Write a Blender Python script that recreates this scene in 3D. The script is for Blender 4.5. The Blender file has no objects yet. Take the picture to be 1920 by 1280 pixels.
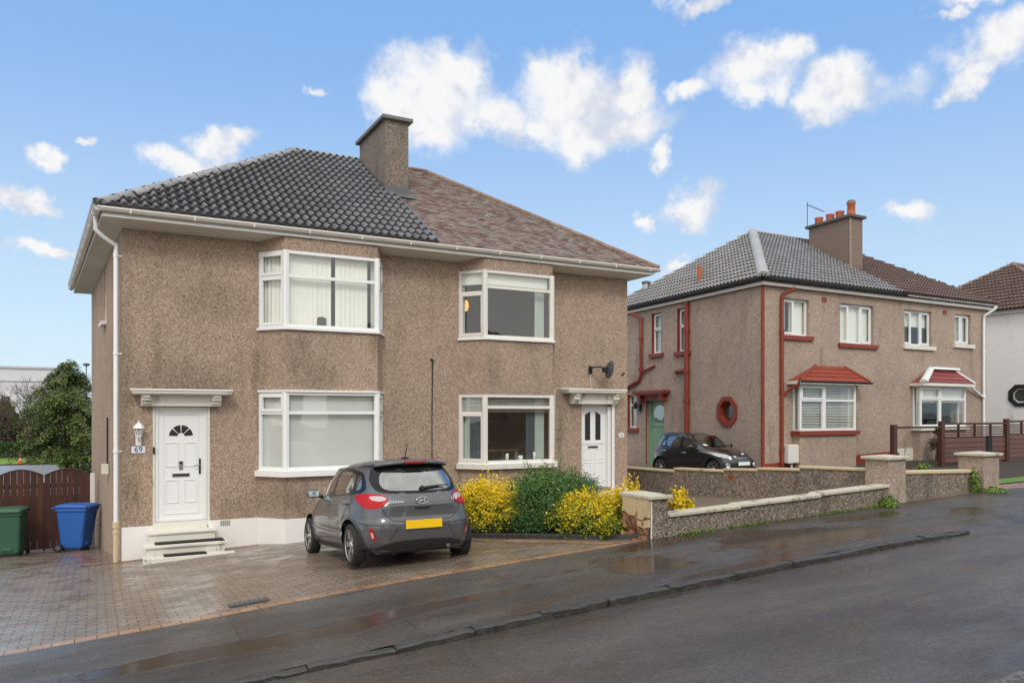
import bpy, bmesh, math, random
import numpy as np
from mathutils import Vector, Matrix
R = math.radians
random.seed(7); rng = np.random.default_rng(7)
scene = bpy.context.scene
col = scene.collection
# ------------------------------------------------------------------ camera
# world axes: x runs along the house fronts (uphill), y away from the street, z up
CAM = (-0.432, -15.117, 2.579)
cd = bpy.data.cameras.new('camera'); cam = bpy.data.objects.new('camera', cd); col.objects.link(cam)
cam.location = CAM; cam.rotation_euler = (R(90), 0, R(-28.424))
cd.sensor_width = 36; cd.lens = 27.19; cd.shift_y = 0.0703; cd.clip_start = .1; cd.clip_end = 2000
scene.camera = cam
# ------------------------------------------------------------------ world and sun
SUN_EL, SUN_AZ = 40, 205       # azimuth clockwise from +y
wd = bpy.data.worlds.new("World"); scene.world = wd; wd.use_nodes = True
nt = wd.node_tree; nt.nodes.clear()
class NT:
    def __init__(s, nt): s.nt = nt
    def n(s, t, **k):
        o = s.nt.nodes.new(t)
        for a, b in k.items(): setattr(o, a, b)
        return o
    def set(s, sock, v):
        if hasattr(v, 'outputs'): v = v.outputs[0]
        if isinstance(v, bpy.types.NodeSocket): s.nt.links.new(v, sock)
        elif v is not None: sock.default_value = v
    def m(s, op, a, b=None, c=None, clamp=False):
        o = s.n('ShaderNodeMath', operation=op, use_clamp=clamp)
        for i, v in enumerate((a, b, c)):
            if v is not None: s.set(o.inputs[i], v)
        return o.outputs[0]
    def vm(s, op, a, b=None):
        o = s.n('ShaderNodeVectorMath', operation=op); s.set(o.inputs[0], a)
        if b is not None: s.set(o.inputs[1], b)
        return o
    def mix(s, f, a, b, mode='MIX'):
        o = s.n('ShaderNodeMixRGB', blend_type=mode)
        s.set(o.inputs[0], f)
        for i, v in ((1, a), (2, b)):
            if isinstance(v, tuple) and len(v) == 3: v = (*v, 1)
            s.set(o.inputs[i], v)
        return o.outputs[0]
    def sstep(s, v, lo, hi, a=0., b=1.):
        o = s.n('ShaderNodeMapRange', interpolation_type='SMOOTHSTEP')
        s.set(o.inputs[0], v); s.set(o.inputs[1], lo); s.set(o.inputs[2], hi); s.set(o.inputs[3], a); s.set(o.inputs[4], b)
        return o.outputs[0]
    def noise(s, vec, scale, detail=3., rough=.5, dist=0.):
        o = s.n('ShaderNodeTexNoise'); s.set(o.inputs['Vector'], vec)
        o.inputs['Scale'].default_value = scale; o.inputs['Detail'].default_value = detail
        o.inputs['Roughness'].default_value = rough; o.inputs['Distortion'].default_value = dist
        return o.outputs[0]
    def ramp(s, v, pts, interp='LINEAR'):
        o = s.n('ShaderNodeValToRGB'); s.set(o.inputs[0], v); cr = o.color_ramp; cr.interpolation = interp
        while len(cr.elements) < len(pts): cr.elements.new(.5)
        for e, (p, c) in zip(cr.elements, pts):
            e.position = p; e.color = (*c, 1) if len(c) == 3 else c
        return o.outputs[0]
w = NT(nt)
out = w.n('ShaderNodeOutputWorld'); bg = w.n('ShaderNodeBackground'); nt.links.new(bg.outputs[0], out.inputs[0])
sky = w.n('ShaderNodeTexSky', sky_type='NISHITA'); sky.sun_disc = False
sky.sun_elevation = R(SUN_EL); sky.sun_rotation = R(SUN_AZ); sky.altitude = 0; sky.air_density = 1.0; sky.dust_density = .6; sky.ozone_density = 1.6
D = w.n('ShaderNodeTexCoord').outputs['Generated']
ux, uy, vx, vy = .8795, -.4760, .4760, .8795
xr_ = w.vm('DOT_PRODUCT', D, (ux, uy, 0)).outputs['Value']; yr_ = w.vm('DOT_PRODUCT', D, (vx, vy, 0)).outputs['Value']
zz = w.vm('DOT_PRODUCT', D, (0, 0, 1)).outputs['Value']
az = w.m('ARCTAN2', xr_, yr_); el = w.m('ARCSINE', zz)
ns1 = w.noise(D, 9, 7, .62); ns2 = w.noise(w.vm('ADD', D, (5.2, 1.3, 8.1)), 9, 7, .62); nsb = w.noise(D, 30, 6, .65)
az2 = w.m('ADD', az, w.m('MULTIPLY', w.m('SUBTRACT', ns1, .5), .17)); el2 = w.m('ADD', el, w.m('MULTIPLY', w.m('SUBTRACT', ns2, .5), .12))
CL = [(810,190,115,80),(745,215,70,42),(875,150,62,58),(925,235,85,45),(800,245,90,40),(1080,205,95,85),(1062,145,55,42),(1172,170,48,58),(1005,250,60,38),(1165,235,85,48),(1285,178,55,27),(1228,295,32,22),
 (1430,130,105,52),(1500,98,42,34),(1600,155,85,48),(1550,195,62,32),(1440,180,60,28),(1850,105,110,48),(1790,150,72,26),(1905,75,60,40),(1800,20,85,22),(1305,14,60,16),
 (1290,385,62,34),(1200,400,24,17),(1700,405,58,23),(1262,490,34,12),(85,285,42,24),(160,260,22,12),(430,268,58,26),(370,302,92,26),(38,372,62,21),(115,480,78,17),(575,168,14,10),(3,520,16,8),(1100,255,60,36),(1740,60,40,12)]
mask = None
for cx, cy, rx, ry in CL:
    X, Z = (cx-960)/1450, (775-cy)/1450
    a0 = math.atan2(X, 1); e0 = math.atan2(Z, math.hypot(X, 1)); k = math.cos(a0)
    ra, re = rx*1.16/1450*k*k, ry*1.16/1450*k
    p = w.m('MULTIPLY', w.m('SUBTRACT', az2, a0), 1/ra); q = w.m('MULTIPLY', w.m('SUBTRACT', el2, e0+re*.05), 1/re)
    r2 = w.m('ADD', w.m('MULTIPLY', p, p), w.m('MULTIPLY', q, q))
    v = w.m('SUBTRACT', 1.0, w.m('SQRT', r2))
    mask = v if mask is None else w.m('SMOOTH_MAX', mask, v, .25)
mask = w.m('ADD', mask, w.m('MULTIPLY', w.m('SUBTRACT', nsb, .5), .80))
cm = w.sstep(mask, -.10, .66)
# broad overcast behind and above the photographer
ov = w.m('ADD', w.m('MULTIPLY', yr_, -1.0), w.m('MULTIPLY', zz, 1.15))
ov = w.m('ADD', ov, w.m('MULTIPLY', w.m('SUBTRACT', w.noise(D, 2.5, 5, .6), .5), .8))
om = w.sstep(ov, .05, .75)
up_ = w.noise(w.vm('ADD', D, (0, 0, -.022)), 9, 6, .62)      # density seen a little lower down: cloud bases are greyer than their tops
shade = w.sstep(w.m('ADD', w.m('ADD', w.m('MULTIPLY', w.m('SUBTRACT', ns1, up_), 2.2), w.noise(D, 16, 5, .6)), w.m('MULTIPLY', mask, .25)), .30, .78)
white = w.mix(shade, (.60, .64, .73), (.87, .865, .86))
hz = w.sstep(el, .0, .50)
skyc = w.mix(1.0, sky.outputs[0], (.135, .135, .135), 'MULTIPLY')
hcol = w.mix(hz, (.60, .76, .88), (.225, .44, .83))
skyc = w.mix(.85, skyc, hcol)
c1 = w.mix(w.m('MULTIPLY', cm, .97), skyc, white)
c2 = w.mix(om, c1, w.mix(w.noise(D, 3, 4), (.85, .85, .86), (1.75, 1.70, 1.64)))
nt.links.new(c2, bg.inputs[0]); bg.inputs[1].default_value = 1.0
sd = bpy.data.lights.new('sun', 'SUN'); sd.energy = 1.1; sd.angle = R(14); sd.color = (1, .965, .91)
sun = bpy.data.objects.new('sun', sd); col.objects.link(sun)
sun.rotation_euler = (R(90-SUN_EL), 0, R(-SUN_AZ+180))
scene.view_settings.view_transform = 'Standard'; scene.view_settings.look = 'None'
scene.view_settings.exposure = 0.14; scene.view_settings.gamma = 1
try: scene.view_settings.use_curve_mapping = False
except Exception: pass
scene.cycles.max_bounces = 8; scene.cycles.transparent_max_bounces = 12
# ------------------------------------------------------------------ helpers
ROOTLOC = {}
def tag(o, label=None, cat=None, group=None, kind=None):
    if label: o['label'] = label
    if cat: o['category'] = cat
    if group: o['group'] = group
    if kind: o['kind'] = kind
    return o
def empty(name, loc, label, cat, group=None, rz=0):
    o = bpy.data.objects.new(name, None); col.objects.link(o); o.location = loc; o.rotation_euler = (0, 0, rz); o.empty_display_size = .2
    return tag(o, label, cat, group)
class MB:
    def __init__(s): s.v = []; s.f = []; s.m = []; s.c = []; s.sm = []
    def add(s, vs, fs, m=0, c=None, smooth=False):
        b = len(s.v); s.v += [tuple(map(float, p)) for p in vs]
        for f in fs: s.f.append([b+i for i in f]); s.m.append(m); s.c.append(c); s.sm.append(smooth)
        return s
    def box(s, x0, x1, y0, y1, z0, z1, m=0, T=None, c=None):
        vs = [(x, y, z) for z in (z0, z1) for y in (y0, y1) for x in (x0, x1)]
        if T is not None: vs = [tuple(T @ Vector(p)) for p in vs]
        return s.add(vs, [(0,2,3,1),(4,5,7,6),(0,1,5,4),(2,6,7,3),(0,4,6,2),(1,3,7,5)], m, c)
    def ob(s, A, B, o0, o1, z0, z1, m=0, a0=None, a1=None, zz=None):
        """box along A->B in plan, o = distance outward (to the right of A->B)"""
        A = np.array(A[:2], float); B = np.array(B[:2], float); L = np.linalg.norm(B-A); d = (B-A)/L; n = np.array([d[1], -d[0]])
        a0 = 0 if a0 is None else a0; a1 = L if a1 is None else a1
        P = [A+d*a+n*o for o in (o1, o0) for a in (a0, a1)]
        zl = (z0, z0) if not isinstance(z0, tuple) else z0; zh = (z1, z1) if not isinstance(z1, tuple) else z1
        vs = [(*P[0], zl[0]), (*P[1], zl[1]), (*P[2], zl[0]), (*P[3], zl[1]), (*P[0], zh[0]), (*P[1], zh[1]), (*P[2], zh[0]), (*P[3], zh[1])]
        return s.add(vs, [(0,2,3,1),(4,5,7,6),(0,1,5,4),(2,6,7,3),(0,4,6,2),(1,3,7,5)], m)
    def quad(s, *p, m=0): return s.add(p, [tuple(range(len(p)))], m)
    def prism(s, poly, z0, z1, m=0, T=None):
        n = len(poly); vs = [(x, y, z0) for x, y in poly]+[(x, y, z1) for x, y in poly]
        if T is not None: vs = [tuple(T @ Vector(p)) for p in vs]
        return s.add(vs, [tuple(range(n))[::-1], tuple(range(n, 2*n))]+[(i, (i+1) % n, n+(i+1) % n, n+i) for i in range(n)], m)
    def tube(s, pts, r, n=10, m=0, cap=True, smooth=True):
        pts = [Vector(p) for p in pts]; rs = r if isinstance(r, (list, tuple)) else [r]*len(pts); vs = []
        for i, p in enumerate(pts):
            d = (pts[min(i+1, len(pts)-1)]-pts[max(i-1, 0)]).normalized()
            a = d.orthogonal() if i == 0 else (a-d*a.dot(d))
            a.normalize(); b = d.cross(a)
            for k in range(n):
                t = 2*math.pi*k/n; vs.append(p+(a*math.cos(t)+b*math.sin(t))*rs[i])
        fs = [(i*n+k, i*n+(k+1) % n, (i+1)*n+(k+1) % n, (i+1)*n+k) for i in range(len(pts)-1) for k in range(n)]
        s.add(vs, fs, m, None, smooth)
        if cap: s.add(vs[:n], [tuple(range(n))[::-1]], m); s.add(vs[-n:], [tuple(range(n))], m)
        return s
    def lathe(s, prof, n=24, m=0, T=None, smooth=True):
        vs = [(r*math.cos(2*math.pi*k/n), r*math.sin(2*math.pi*k/n), z) for r, z in prof for k in range(n)]
        if T is not None: vs = [tuple(T @ Vector(p)) for p in vs]
        return s.add(vs, [(i*n+k, i*n+(k+1) % n, (i+1)*n+(k+1) % n, (i+1)*n+k) for i in range(len(prof)-1) for k in range(n)], m, None, smooth)
    def build(s, name, mats, parent=None, org=None, bevel=0, weld=False):
        if not s.v: return None
        if not isinstance(mats, (list, tuple)): mats = [mats]
        root = parent
        while root is not None and root.parent is not None: root = root.parent
        if org is None:
            org = tuple(root.location) if root is not None else (0, 0, 0)
        me = bpy.data.meshes.new(name); V = np.array(s.v)-np.array(org)
        me.from_pydata([tuple(p) for p in V], [], s.f)
        me.polygons.foreach_set('material_index', s.m); me.polygons.foreach_set('use_smooth', s.sm)
        for m in mats: me.materials.append(m)
        if any(c is not None for c in s.c):
            ca = me.color_attributes.new('tint', 'FLOAT_COLOR', 'CORNER'); buf = []
            for f, c in zip(s.f, s.c): buf += [*(c if c is not None else (.5, .5, .5)), 1.0]*len(f)
            ca.data.foreach_set('color', buf)
        me.update()
        if weld:
            b = bmesh.new(); b.from_mesh(me); bmesh.ops.remove_doubles(b, verts=b.verts, dist=1e-5); b.to_mesh(me); b.free()
        o = bpy.data.objects.new(name, me); col.objects.link(o)
        if parent is not None: o.parent = parent
        else: o.location = org
        if bevel:
            md = o.modifiers.new('bevel', 'BEVEL'); md.width = bevel; md.segments = 2; md.limit_method = 'ANGLE'; md.angle_limit = R(40)
        return o
def text_mesh(txt, size, depth, name, mat, parent, T, align='CENTER', xs=1.0, shear=0):
    cu = bpy.data.curves.new(name, 'FONT'); cu.body = txt; cu.size = size; cu.extrude = depth; cu.align_x = align; cu.align_y = 'CENTER'; cu.shear = shear
    t = bpy.data.objects.new(name, cu); col.objects.link(t)
    bpy.context.view_layer.update(); dg = bpy.context.evaluated_depsgraph_get()
    me = bpy.data.meshes.new_from_object(t.evaluated_get(dg)); bpy.data.objects.remove(t); bpy.data.curves.remove(cu)
    me.transform(T @ Matrix.Diagonal((xs, 1, 1, 1))); me.materials.clear(); me.materials.append(mat)
    o = bpy.data.objects.new(name, me); col.objects.link(o)
    if parent is not None: o.parent = parent
    return o
def lerp(a, b, t): return a+(b-a)*t
# ------------------------------------------------------------------ materials
def newmat(name):
    m = bpy.data.materials.new(name); m.use_nodes = True; t = m.node_tree
    return m, NT(t), t.nodes['Principled BSDF'], t.nodes['Material Output']
def bump(k, b, h, dist, st=1.0):
    o = k.n('ShaderNodeBump'); o.inputs['Distance'].default_value = dist; o.inputs['Strength'].default_value = st; k.set(o.inputs['Height'], h)
    k.nt.links.new(o.outputs[0], b.inputs['Normal']); return o
def plain(name, c, rough=.5, metal=0., var=.12, nscale=6., dirt=None, bumpd=0., spec=.5, coat=0., trans=0., detail=4):
    m, k, b, o = newmat(name)
    P = k.n('ShaderNodeTexCoord').outputs['Object']
    n = k.noise(P, nscale, detail, .6)
    a = tuple(x*(1-var) for x in c); d = tuple(min(1, x*(1+var)) for x in c)
    cc = k.mix(n, a, d)
    if dirt:
        dn = k.noise(k.vm('MULTIPLY', P, (1, 1, .35)), dirt[1], 6, .65)
        cc = k.mix(k.sstep(dn, dirt[2], dirt[2]+.16), cc, dirt[0])
    k.nt.links.new(cc, b.inputs['Base Color'])
    b.inputs['Roughness'].default_value = rough; b.inputs['Metallic'].default_value = metal; b.inputs['Specular IOR Level'].default_value = spec
    b.inputs['Coat Weight'].default_value = coat; b.inputs['Coat Roughness'].default_value = .04
    if bumpd: bump(k, b, k.noise(P, nscale*4, 5, .6), bumpd)
    return m
def pebbledash(name, cols, tone=1.0, stain=.5, big=82., bd=.005, patches=()):
    m, k, b, o = newmat(name)
    P = k.n('ShaderNodeTexCoord').outputs['Object']
    v = k.n('ShaderNodeTexVoronoi'); k.set(v.inputs['Vector'], P); v.inputs['Scale'].default_value = big; v.inputs['Randomness'].default_value = 1
    v2 = k.n('ShaderNodeTexVoronoi'); k.set(v2.inputs['Vector'], P); v2.inputs['Scale'].default_value = big*.5
    wn = k.n('ShaderNodeSeparateColor'); k.set(wn.inputs[0], v.outputs['Color']); wn2 = k.n('ShaderNodeSeparateColor'); k.set(wn2.inputs[0], v2.outputs['Color'])
    val = k.m('ADD', k.m('MULTIPLY', wn.outputs[0], .62), k.m('MULTIPLY', wn2.outputs[1], .38))
    c = k.ramp(val, [(.0, cols[0]), (.3, cols[1]), (.5, cols[2]), (.72, cols[3]), (1., cols[4])])
    dd = k.sstep(v.outputs['Distance'], .25, .75, 1.04, .74)
    c = k.mix(.75, c, dd, 'MULTIPLY')
    lg = k.noise(P, .55, 5, .6); c = k.mix(1., c, k.ramp(lg, [(.3, (.86*tone, .87*tone, .88*tone)), (.7, (1.1*tone, 1.07*tone, 1.03*tone))]), 'MULTIPLY')
    st = k.noise(k.vm('MULTIPLY', P, (1.6, 1.6, .45)), 1.1, 7, .68)
    c = k.mix(k.m('MULTIPLY', k.sstep(st, .53, .72), stain), c, k.mix(1., c, (.50, .50, .46), 'MULTIPLY'))
    sx = k.n('ShaderNodeSeparateXYZ'); k.set(sx.inputs[0], P); acc = None
    for px, pz, rx, rz in patches:
        u_ = k.m('MULTIPLY', k.m('SUBTRACT', sx.outputs[0], px), 1/rx); v_ = k.m('MULTIPLY', k.m('SUBTRACT', sx.outputs[2], pz), 1/rz)
        r_ = k.m('SUBTRACT', 1., k.m('ADD', k.m('MULTIPLY', u_, u_), k.m('MULTIPLY', v_, v_)))
        acc = r_ if acc is None else k.m('MAXIMUM', acc, r_)
    if acc is not None:
        sn = k.noise(k.vm('MULTIPLY', P, (3.5, 3.5, 1.3)), 1.6, 7, .7)
        acc = k.sstep(k.m('ADD', acc, k.m('MULTIPLY', k.m('SUBTRACT', sn, .5), 2.4)), .1, 1.3)
        c = k.mix(k.m('MULTIPLY', acc, .45), c, k.mix(1., c, (.40, .42, .37), 'MULTIPLY'))
    k.nt.links.new(c, b.inputs['Base Color']); b.inputs['Roughness'].default_value = .85; b.inputs['Specular IOR Level'].default_value = .3
    h = k.m('ADD', k.sstep(v.outputs['Distance'], 0, .7, 1, 0), k.m('MULTIPLY', wn.outputs[2], .5))
    bump(k, b, h, bd)
    return m
M = {}
PC = [(.18,.120,.084), (.352,.254,.187), (.440,.328,.248), (.525,.405,.315), (.70,.585,.48)]
M['dash'] = pebbledash('pebbledash_tan', PC, 1.02, .6, patches=[(x-5.46, z, a, c) for x, z, a, c in ((.05,3.2,.22,3.2),(2.95,3.65,.35,.75),(3.3,3.3,.6,.5),(7.05,3.6,.3,.7),(7.9,4.05,.5,.2),(.9,3.2,1.3,.5),(.1,1.6,.3,1.2),(2.6,1.0,.8,.4),(1.9,.8,.5,.35),(4.5,3.9,.3,.4),(1.5,4.6,.9,.5),(10.3,3.2,.6,.3),(9.0,2.2,.15,1.5),(5.8,1.2,.3,.9))])
M['dash_dark'] = pebbledash('pebbledash_weathered', [tuple(x*.72 for x in c) for c in PC], .95, .8)
M['dash_grey'] = pebbledash('pebbledash_grey', [(.26,.195,.15), (.36,.275,.215), (.42,.33,.265), (.49,.395,.325), (.60,.52,.45)], 1.05, .6, 60)
M['dash_wall'] = pebbledash('pebbledash_wall', [(.09,.073,.058), (.20,.162,.13), (.29,.235,.19), (.39,.325,.27), (.62,.55,.48)], .95, .8, 50, .012)
M['dash_chim'] = pebbledash('pebbledash_chimney', [(.12,.095,.078), (.19,.155,.13), (.245,.20,.165), (.31,.26,.215), (.42,.36,.31)], .92, .7, 60)
M['white_paint'] = plain('white_paint', (.78,.77,.74), .55, 0, .05, 3, dirt=((.50,.47,.38), 1.3, .60), bumpd=.003)
M['upvc'] = plain('upvc_white', (.80,.81,.80), .28, 0, .02, 2)
M['upvc_cream'] = plain('upvc_cream', (.72,.70,.64), .35, 0, .06, 2, dirt=((.52,.50,.42), 2.5, .62))
M['stone_white'] = plain('painted_stone', (.70,.68,.60), .6, 0, .08, 5, dirt=((.25,.23,.17), 3.5, .56), bumpd=.004)
M['cream_cope'] = plain('cream_coping', (.56,.46,.28), .65, 0, .12, 6, dirt=((.26,.22,.14), 4, .6), bumpd=.004)
M['grey_cope'] = plain('pale_coping', (.50,.46,.36), .7, 0, .15, 6, dirt=((.17,.16,.11), 4, .53), bumpd=.006)
M['red_paint'] = plain('red_oxide_paint', (.235,.034,.017), .5, 0, .22, 6, dirt=((.11,.025,.018), 4, .54), bumpd=.004)
M['lead'] = plain('lead_flashing', (.10,.105,.11), .5, 0, .2, 9, bumpd=.004)
M['dark'] = plain('dark_void', (.012,.012,.012), .8)
M['black'] = plain('black_plastic', (.018,.018,.019), .4)
M['rubber'] = plain('rubber', (.016,.016,.016), .75, bumpd=.002, nscale=30)
M['steel'] = plain('steel', (.45,.45,.44), .3, .9)
M['chrome'] = plain('chrome', (.7,.7,.7), .12, 1.)
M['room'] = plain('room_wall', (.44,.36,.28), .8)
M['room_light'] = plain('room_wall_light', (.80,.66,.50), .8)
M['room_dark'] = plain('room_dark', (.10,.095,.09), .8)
M['terracotta'] = plain('terracotta', (.42,.11,.045), .65, 0, .2, 7, dirt=((.2,.06,.03), 5, .6))
M['green_door'] = plain('sage_green_paint', (.22,.36,.24), .4, 0, .06, 4)
M['candle'] = plain('candle_wax', (.82,.82,.78), .5)
def roofmat(name, cols, rough, streak=.4, spec=.5):
    m, k, b, o = newmat(name)
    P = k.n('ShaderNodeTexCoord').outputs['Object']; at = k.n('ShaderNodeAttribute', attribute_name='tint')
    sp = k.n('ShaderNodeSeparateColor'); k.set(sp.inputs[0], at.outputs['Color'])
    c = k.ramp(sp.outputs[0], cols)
    n = k.noise(P, 14, 5, .65); c = k.mix(1., c, k.ramp(n, [(.25, (.72,.72,.74)), (.75, (1.15,1.13,1.1))]), 'MULTIPLY')
    n2 = k.noise(k.vm('MULTIPLY', P, (1, 1, .5)), 1.3, 6, .7); c = k.mix(k.m('MULTIPLY', k.sstep(n2, .5, .72), streak), c, (.20,.19,.16))
    k.nt.links.new(c, b.inputs['Base Color']); b.inputs['Specular IOR Level'].default_value = spec
    k.nt.links.new(k.sstep(n, .2, .8, rough-.08, rough+.12), b.inputs['Roughness']); bump(k, b, k.noise(P, 60, 4), .002)
    return m
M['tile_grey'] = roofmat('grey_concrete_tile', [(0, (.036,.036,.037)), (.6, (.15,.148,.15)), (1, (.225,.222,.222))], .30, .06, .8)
M['tile_ridge'] = roofmat('grey_ridge_tile', [(0, (.25,.25,.25)), (1, (.34,.34,.33))], .5, .1)
M['tile_ridge2'] = roofmat('pale_ridge_tile', [(0, (.36,.36,.36)), (1, (.44,.44,.43))], .5, .1)
M['tile_brown'] = roofmat('weathered_clay_tile', [(0, (.15,.10,.08)), (.2, (.22,.155,.125)), (.45, (.28,.21,.175)), (.65, (.32,.265,.23)), (.85, (.36,.32,.285)), (1, (.32,.17,.12))], .42, .10)
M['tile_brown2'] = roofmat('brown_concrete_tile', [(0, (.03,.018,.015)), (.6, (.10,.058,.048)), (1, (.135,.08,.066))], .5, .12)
M['ridge_brown'] = roofmat('rust_ridge_tile', [(0, (.17,.095,.065)), (1, (.27,.18,.13))], .6, .3)
M['tile_red'] = roofmat('red_painted_tile', [(0, (.25,.04,.016)), (1, (.33,.055,.022))], .5, .1)
def glassmat(name, tint=(.95,.97,.95), ior=1.5, refl=.09, clear=.98):
    m, k, b, o = newmat(name); k.nt.nodes.remove(b)
    tr = k.n('ShaderNodeBsdfTransparent'); tr.inputs[0].default_value = (*[x*clear for x in tint], 1)
    gl = k.n('ShaderNodeBsdfGlossy'); gl.inputs['Roughness'].default_value = .015; gl.inputs[0].default_value = (.95,.97,.96,1)
    P = k.n('ShaderNodeTexCoord').outputs['Object']; bp = k.n('ShaderNodeBump'); bp.inputs['Distance'].default_value = .02; bp.inputs['Strength'].default_value = .12
    k.set(bp.inputs['Height'], k.noise(P, 1.5, 2)); k.nt.links.new(bp.outputs[0], gl.inputs['Normal'])
    lw = k.n('ShaderNodeLayerWeight'); lw.inputs['Blend'].default_value = .5
    f = k.m('ADD', k.m('MULTIPLY', k.m('POWER', lw.outputs['Facing'], 4.), .9), refl, clamp=True)
    mx = k.n('ShaderNodeMixShader'); k.set(mx.inputs[0], f); k.nt.links.new(tr.outputs[0], mx.inputs[1]); k.nt.links.new(gl.outputs[0], mx.inputs[2])
    k.nt.links.new(mx.outputs[0], o.inputs['Surface']); return m
M['glass'] = glassmat('window_glass'); M['glass_car'] = glassmat('car_glass', (.60,.70,.62), 1.5, .30, .85)
def blindmat(name, c1, c2, scale, vertical=True, bumpd=.0):
    m, k, b, o = newmat(name); P = k.n('ShaderNodeTexCoord').outputs['Object']
    sx = k.n('ShaderNodeSeparateXYZ'); k.set(sx.inputs[0], P)
    c = k.mix(k.noise(P, 3, 3), c1, c2); k.nt.links.new(c, b.inputs['Base Color']); b.inputs['Roughness'].default_value = .8
    b.inputs['Transmission Weight'].default_value = 0; return m
M['blind'] = blindmat('blind_fabric', (.84,.84,.77), (.92,.92,.85), 8)
M['sheer'] = blindmat('sheer_grey', (.62,.62,.60), (.68,.68,.66), 1)
M['curtain'] = blindmat('curtain_cloth', (.50,.56,.52), (.64,.70,.66), 2)
M['curtain_dark'] = blindmat('dark_curtain', (.09,.10,.12), (.15,.17,.19), 2)
# ground materials
def asphalt(name, c0, c1, pud, puddir=(.35, 1.0, 1.0), pscale=.8, plo=.54, rough=.42, puds=(), line=None, patch=False):
    m, k, b, o = newmat(name); P = k.n('ShaderNodeTexCoord').outputs['Object']
    g = k.n('ShaderNodeTexVoronoi'); k.set(g.inputs['Vector'], P); g.inputs['Scale'].default_value = 130
    sg = k.n('ShaderNodeSeparateColor'); k.set(sg.inputs[0], g.outputs['Color'])
    big = k.noise(k.vm('MULTIPLY', P, (.6, 1, 1)), .9, 6, .62)
    c = k.mix(k.sstep(big, .3, .7), c0, c1)
    c = k.mix(1., c, k.ramp(sg.outputs[0], [(0, (.72,.72,.72)), (.75, (1.04,1.04,1.04)), (1, (2.1,2.05,1.95))]), 'MULTIPLY')
    trk = k.noise(k.vm('MULTIPLY', P, (.12, 1.5, 1)), 1.1, 5, .6); c = k.mix(1., c, k.ramp(trk, [(.34, (.74,.71,.68)), (.66, (1.16,1.16,1.16))]), 'MULTIPLY')
    if patch:
        br = k.n('ShaderNodeTexBrick'); k.set(br.inputs['Vector'], k.vm('ADD', P, (.7, .35, 0))); br.inputs['Scale'].default_value = 1; br.inputs['Brick Width'].default_value = 3.1; br.inputs['Row Height'].default_value = 1.15; br.inputs['Mortar Size'].default_value = .008; br.inputs['Color1'].default_value = (.80,.79,.78,1); br.inputs['Color2'].default_value = (1.12,1.12,1.12,1); br.inputs['Mortar'].default_value = (.45,.45,.45,1)
        c = k.mix(1., c, br.outputs[0], 'MULTIPLY')
    pn = k.noise(k.vm('MULTIPLY', P, puddir), pscale, 5, .55, .4); sx = k.n('ShaderNodeSeparateXYZ'); k.set(sx.inputs[0], P); acc = pn
    if puds:
        n1 = k.noise(k.vm('MULTIPLY', P, (.6, 1.4, 1)), 1.5, 6, .62); a_ = None
        for px, py, rx, ry in puds:
            u_ = k.m('MULTIPLY', k.m('SUBTRACT', sx.outputs[0], px), 1/rx); v_ = k.m('MULTIPLY', k.m('SUBTRACT', sx.outputs[1], py), 1/ry)
            r_ = k.m('SUBTRACT', 1., k.m('ADD', k.m('MULTIPLY', u_, u_), k.m('MULTIPLY', v_, v_)))
            a_ = r_ if a_ is None else k.m('MAXIMUM', a_, r_)
        acc = k.m('MAXIMUM', pn, k.m('ADD', plo-.06, k.m('ADD', k.m('MULTIPLY', a_, .20), k.m('MULTIPLY', k.m('SUBTRACT', n1, .5), .75))))
    pm = k.sstep(acc, plo, plo+.05)
    c = k.mix(pm, c, pud)
    if line is not None:
        dy = k.m('ABSOLUTE', k.m('ADD', k.m('SUBTRACT', sx.outputs[1], line), k.m('MULTIPLY', k.m('SUBTRACT', k.noise(P, 2.5, 5, .7), .5), .12)))
        c = k.mix(k.m('MULTIPLY', k.sstep(dy, .015, .07, 1., 0.), k.m('MULTIPLY', k.sstep(k.noise(P, 22, 3), .4, .6), .35)), c, (.30,.29,.27))
    k.nt.links.new(c, b.inputs['Base Color'])
    wet = k.noise(k.vm('MULTIPLY', P, (.5, 1.2, 1)), 1.7, 6, .65)
    rg = k.m('ADD', k.sstep(wet, .35, .68, rough-.16, rough+.14), k.sstep(trk, .34, .66, -.08, .06))
    b.inputs['Specular IOR Level'].default_value = .3
    k.nt.links.new(k.m('ADD', k.m('MULTIPLY', rg, k.m('SUBTRACT', 1., pm)), k.m('MULTIPLY', pm, .14)), b.inputs['Roughness'])
    b.inputs['Specular IOR Level'].default_value = .36
    h = k.m('MULTIPLY', k.m('SUBTRACT', 1., pm), k.m('ADD', k.m('MULTIPLY', sg.outputs[1], .6), k.m('MULTIPLY', k.noise(P, 12, 5, .6), 1.2)))
    bump(k, b, h, .006, .8); return m
M['road'] = asphalt('wet_asphalt_road', (.058,.049,.042), (.088,.076,.066), (.06,.045,.036), (.22, 1.0, 1.0), .55, .64, .40, line=-11.89)
M['pave'] = asphalt('wet_asphalt_pavement', (.050,.044,.039), (.088,.080,.073), (.042,.030,.024), (.33, 1.0, 1.0), .70, .60, .36, patch=True, puds=[(.3,-7.35,1.1,.2),(1.6,-7.45,1.2,.2),(3.0,-7.3,1.4,.16),(5.75,-7.2,.8,.7),(6.7,-6.45,1.3,.24),(8.2,-7.1,1.3,.7),(9.3,-7.5,1.0,.5),(10.7,-6.75,1.1,.22),(12.5,-7.2,.9,.28),(4.6,-7.0,.5,.1)])
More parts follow.
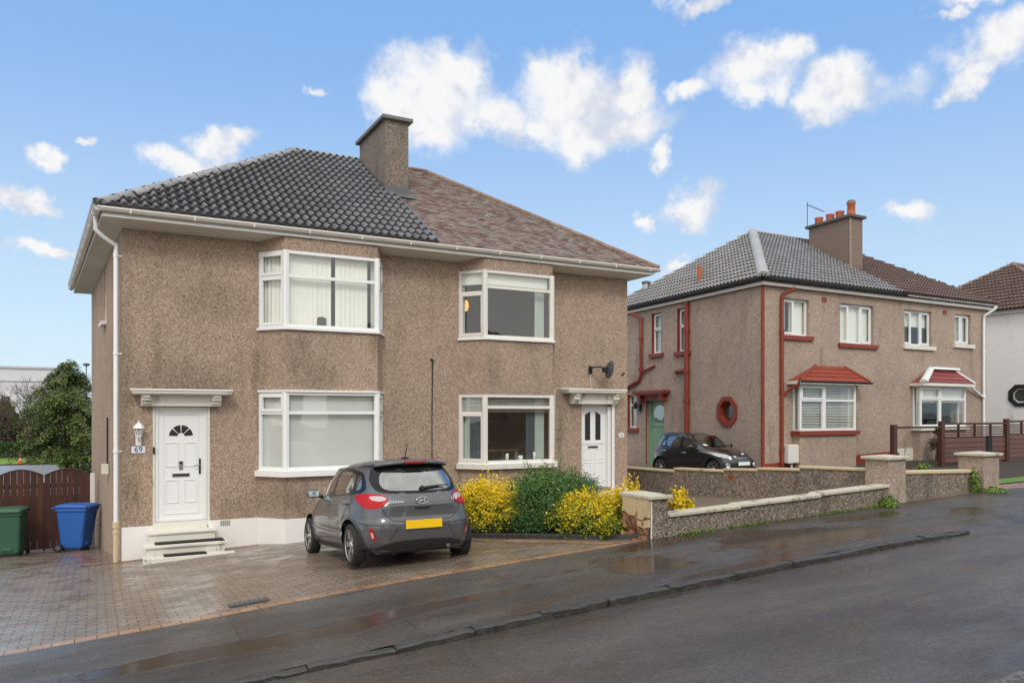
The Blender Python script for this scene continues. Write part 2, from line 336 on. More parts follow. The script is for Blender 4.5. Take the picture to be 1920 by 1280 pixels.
def blocks(name, c0, c1, mort, scale=1., rot=0., wet=.26, off=.5, bw=.2, rh=.1):
    m, k, b, o = newmat(name); P = k.n('ShaderNodeTexCoord').outputs['Object']
    mp = k.n('ShaderNodeMapping'); k.set(mp.inputs[0], P); mp.inputs['Rotation'].default_value = (0, 0, rot)
    br = k.n('ShaderNodeTexBrick'); k.set(br.inputs['Vector'], mp.outputs[0]); br.offset = off
    br.inputs['Color1'].default_value = (*c0, 1); br.inputs['Color2'].default_value = (*c1, 1); br.inputs['Mortar'].default_value = (*mort, 1)
    br.inputs['Scale'].default_value = 1; br.inputs['Brick Width'].default_value = bw; br.inputs['Row Height'].default_value = rh
    br.inputs['Mortar Size'].default_value = .006; br.inputs['Mortar Smooth'].default_value = .25; br.inputs['Bias'].default_value = 0
    n = k.noise(P, 1.2, 6, .65); c = k.mix(1., br.outputs[0], k.ramp(n, [(.3, (.86,.85,.84)), (.7, (1.08,1.08,1.08))]), 'MULTIPLY')
    k.nt.links.new(c, b.inputs['Base Color'])
    wn = k.noise(P, 2.2, 6, .6); k.nt.links.new(k.sstep(wn, .32, .68, wet-.12, wet+.2), b.inputs['Roughness'])
    h = k.m('ADD', k.m('MULTIPLY', br.outputs['Fac'], -1.), k.m('MULTIPLY', k.noise(P, 5, 3), .9)); bump(k, b, h, .006, .7); return m
M['mono'] = blocks('wet_block_paving', (.185,.142,.107), (.25,.193,.147), (.030,.025,.02))
M['mono_edge'] = blocks('tan_edging_blocks', (.30,.165,.09), (.38,.225,.13), (.06,.04,.03), bw=.2, rh=.5)
M['mono_red'] = blocks('red_edging_blocks', (.22,.10,.06), (.28,.13,.075), (.04,.03,.02), bw=.3, rh=.2)
M['red_pave'] = blocks('red_block_paving', (.30,.17,.13), (.36,.21,.17), (.10,.07,.06))
M['conc'] = plain('wet_concrete_path', (.19,.145,.11), .35, 0, .25, 1.5, dirt=((.09,.075,.05), 2, .55), bumpd=.01)
M['soil'] = plain('dark_soil', (.045,.034,.024), .9, 0, .4, 5, bumpd=.03)
M['kerbstone'] = plain('whin_kerb', (.050,.046,.042), .45, 0, .4, 5, dirt=((.03,.032,.02), 6, .5), bumpd=.02)
M['earth'] = plain('damp_earth', (.085,.08,.06), .9, 0, .3, .5)
M['grass'] = plain('grass_green', (.10,.19,.025), .8, 0, .4, 3, bumpd=.03)
M['wood_gate'] = None
def woodmat(name, c0, c1, wet=.45):
    m, k, b, o = newmat(name); P = k.n('ShaderNodeTexCoord').outputs['Object']; at = k.n('ShaderNodeAttribute', attribute_name='tint')
    n = k.noise(k.vm('MULTIPLY', P, (9, 9, .6)), 2.2, 6, .65); c = k.mix(n, c0, c1)
    sp = k.n('ShaderNodeSeparateColor'); k.set(sp.inputs[0], at.outputs['Color'])
    c = k.mix(1., c, k.ramp(sp.outputs[0], [(0, (.7,.7,.7)), (1, (1.3,1.25,1.2))]), 'MULTIPLY')
    k.nt.links.new(c, b.inputs['Base Color']); b.inputs['Roughness'].default_value = wet; bump(k, b, n, .004); return m
M['wood_gate'] = woodmat('stained_gate_wood', (.040,.012,.007), (.085,.026,.013))
M['wood_fence'] = woodmat('brown_fence_wood', (.075,.022,.012), (.125,.04,.022))
def brickmat():
    m, k, b, o = newmat('broken_masonry'); P = k.n('ShaderNodeTexCoord').outputs['Object']
    n = k.noise(P, 5, 5, .6); c = k.ramp(n, [(.35, (.08,.055,.03)), (.5, (.24,.085,.04)), (.62, (.30,.25,.15)), (.75, (.10,.10,.04))])
    k.nt.links.new(c, b.inputs['Base Color']); b.inputs['Roughness'].default_value = .8; bump(k, b, k.noise(P, 9, 5), .05); return m
M['masonry'] = brickmat()
M['render_cream'] = plain('cracked_cream_render', (.52,.40,.23), .7, 0, .12, 4, dirt=((.14,.11,.06), 5, .58), bumpd=.01)
M['far_grey'] = plain('pale_cladding', (.60,.60,.61), .6); M['far_brick'] = plain('far_brick', (.10,.06,.05), .8, 0, .3, 2)
# ------------------------------------------------------------------ terrain
def ip(x, xs, zs): return np.interp(x, xs, zs)
def zb(s): return ip(s, [-60,-8,-1.22,.5,1.45,3,4.4,6.1,6.7,9.3,12.3,15,20,40,140], [-1.5,-.05,.24,.35,.43,.54,.62,.71,.76,.86,.97,1.06,1.12,1.5,2.5])
def zr(s): return ip(s, [-60,-8,.9,1.7,3.3,5.1,7.5,9.9,12,16,40,140], [-1.5,-.13,.29,.33,.43,.54,.66,.77,.83,.93,1.35,2.4])
def hk(s): return ip(s, [-3,1.2,3,9.5,10.9,11.5], [.012,.04,.075,.075,.045,.01])
def zf(s): return ip(s, [-60,-8,0,1.7,3,5.5,8,11,14,17,22,30,60,140], [-1.4,-.12,0,.09,.15,.25,.36,.52,.68,.82,1.0,1.12,1.3,2.])
TB, TK, TF = -6.2, -8.2, -8.3     # back of pavement, kerb back, road edge
def sl(s): return ip(s, [-5,1,11,14], [.103,.103,.09,.01])
def G(s, t):
    if t <= TF:
        d = TF-t; return float(zr(s)+.028*min(d, 3.4)-.028*max(0, min(d-3.4, 3.4)) + (.1 if d > 7.2 else 0))
    if t <= TB: return float(lerp(zr(s)+hk(s), zb(s), (t-TF)/(TB-TF)))
    if t <= 0: return float(lerp(zb(s), zf(s), (t-TB)/(-TB)))
    z = zf(s)-sl(s)*min(t, 9)
    far = -1.3 if s < 14 else z
    if t > 9: z = lerp(z, lerp(far, z, float(ip(s, [14,30],[0,1]))), min(1, (t-9)/25))
    return float(z)
def sheet(name, poly, mat, dz=0., st=.5, parent=None, label=None, kind='structure', thick=0):
    """ground sheet over a polygon given as (s, t) in plan, draped on the terrain"""
    b = bmesh.new(); xs = [p[0] for p in poly]; ys = [p[1] for p in poly]
    f = b.faces.new([b.verts.new((x, y, 0)) for x, y in poly])
    def cuts(lo, hi):
        c = np.arange(math.ceil(lo/st)*st, hi, st); return c if len(c) < 400 else np.linspace(lo, hi, 400)[1:-1]
    for c in cuts(min(xs), max(xs)): bmesh.ops.bisect_plane(b, geom=b.verts[:]+b.edges[:]+b.faces[:], plane_co=(c, 0, 0), plane_no=(1, 0, 0))
    tc = [c for c in list(cuts(min(ys), max(ys)))+[TB, TF, 0, TF-3.4, TF-6.8] if min(ys) < c < max(ys)]
    for c in tc: bmesh.ops.bisect_plane(b, geom=b.verts[:]+b.edges[:]+b.faces[:], plane_co=(0, c, 0), plane_no=(0, 1, 0))
    for v in b.verts: v.co.z = G(v.co.x, v.co.y)+dz
    bmesh.ops.recalc_face_normals(b, faces=b.faces)
    if b.faces[:] and sum(f.normal.z for f in b.faces) < 0: bmesh.ops.reverse_faces(b, faces=b.faces)
    me = bpy.data.meshes.new(name); b.to_mesh(me); b.free(); me.materials.append(mat)
    for p in me.polygons: p.use_smooth = True
    o = bpy.data.objects.new(name, me); col.objects.link(o)
    if kind: o['kind'] = kind
    return o
GAR_A, GAR_B = (6.66, TB), (5.15, -2.95)     # diagonal border drive | garden
# base ground: fine near, coarse far
sheet('ground', [(-300,-90),(400,-90),(400,500),(-300,500)], M['earth'], -.16, 3.0)
sheet('road', [(-60,-15.3),(140,-15.3),(140,TF),(-60,TF)], M['road'], 0, .7)
sheet('pavement', [(-60,TK),(-3,TK),(10.9,TK),(10.9,TF),(140,TF),(140,TB),(-60,TB)], M['pave'], 0, .5)
sheet('far_pavement', [(-60,-60),(140,-60),(140,-15.3),(-60,-15.3)], M['pave'], .02, 3)
sheet('driveway', [(-9,-6.0),(6.56,-6.0),(5.15,-2.95),(4.95,.1),(0,.1),(-.5,9.2),(-9,9.2)], M['mono'], .0, .5)
sheet('driveway_edging', [(-9,TB),(GAR_A[0],TB),(6.56,-6.0),(-9,-6.0)], M['mono_edge'], .0, .5)
sheet('border_band', [(6.30,-5.99),(6.10,-5.99),(4.78,-2.95),(4.98,-2.95)], M['mono_edge'], .005, .5)
sheet('side_band', [(-.62,-.2),(-.38,-.2),(-.80,7),(-1.02,7)], M['mono_red'], .005, .5)
sheet('house_band', [(-.38,-.22),(2.3,-.22),(2.3,0),(-.38,0)], M['mono_red'], .005, .5)
sheet('garden_bed', [(6.66,TB),(8.3,TB),(8.3,-2),(9.3,.05),(4.95,.1),(5.15,-2.95)], M['soil'], -.01, .5)
sheet('path', [(8.3,TB),(12.35,TB),(12.35,4),(11.0,4),(11.0,.1),(9.3,.1),(8.3,-2)], M['conc'], -.005, .5)
sheet('side_driveway', [(12.35,TB),(15.5,TB),(15.5,-3),(17.2,1.1),(18.2,14),(11,14),(11,4),(12.35,4)], M['conc'], -.003, .6)
sheet('front_garden', [(15.5,TB+1.5),(34,TB+1.5),(34,1.35),(17.0,1.35),(15.5,-3)], M['soil'], -.002, .7)
sheet('verge', [(15.5,TB+.75),(34,TB+.75),(34,TB+1.5),(15.5,TB+1.5)], M['grass'], .02, .7)
sheet('brick_path', [(15.5,TB),(34,TB),(34,TB+.75),(15.5,TB+.75)], M['red_pave'], .0, .7)
# kerb stones
mb = MB(); s = -3.0
while s < 10.9:
    L = random.uniform(.75, 1.0); e = min(s+L, 10.95); n = 9
    ang = random.uniform(-.006, .006); dj = random.uniform(-.012, .012)
    P = []
    for i in range(n):
        x = lerp(s+.004, e-.004, i/(n-1)); zt = zr(x)+hk(x)+.004+random.uniform(-.007, .005)+ang*(i-4)*.5; r = random.uniform(-.022, .012)
        P.append([(x, TK+.04, zt-.04), (x, TK+.002, zt+.002), (x, TF+.02+r, zt), (x, TF+.006+dj+r, zt-.014), (x, TF+.012+dj, zr(x)-.05)])
    vs = [p for q in P for p in q]; fs = [(i*5+j, i*5+j+1, i*5+j+6, i*5+j+5) for i in range(n-1) for j in range(4)]
    mb.add(vs, fs+[(0,4,3,2,1), tuple((n-1)*5+q for q in range(5))]); s = e
o = mb.build('kerb', M['kerbstone']); o['kind'] = 'structure'
# ------------------------------------------------------------------ roof builders
def v3(p): return Vector(p)
def roof_plane(name, E0, E1, U0, U1, kind, mat, parent, clips=()):
    """E0->E1 eave line (left to right seen from outside), U = a point up the slope; tiles real geometry, clipped by vertical planes"""
    E0, E1, U = v3(E0), v3(E1), v3(U0)
    u = (E1-E0).normalized(); up = (U-E0); up = (up-u*up.dot(u)); H = up.length; up.normalize(); nrm = u.cross(up).normalized()
    W = (E1-E0).length; o0 = 0.; mbr = MB()
    if kind == 'pan':
        per, ex, seg = .165, .315, 6
        nx = int(W/per*seg)+2; rows = int(H/ex)+2
        for r in range(rows):
            y0, y1 = r*ex-.03, (r+1)*ex
            if y0 > H+.05: break
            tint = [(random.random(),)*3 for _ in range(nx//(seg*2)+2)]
            vs = []; fs = []; base = []
            for j, (y, hz) in enumerate(((y0, .0), (y0, .066), (y1, .006))):
                for i in range(nx+1):
                    x = i*per/seg; ph = (x/per) % 1.0
                    wv = .058*max(0, math.sin(math.pi*min(1, ph/.62)))**.8 if ph < .62 else -.004
                    p = E0+u*x+up*y+nrm*(hz+wv*(1 if j else 0.0))
                    vs.append(p)
            for j in range(2):
                for i in range(nx):
                    a = j*(nx+1)+i; fs = (a, a+1, a+nx+2, a+nx+1); tv = (.62+.38*tint[i//(seg*2)][0]) if i % seg < 4 else .12*tint[i//(seg*2)][0]; tv *= (.25 if j == 0 else 1); base.append((fs, (tv,)*3))  # front lips and troughs tinted darker than rolls: their shade painted into the colour
            b0 = len(mbr.v); mbr.v += [tuple(p) for p in vs]
            for f, c in base:
                mbr.f.append([b0+q for q in f]); mbr.m.append(0); mbr.c.append(c); mbr.sm.append(False)
    else:
        tw, ex = .165, (.105 if kind == 'plain' else .3); rows = int(H/ex)+1
        tw = .165 if kind == 'plain' else .33
        for r in range(rows):
            off = -(r % 2)*tw*.5
            for i in range(int(W/tw)+2):
                x0 = off+i*tw+random.uniform(0, .003); x1 = x0+tw-.005; y0 = r*ex-random.uniform(.0, .012); y1 = r*ex+ex+.01
                h = .024+random.uniform(-.003, .009); tl = random.uniform(-.004, .004); t = min(1, max(0, random.betavariate(1.7, 1.5))); c = (t, t, t)
                P = lambda x, y, z: tuple(E0+u*x+up*y+nrm*z)
                mbr.add([P(x0,y0,0),P(x1,y0,0),P(x0,y0,h+tl),P(x1,y0,h-tl),P(x0,y1,.004),P(x1,y1,.004)], [(0,1,3,2),(2,3,5,4),(0,2,4),(1,5,3)], 0, c)
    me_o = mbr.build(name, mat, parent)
    rt = parent
    while rt.parent is not None: rt = rt.parent
    org = Vector(rt.location)
    b = bmesh.new(); b.from_mesh(me_o.data)
    for co, no in clips:      # keep the side the normal does not point to
        bmesh.ops.bisect_plane(b, geom=b.verts[:]+b.edges[:]+b.faces[:], plane_co=v3(co)-org, plane_no=v3(no), clear_outer=True)
    bmesh.ops.bisect_plane(b, geom=b.verts[:]+b.edges[:]+b.faces[:], plane_co=E0+up*H-org, plane_no=up, clear_outer=True)
    b.to_mesh(me_o.data); b.free()
    return me_o
def vplane(P, Q, keep):
    """vertical clip plane through P,Q keeping the side of point keep"""
    d = Vector((Q[0]-P[0], Q[1]-P[1], 0)); n = Vector((d.y, -d.x, 0)).normalized()
    if n.dot(Vector((keep[0]-P[0], keep[1]-P[1], 0))) > 0: n = -n
    return (P, n)
def ridge_tiles(mb, P, Q, r=.11, L=.42, m=0, lift=.03):
    P, Q = v3(P), v3(Q); d = (Q-P); T = d.length; d.normalize(); side = d.cross(Vector((0,0,1))).normalized(); up = side.cross(d).normalized(); n = max(1, round(T/L)); st = T/n
    for i in range(n):
        a, b_ = P+d*(i*st), P+d*((i+1)*st+.03); c = (random.random(),)*3
        vs = []
        for (q, rr) in ((a, r*1.06), (b_, r*.97)):
            for k in range(9):
                t = math.pi*(k/8); vs.append(q+side*math.cos(t)*rr+up*(math.sin(t)*rr*.85+lift-.035))
        mb.add(vs, [(k, k+1, k+10, k+9) for k in range(8)], m, c, False); mb.add(vs[:9], [tuple(range(9))], m, c)
        mb.add(vs[9:], [tuple(range(9))[::-1]], m, c)
def hip_roof(root, E, A1, A2, split=None, kindL='pan', kindR='plain', matL=None, matR=None, ridL=None, ridR=None, hip_r=.11):
    """E = eave corners FL, FR, BR, BL; A1, A2 ridge ends; split = x on the ridge where the covering changes"""
    FL, FR, BR, BL = [v3(p) for p in E]; A1, A2 = v3(A1), v3(A2)
    tM = (FL+FR)/2
    sp = split if split is not None else 1e6
    F0 = FL+(FR-FL)*((sp-FL.x)/(FR.x-FL.x)) if split else FR
    S = lambda sgn: ((sp, 0, 0), Vector((sgn, 0, 0)))
    keepf = ((FL+FR)/2*.8+(A1+A2)/2*.2)
    hF = [vplane(FL, A1, keepf), vplane(FR, A2, keepf)]
    keepb = ((BL+BR)/2*.8+(A1+A2)/2*.2); hB = [vplane(BL, A1, keepb), vplane(BR, A2, keepb)]
    if split:
        l = roof_plane('roof', FL, FR, A1, None, kindL, matL, root, hF+[S(1)]); l['label'] = 'grey tiled half of the roof'
        r = roof_plane('roof', FL, FR, A1, None, kindR, matR, root, hF+[S(-1)]); r['label'] = 'brown tiled half of the roof'
    else:
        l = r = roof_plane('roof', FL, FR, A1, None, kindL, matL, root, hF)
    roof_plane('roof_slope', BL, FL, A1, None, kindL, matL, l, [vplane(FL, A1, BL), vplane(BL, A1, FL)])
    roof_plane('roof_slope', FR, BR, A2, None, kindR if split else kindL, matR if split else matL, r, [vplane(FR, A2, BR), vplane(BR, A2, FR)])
    # rear slopes: simple boards with the same covering colour
    mb = MB(); mb.quad(BR, BL, A1, A2); mb.build('rear_slope', matR if split else matL, r)
    # boarding just under the tiles keeps light out
    mb = MB(); dz = Vector((0,0,-.03)); mb.quad(FL+dz, FR+dz, A2+dz, A1+dz); mb.quad(BL+dz, FL+dz, A1+dz); mb.quad(FR+dz, BR+dz, A2+dz); mb.build('boarding', M['dark'], l)
    mb = MB(); ridge_tiles(mb, FL+Vector((0,0,.02)), A1+Vector((0,0,.02)), hip_r); ridge_tiles(mb, BL, A1)
    if split:
        xm = Vector((sp, A1.y+(A2.y-A1.y)*(sp-A1.x)/(A2.x-A1.x), A1.z)); ridge_tiles(mb, A1, xm); mb.build('ridge_tile', ridL, l)
        mb = MB(); ridge_tiles(mb, xm, A2, .09); ridge_tiles(mb, FR, A2, .085, .3); ridge_tiles(mb, BR, A2, .085, .3); mb.build('ridge_tile', ridR, r)
    else:
        ridge_tiles(mb, A1, A2); ridge_tiles(mb, FR, A2); ridge_tiles(mb, BR, A2); mb.build('ridge_tile', ridL, l)
    return l, r
# ------------------------------------------------------------------ walls and windows
def panel(mb, A, B, z0, z1, holes=(), rev=.10, m=0, mrev=None, soff=0.):
    """wall face from A to B seen from outside left to right; holes (a0,a1,z0,z1)"""
    A = np.array(A, float); B = np.array(B, float); L = np.linalg.norm(B-A); d = (B-A)/L; n = np.array([d[1], -d[0]])
    xs = sorted({0, L, *[h[0] for h in holes], *[h[1] for h in holes]}); zs = sorted({z0, z1, *[h[2] for h in holes], *[h[3] for h in holes]})
    P = lambda a, z, o=0.: (*(A+d*a+n*o), z)
    for i in range(len(xs)-1):
        for j in range(len(zs)-1):
            cx, cz = (xs[i]+xs[i+1])/2, (zs[j]+zs[j+1])/2
            if xs[i+1]-xs[i] < 1e-4 or any(h[0] < cx < h[1] and h[2] < cz < h[3] for h in holes): continue
            mb.quad(P(xs[i], zs[j]), P(xs[i+1], zs[j]), P(xs[i+1], zs[j+1]), P(xs[i], zs[j+1]), m=m)
    mr = m if mrev is None else mrev
    for a0, a1, c0, c1 in holes:
        if a0 > 1e-3: mb.quad(P(a0,c0), P(a0,c0,-rev), P(a0,c1,-rev), P(a0,c1), m=mr)
        if a1 < L-1e-3: mb.quad(P(a1,c0,-rev), P(a1,c0), P(a1,c1), P(a1,c1,-rev), m=mr)
        mb.quad(P(a0,c1), P(a1,c1), P(a1,c1,-rev), P(a0,c1,-rev), m=mr); mb.quad(P(a0,c0,-rev), P(a1,c0,-rev), P(a1,c0), P(a0,c0), m=mr)
def facet(mf, mg, A, B, z0, z1, cols, off=-.05, fw=.055, dp=.03, sash=()):
    """one flat run of window: cols = [(a0, a1, [transom z...])]; sash = set of (col, row) that are opening lights"""
    A = np.array(A, float); B = np.array(B, float); L = np.linalg.norm(B-A)
    mf.ob(A, B, off-dp, off+dp, z0, z0+fw); mf.ob(A, B, off-dp, off+dp, z1-fw, z1)
    edges = sorted({round(c[0], 4) for c in cols}|{round(c[1], 4) for c in cols})
    for e in edges:
        lo, hi = max(0, e-fw*.5), min(L, e+fw*.5)
        if e < 1e-3: lo, hi = 0, fw
        if e > L-1e-3: lo, hi = L-fw, L
        mf.ob(A, B, off-dp, off+dp, z0+fw, z1-fw, a0=lo, a1=hi)
    for ci, (a0, a1, tr) in enumerate(cols):
        x0 = a0+(fw if a0 < 1e-3 else fw*.5); x1 = a1-(fw if a1 > L-1e-3 else fw*.5)
        zs = [z0+fw]+[q for t in tr for q in (t-fw*.5, t+fw*.5)]+[z1-fw]
        for t in tr: mf.ob(A, B, off-dp, off+dp, t-fw*.5, t+fw*.5, a0=x0, a1=x1)
        for ri in range(len(zs)//2):
            c0, c1 = zs[2*ri], zs[2*ri+1]; y0, y1 = x0, x1
            if (ci, ri) in sash:
                g = .042; oo = off+dp
                for q in ((y0-.012, y0+g, c0-.012, c1+.012), (y1-g, y1+.012, c0-.012, c1+.012), (y0+g, y1-g, c0-.012, c0+g), (y0+g, y1-g, c1-g, c1+.012)):
                    mf.ob(A, B, oo-.02, oo+.018, q[2], q[3], a0=q[0], a1=q[1])
                y0 += g; y1 -= g; c0 += g; c1 -= g
            nn = np.array([(B-A)[1], -(B-A)[0]])/L*off; dd = (B-A)/L; mg.quad((*(A+dd*(y0-.01)+nn), c0-.01), (*(A+dd*(y1+.01)+nn), c0-.01), (*(A+dd*(y1+.01)+nn), c1+.01), (*(A+dd*(y0-.01)+nn), c1+.01))
def run(mb, pts, o0, o1, z0, z1, m=0):
    """a moulding following an open polyline on its outer side, mitred"""
    P = [np.array(p, float) for p in pts]; n = []
    for a, b_ in zip(P, P[1:]):
        d = (b_-a)/np.linalg.norm(b_-a); n.append(np.array([d[1], -d[0]]))
    def off(i, o):
        if i == 0: return P[0]+n[0]*o
        if i == len(P)-1: return P[-1]+n[-1]*o
        k = n[i-1]+n[i]; k = k/np.linalg.norm(k); return P[i]+k*o/max(.3, k@n[i])
    for i in range(len(P)-1):
        a0, a1, b0, b1 = off(i, o0), off(i, o1), off(i+1, o0), off(i+1, o1)
        vs = [(*a1, z0), (*b1, z0), (*a0, z0), (*b0, z0), (*a1, z1), (*b1, z1), (*a0, z1), (*b0, z1)]
        mb.add(vs, [(0,2,3,1),(4,5,7,6),(0,1,5,4),(2,6,7,3),(0,4,6,2),(1,3,7,5)], m)
def gutter(root, pts, z, r=.06, mat=None, off=0., name='gutter'):
    mb = MB(); P = [np.array(p, float) for p in pts]
    for a, b_ in zip(P, P[1:]):
        L = np.linalg.norm(b_-a); d = (b_-a)/L; nn = np.array([d[1], -d[0]]); prof = [(r*math.cos(t), r*math.sin(t)) for t in np.linspace(math.pi, 2*math.pi, 9)]
        prof = [(-r, .012)]+prof+[(r, .012), (r*1.12, .012), (r*1.12, -.012), (r*1.0, -.02)]
        A0 = a-d*r*0; B0 = b_+d*r*.0
        vs = [(*(A0+nn*(off+x)), z+y) for x, y in prof]+[(*(B0+nn*(off+x)), z+y) for x, y in prof]; k = len(prof)
        mb.add(vs, [(i, i+1, k+i+1, k+i) for i in range(k-1)], 0, None, False)
        mb.add([vs[i] for i in range(k)], [tuple(range(k))]); mb.add([vs[k+i] for i in range(k)], [tuple(range(k))[::-1]])
        q = .5
        while q < L:   # brackets and joints
            c = a+d*q; mb.ob(c-d*.012, c+d*.012, off-r*1.0, off+r*1.06, z-r*1.05, z+.014); q += 1.0
    return mb.build(name, mat, root)
def door_panels(mf, A, B, z0, z1, off, recs):
    for a0, a1, c0, c1 in recs:
        g = .016
        for q in ((a0, a1, c0, c0+g), (a0, a1, c1-g, c1), (a0, a0+g, c0+g, c1-g), (a1-g, a1, c0+g, c1-g)):
            mf.ob(A, B, off, off+.012, q[2], q[3], a0=q[0], a1=q[1])
# ------------------------------------------------------------------ near semi-detached pair
H1 = empty('semi_detached_house', (5.46, 0, 0), 'near pebbledashed house pair with four bay windows, roof half grey, half brown', 'house', 'semi-detached houses along the street')
bay1 = [(2.31,0), (2.708,-.5), (4.477,-.5), (4.747,0)]; bay2 = [(6.45,0), (6.84,-.5), (8.50,-.5), (8.80,0)]
WR = (10.92, 0); BLc, BRc = (-.475, 8.76), (10.92, 8.76); ZT = 5.83; PL = .62
poly = [(0,0)]+bay1+bay2+[WR]
def wallrun(mb, pts, z0, z1, holes={}, m=0, **kw):
    for i, (a, b_) in enumerate(zip(pts, pts[1:])): panel(mb, a, b_, z0, z1, holes.get(i, ()), m=m, **kw)
LZ = (1.52, 2.985); UZ = (4.185, 5.62)
def bl(a, b_): return math.dist(a, b_)
D1 = (.525, 1.40); D2 = (9.60, 10.46); DZ1 = (.64, 2.70); DZ2 = (.83, 2.80)
holes = {}
for k, bay in ((1, bay1), (5, bay2)):
    for j in range(3):
        L = bl(bay[j], bay[j+1]); holes[k+j] = [(0, L, *LZ), (0, L, *UZ)]
holes[0] = [(D1[0], D1[1], *DZ1)]; holes[8] = [(D2[0]-8.8, D2[1]-8.8, *DZ2)]
mb = MB(); wallrun(mb, poly, -.2, 5.95, holes, rev=.14); mb.build('wall', M['dash'], H1)
mb = MB()
panel(mb, WR, BRc, -1.5, 5.95); panel(mb, BRc, BLc, -1.5, 5.95)
Lsd = bl(BLc, (0,0)); panel(mb, BLc, (0,0), -1.8, 5.95, [(4.6, 5.25, 4.55, 5.75)])
mb.build('side_wall', M['dash'], H1)
# window on the gable
mf, mg = MB(), MB(); dS = (np.array([0,0])-np.array(BLc))/Lsd
facet(mf, mg, np.array(BLc)+dS*4.6, np.array(BLc)+dS*5.25, 4.55, 5.75, [(0, .65, [])], off=-.06)
mf.ob(np.array(BLc)+dS*4.5, np.array(BLc)+dS*5.35, 0, .1, 4.47, 4.55)
wn_ = mf.build('window', M['upvc_cream'], H1); mg.build('pane', M['glass'], wn_); MB().ob(np.array(BLc)+dS*4.6, np.array(BLc)+dS*5.25, -.2, -.15, 4.5, 5.8).build('blind', M['sheer'], wn_)
# white plinth
mb = MB()
pts = [(0,0), (.50,0)]; run(mb, pts, -.02, .018, -.3, .59); mb.build('plinth', M['white_paint'], H1); mb = MB()
run(mb, [(1.42,0)]+bay1+[(5.0,0)], -.02, .018, -.3, PL)
mb.build('plinth', M['white_paint'], H1); mb = MB()
run(mb, [(D2[0]-.15,0), (10.92,0)], -.02, .16, .3, .74); run(mb, [(D2[0]-.35,0), (D2[0],0)], -.02, .02, .2, .80); run(mb, [(10.46,0), WR], -.02, .02, .2, .80)
mb.build('plinth', M['white_paint'], H1)
# air vent
mb = MB(); A, B = (1.62,0), (1.80,0); mb.ob(A, B, .012, .022, .50, .615, m=0)
for i in range(5):
    for j in range(3): mb.ob(A, B, .018, .0245, .515+j*.032, .535+j*.032, m=1, a0=.012+i*.034, a1=.034+i*.034)
mb.build('air_vent', [M['upvc_cream'], M['dark']], H1)
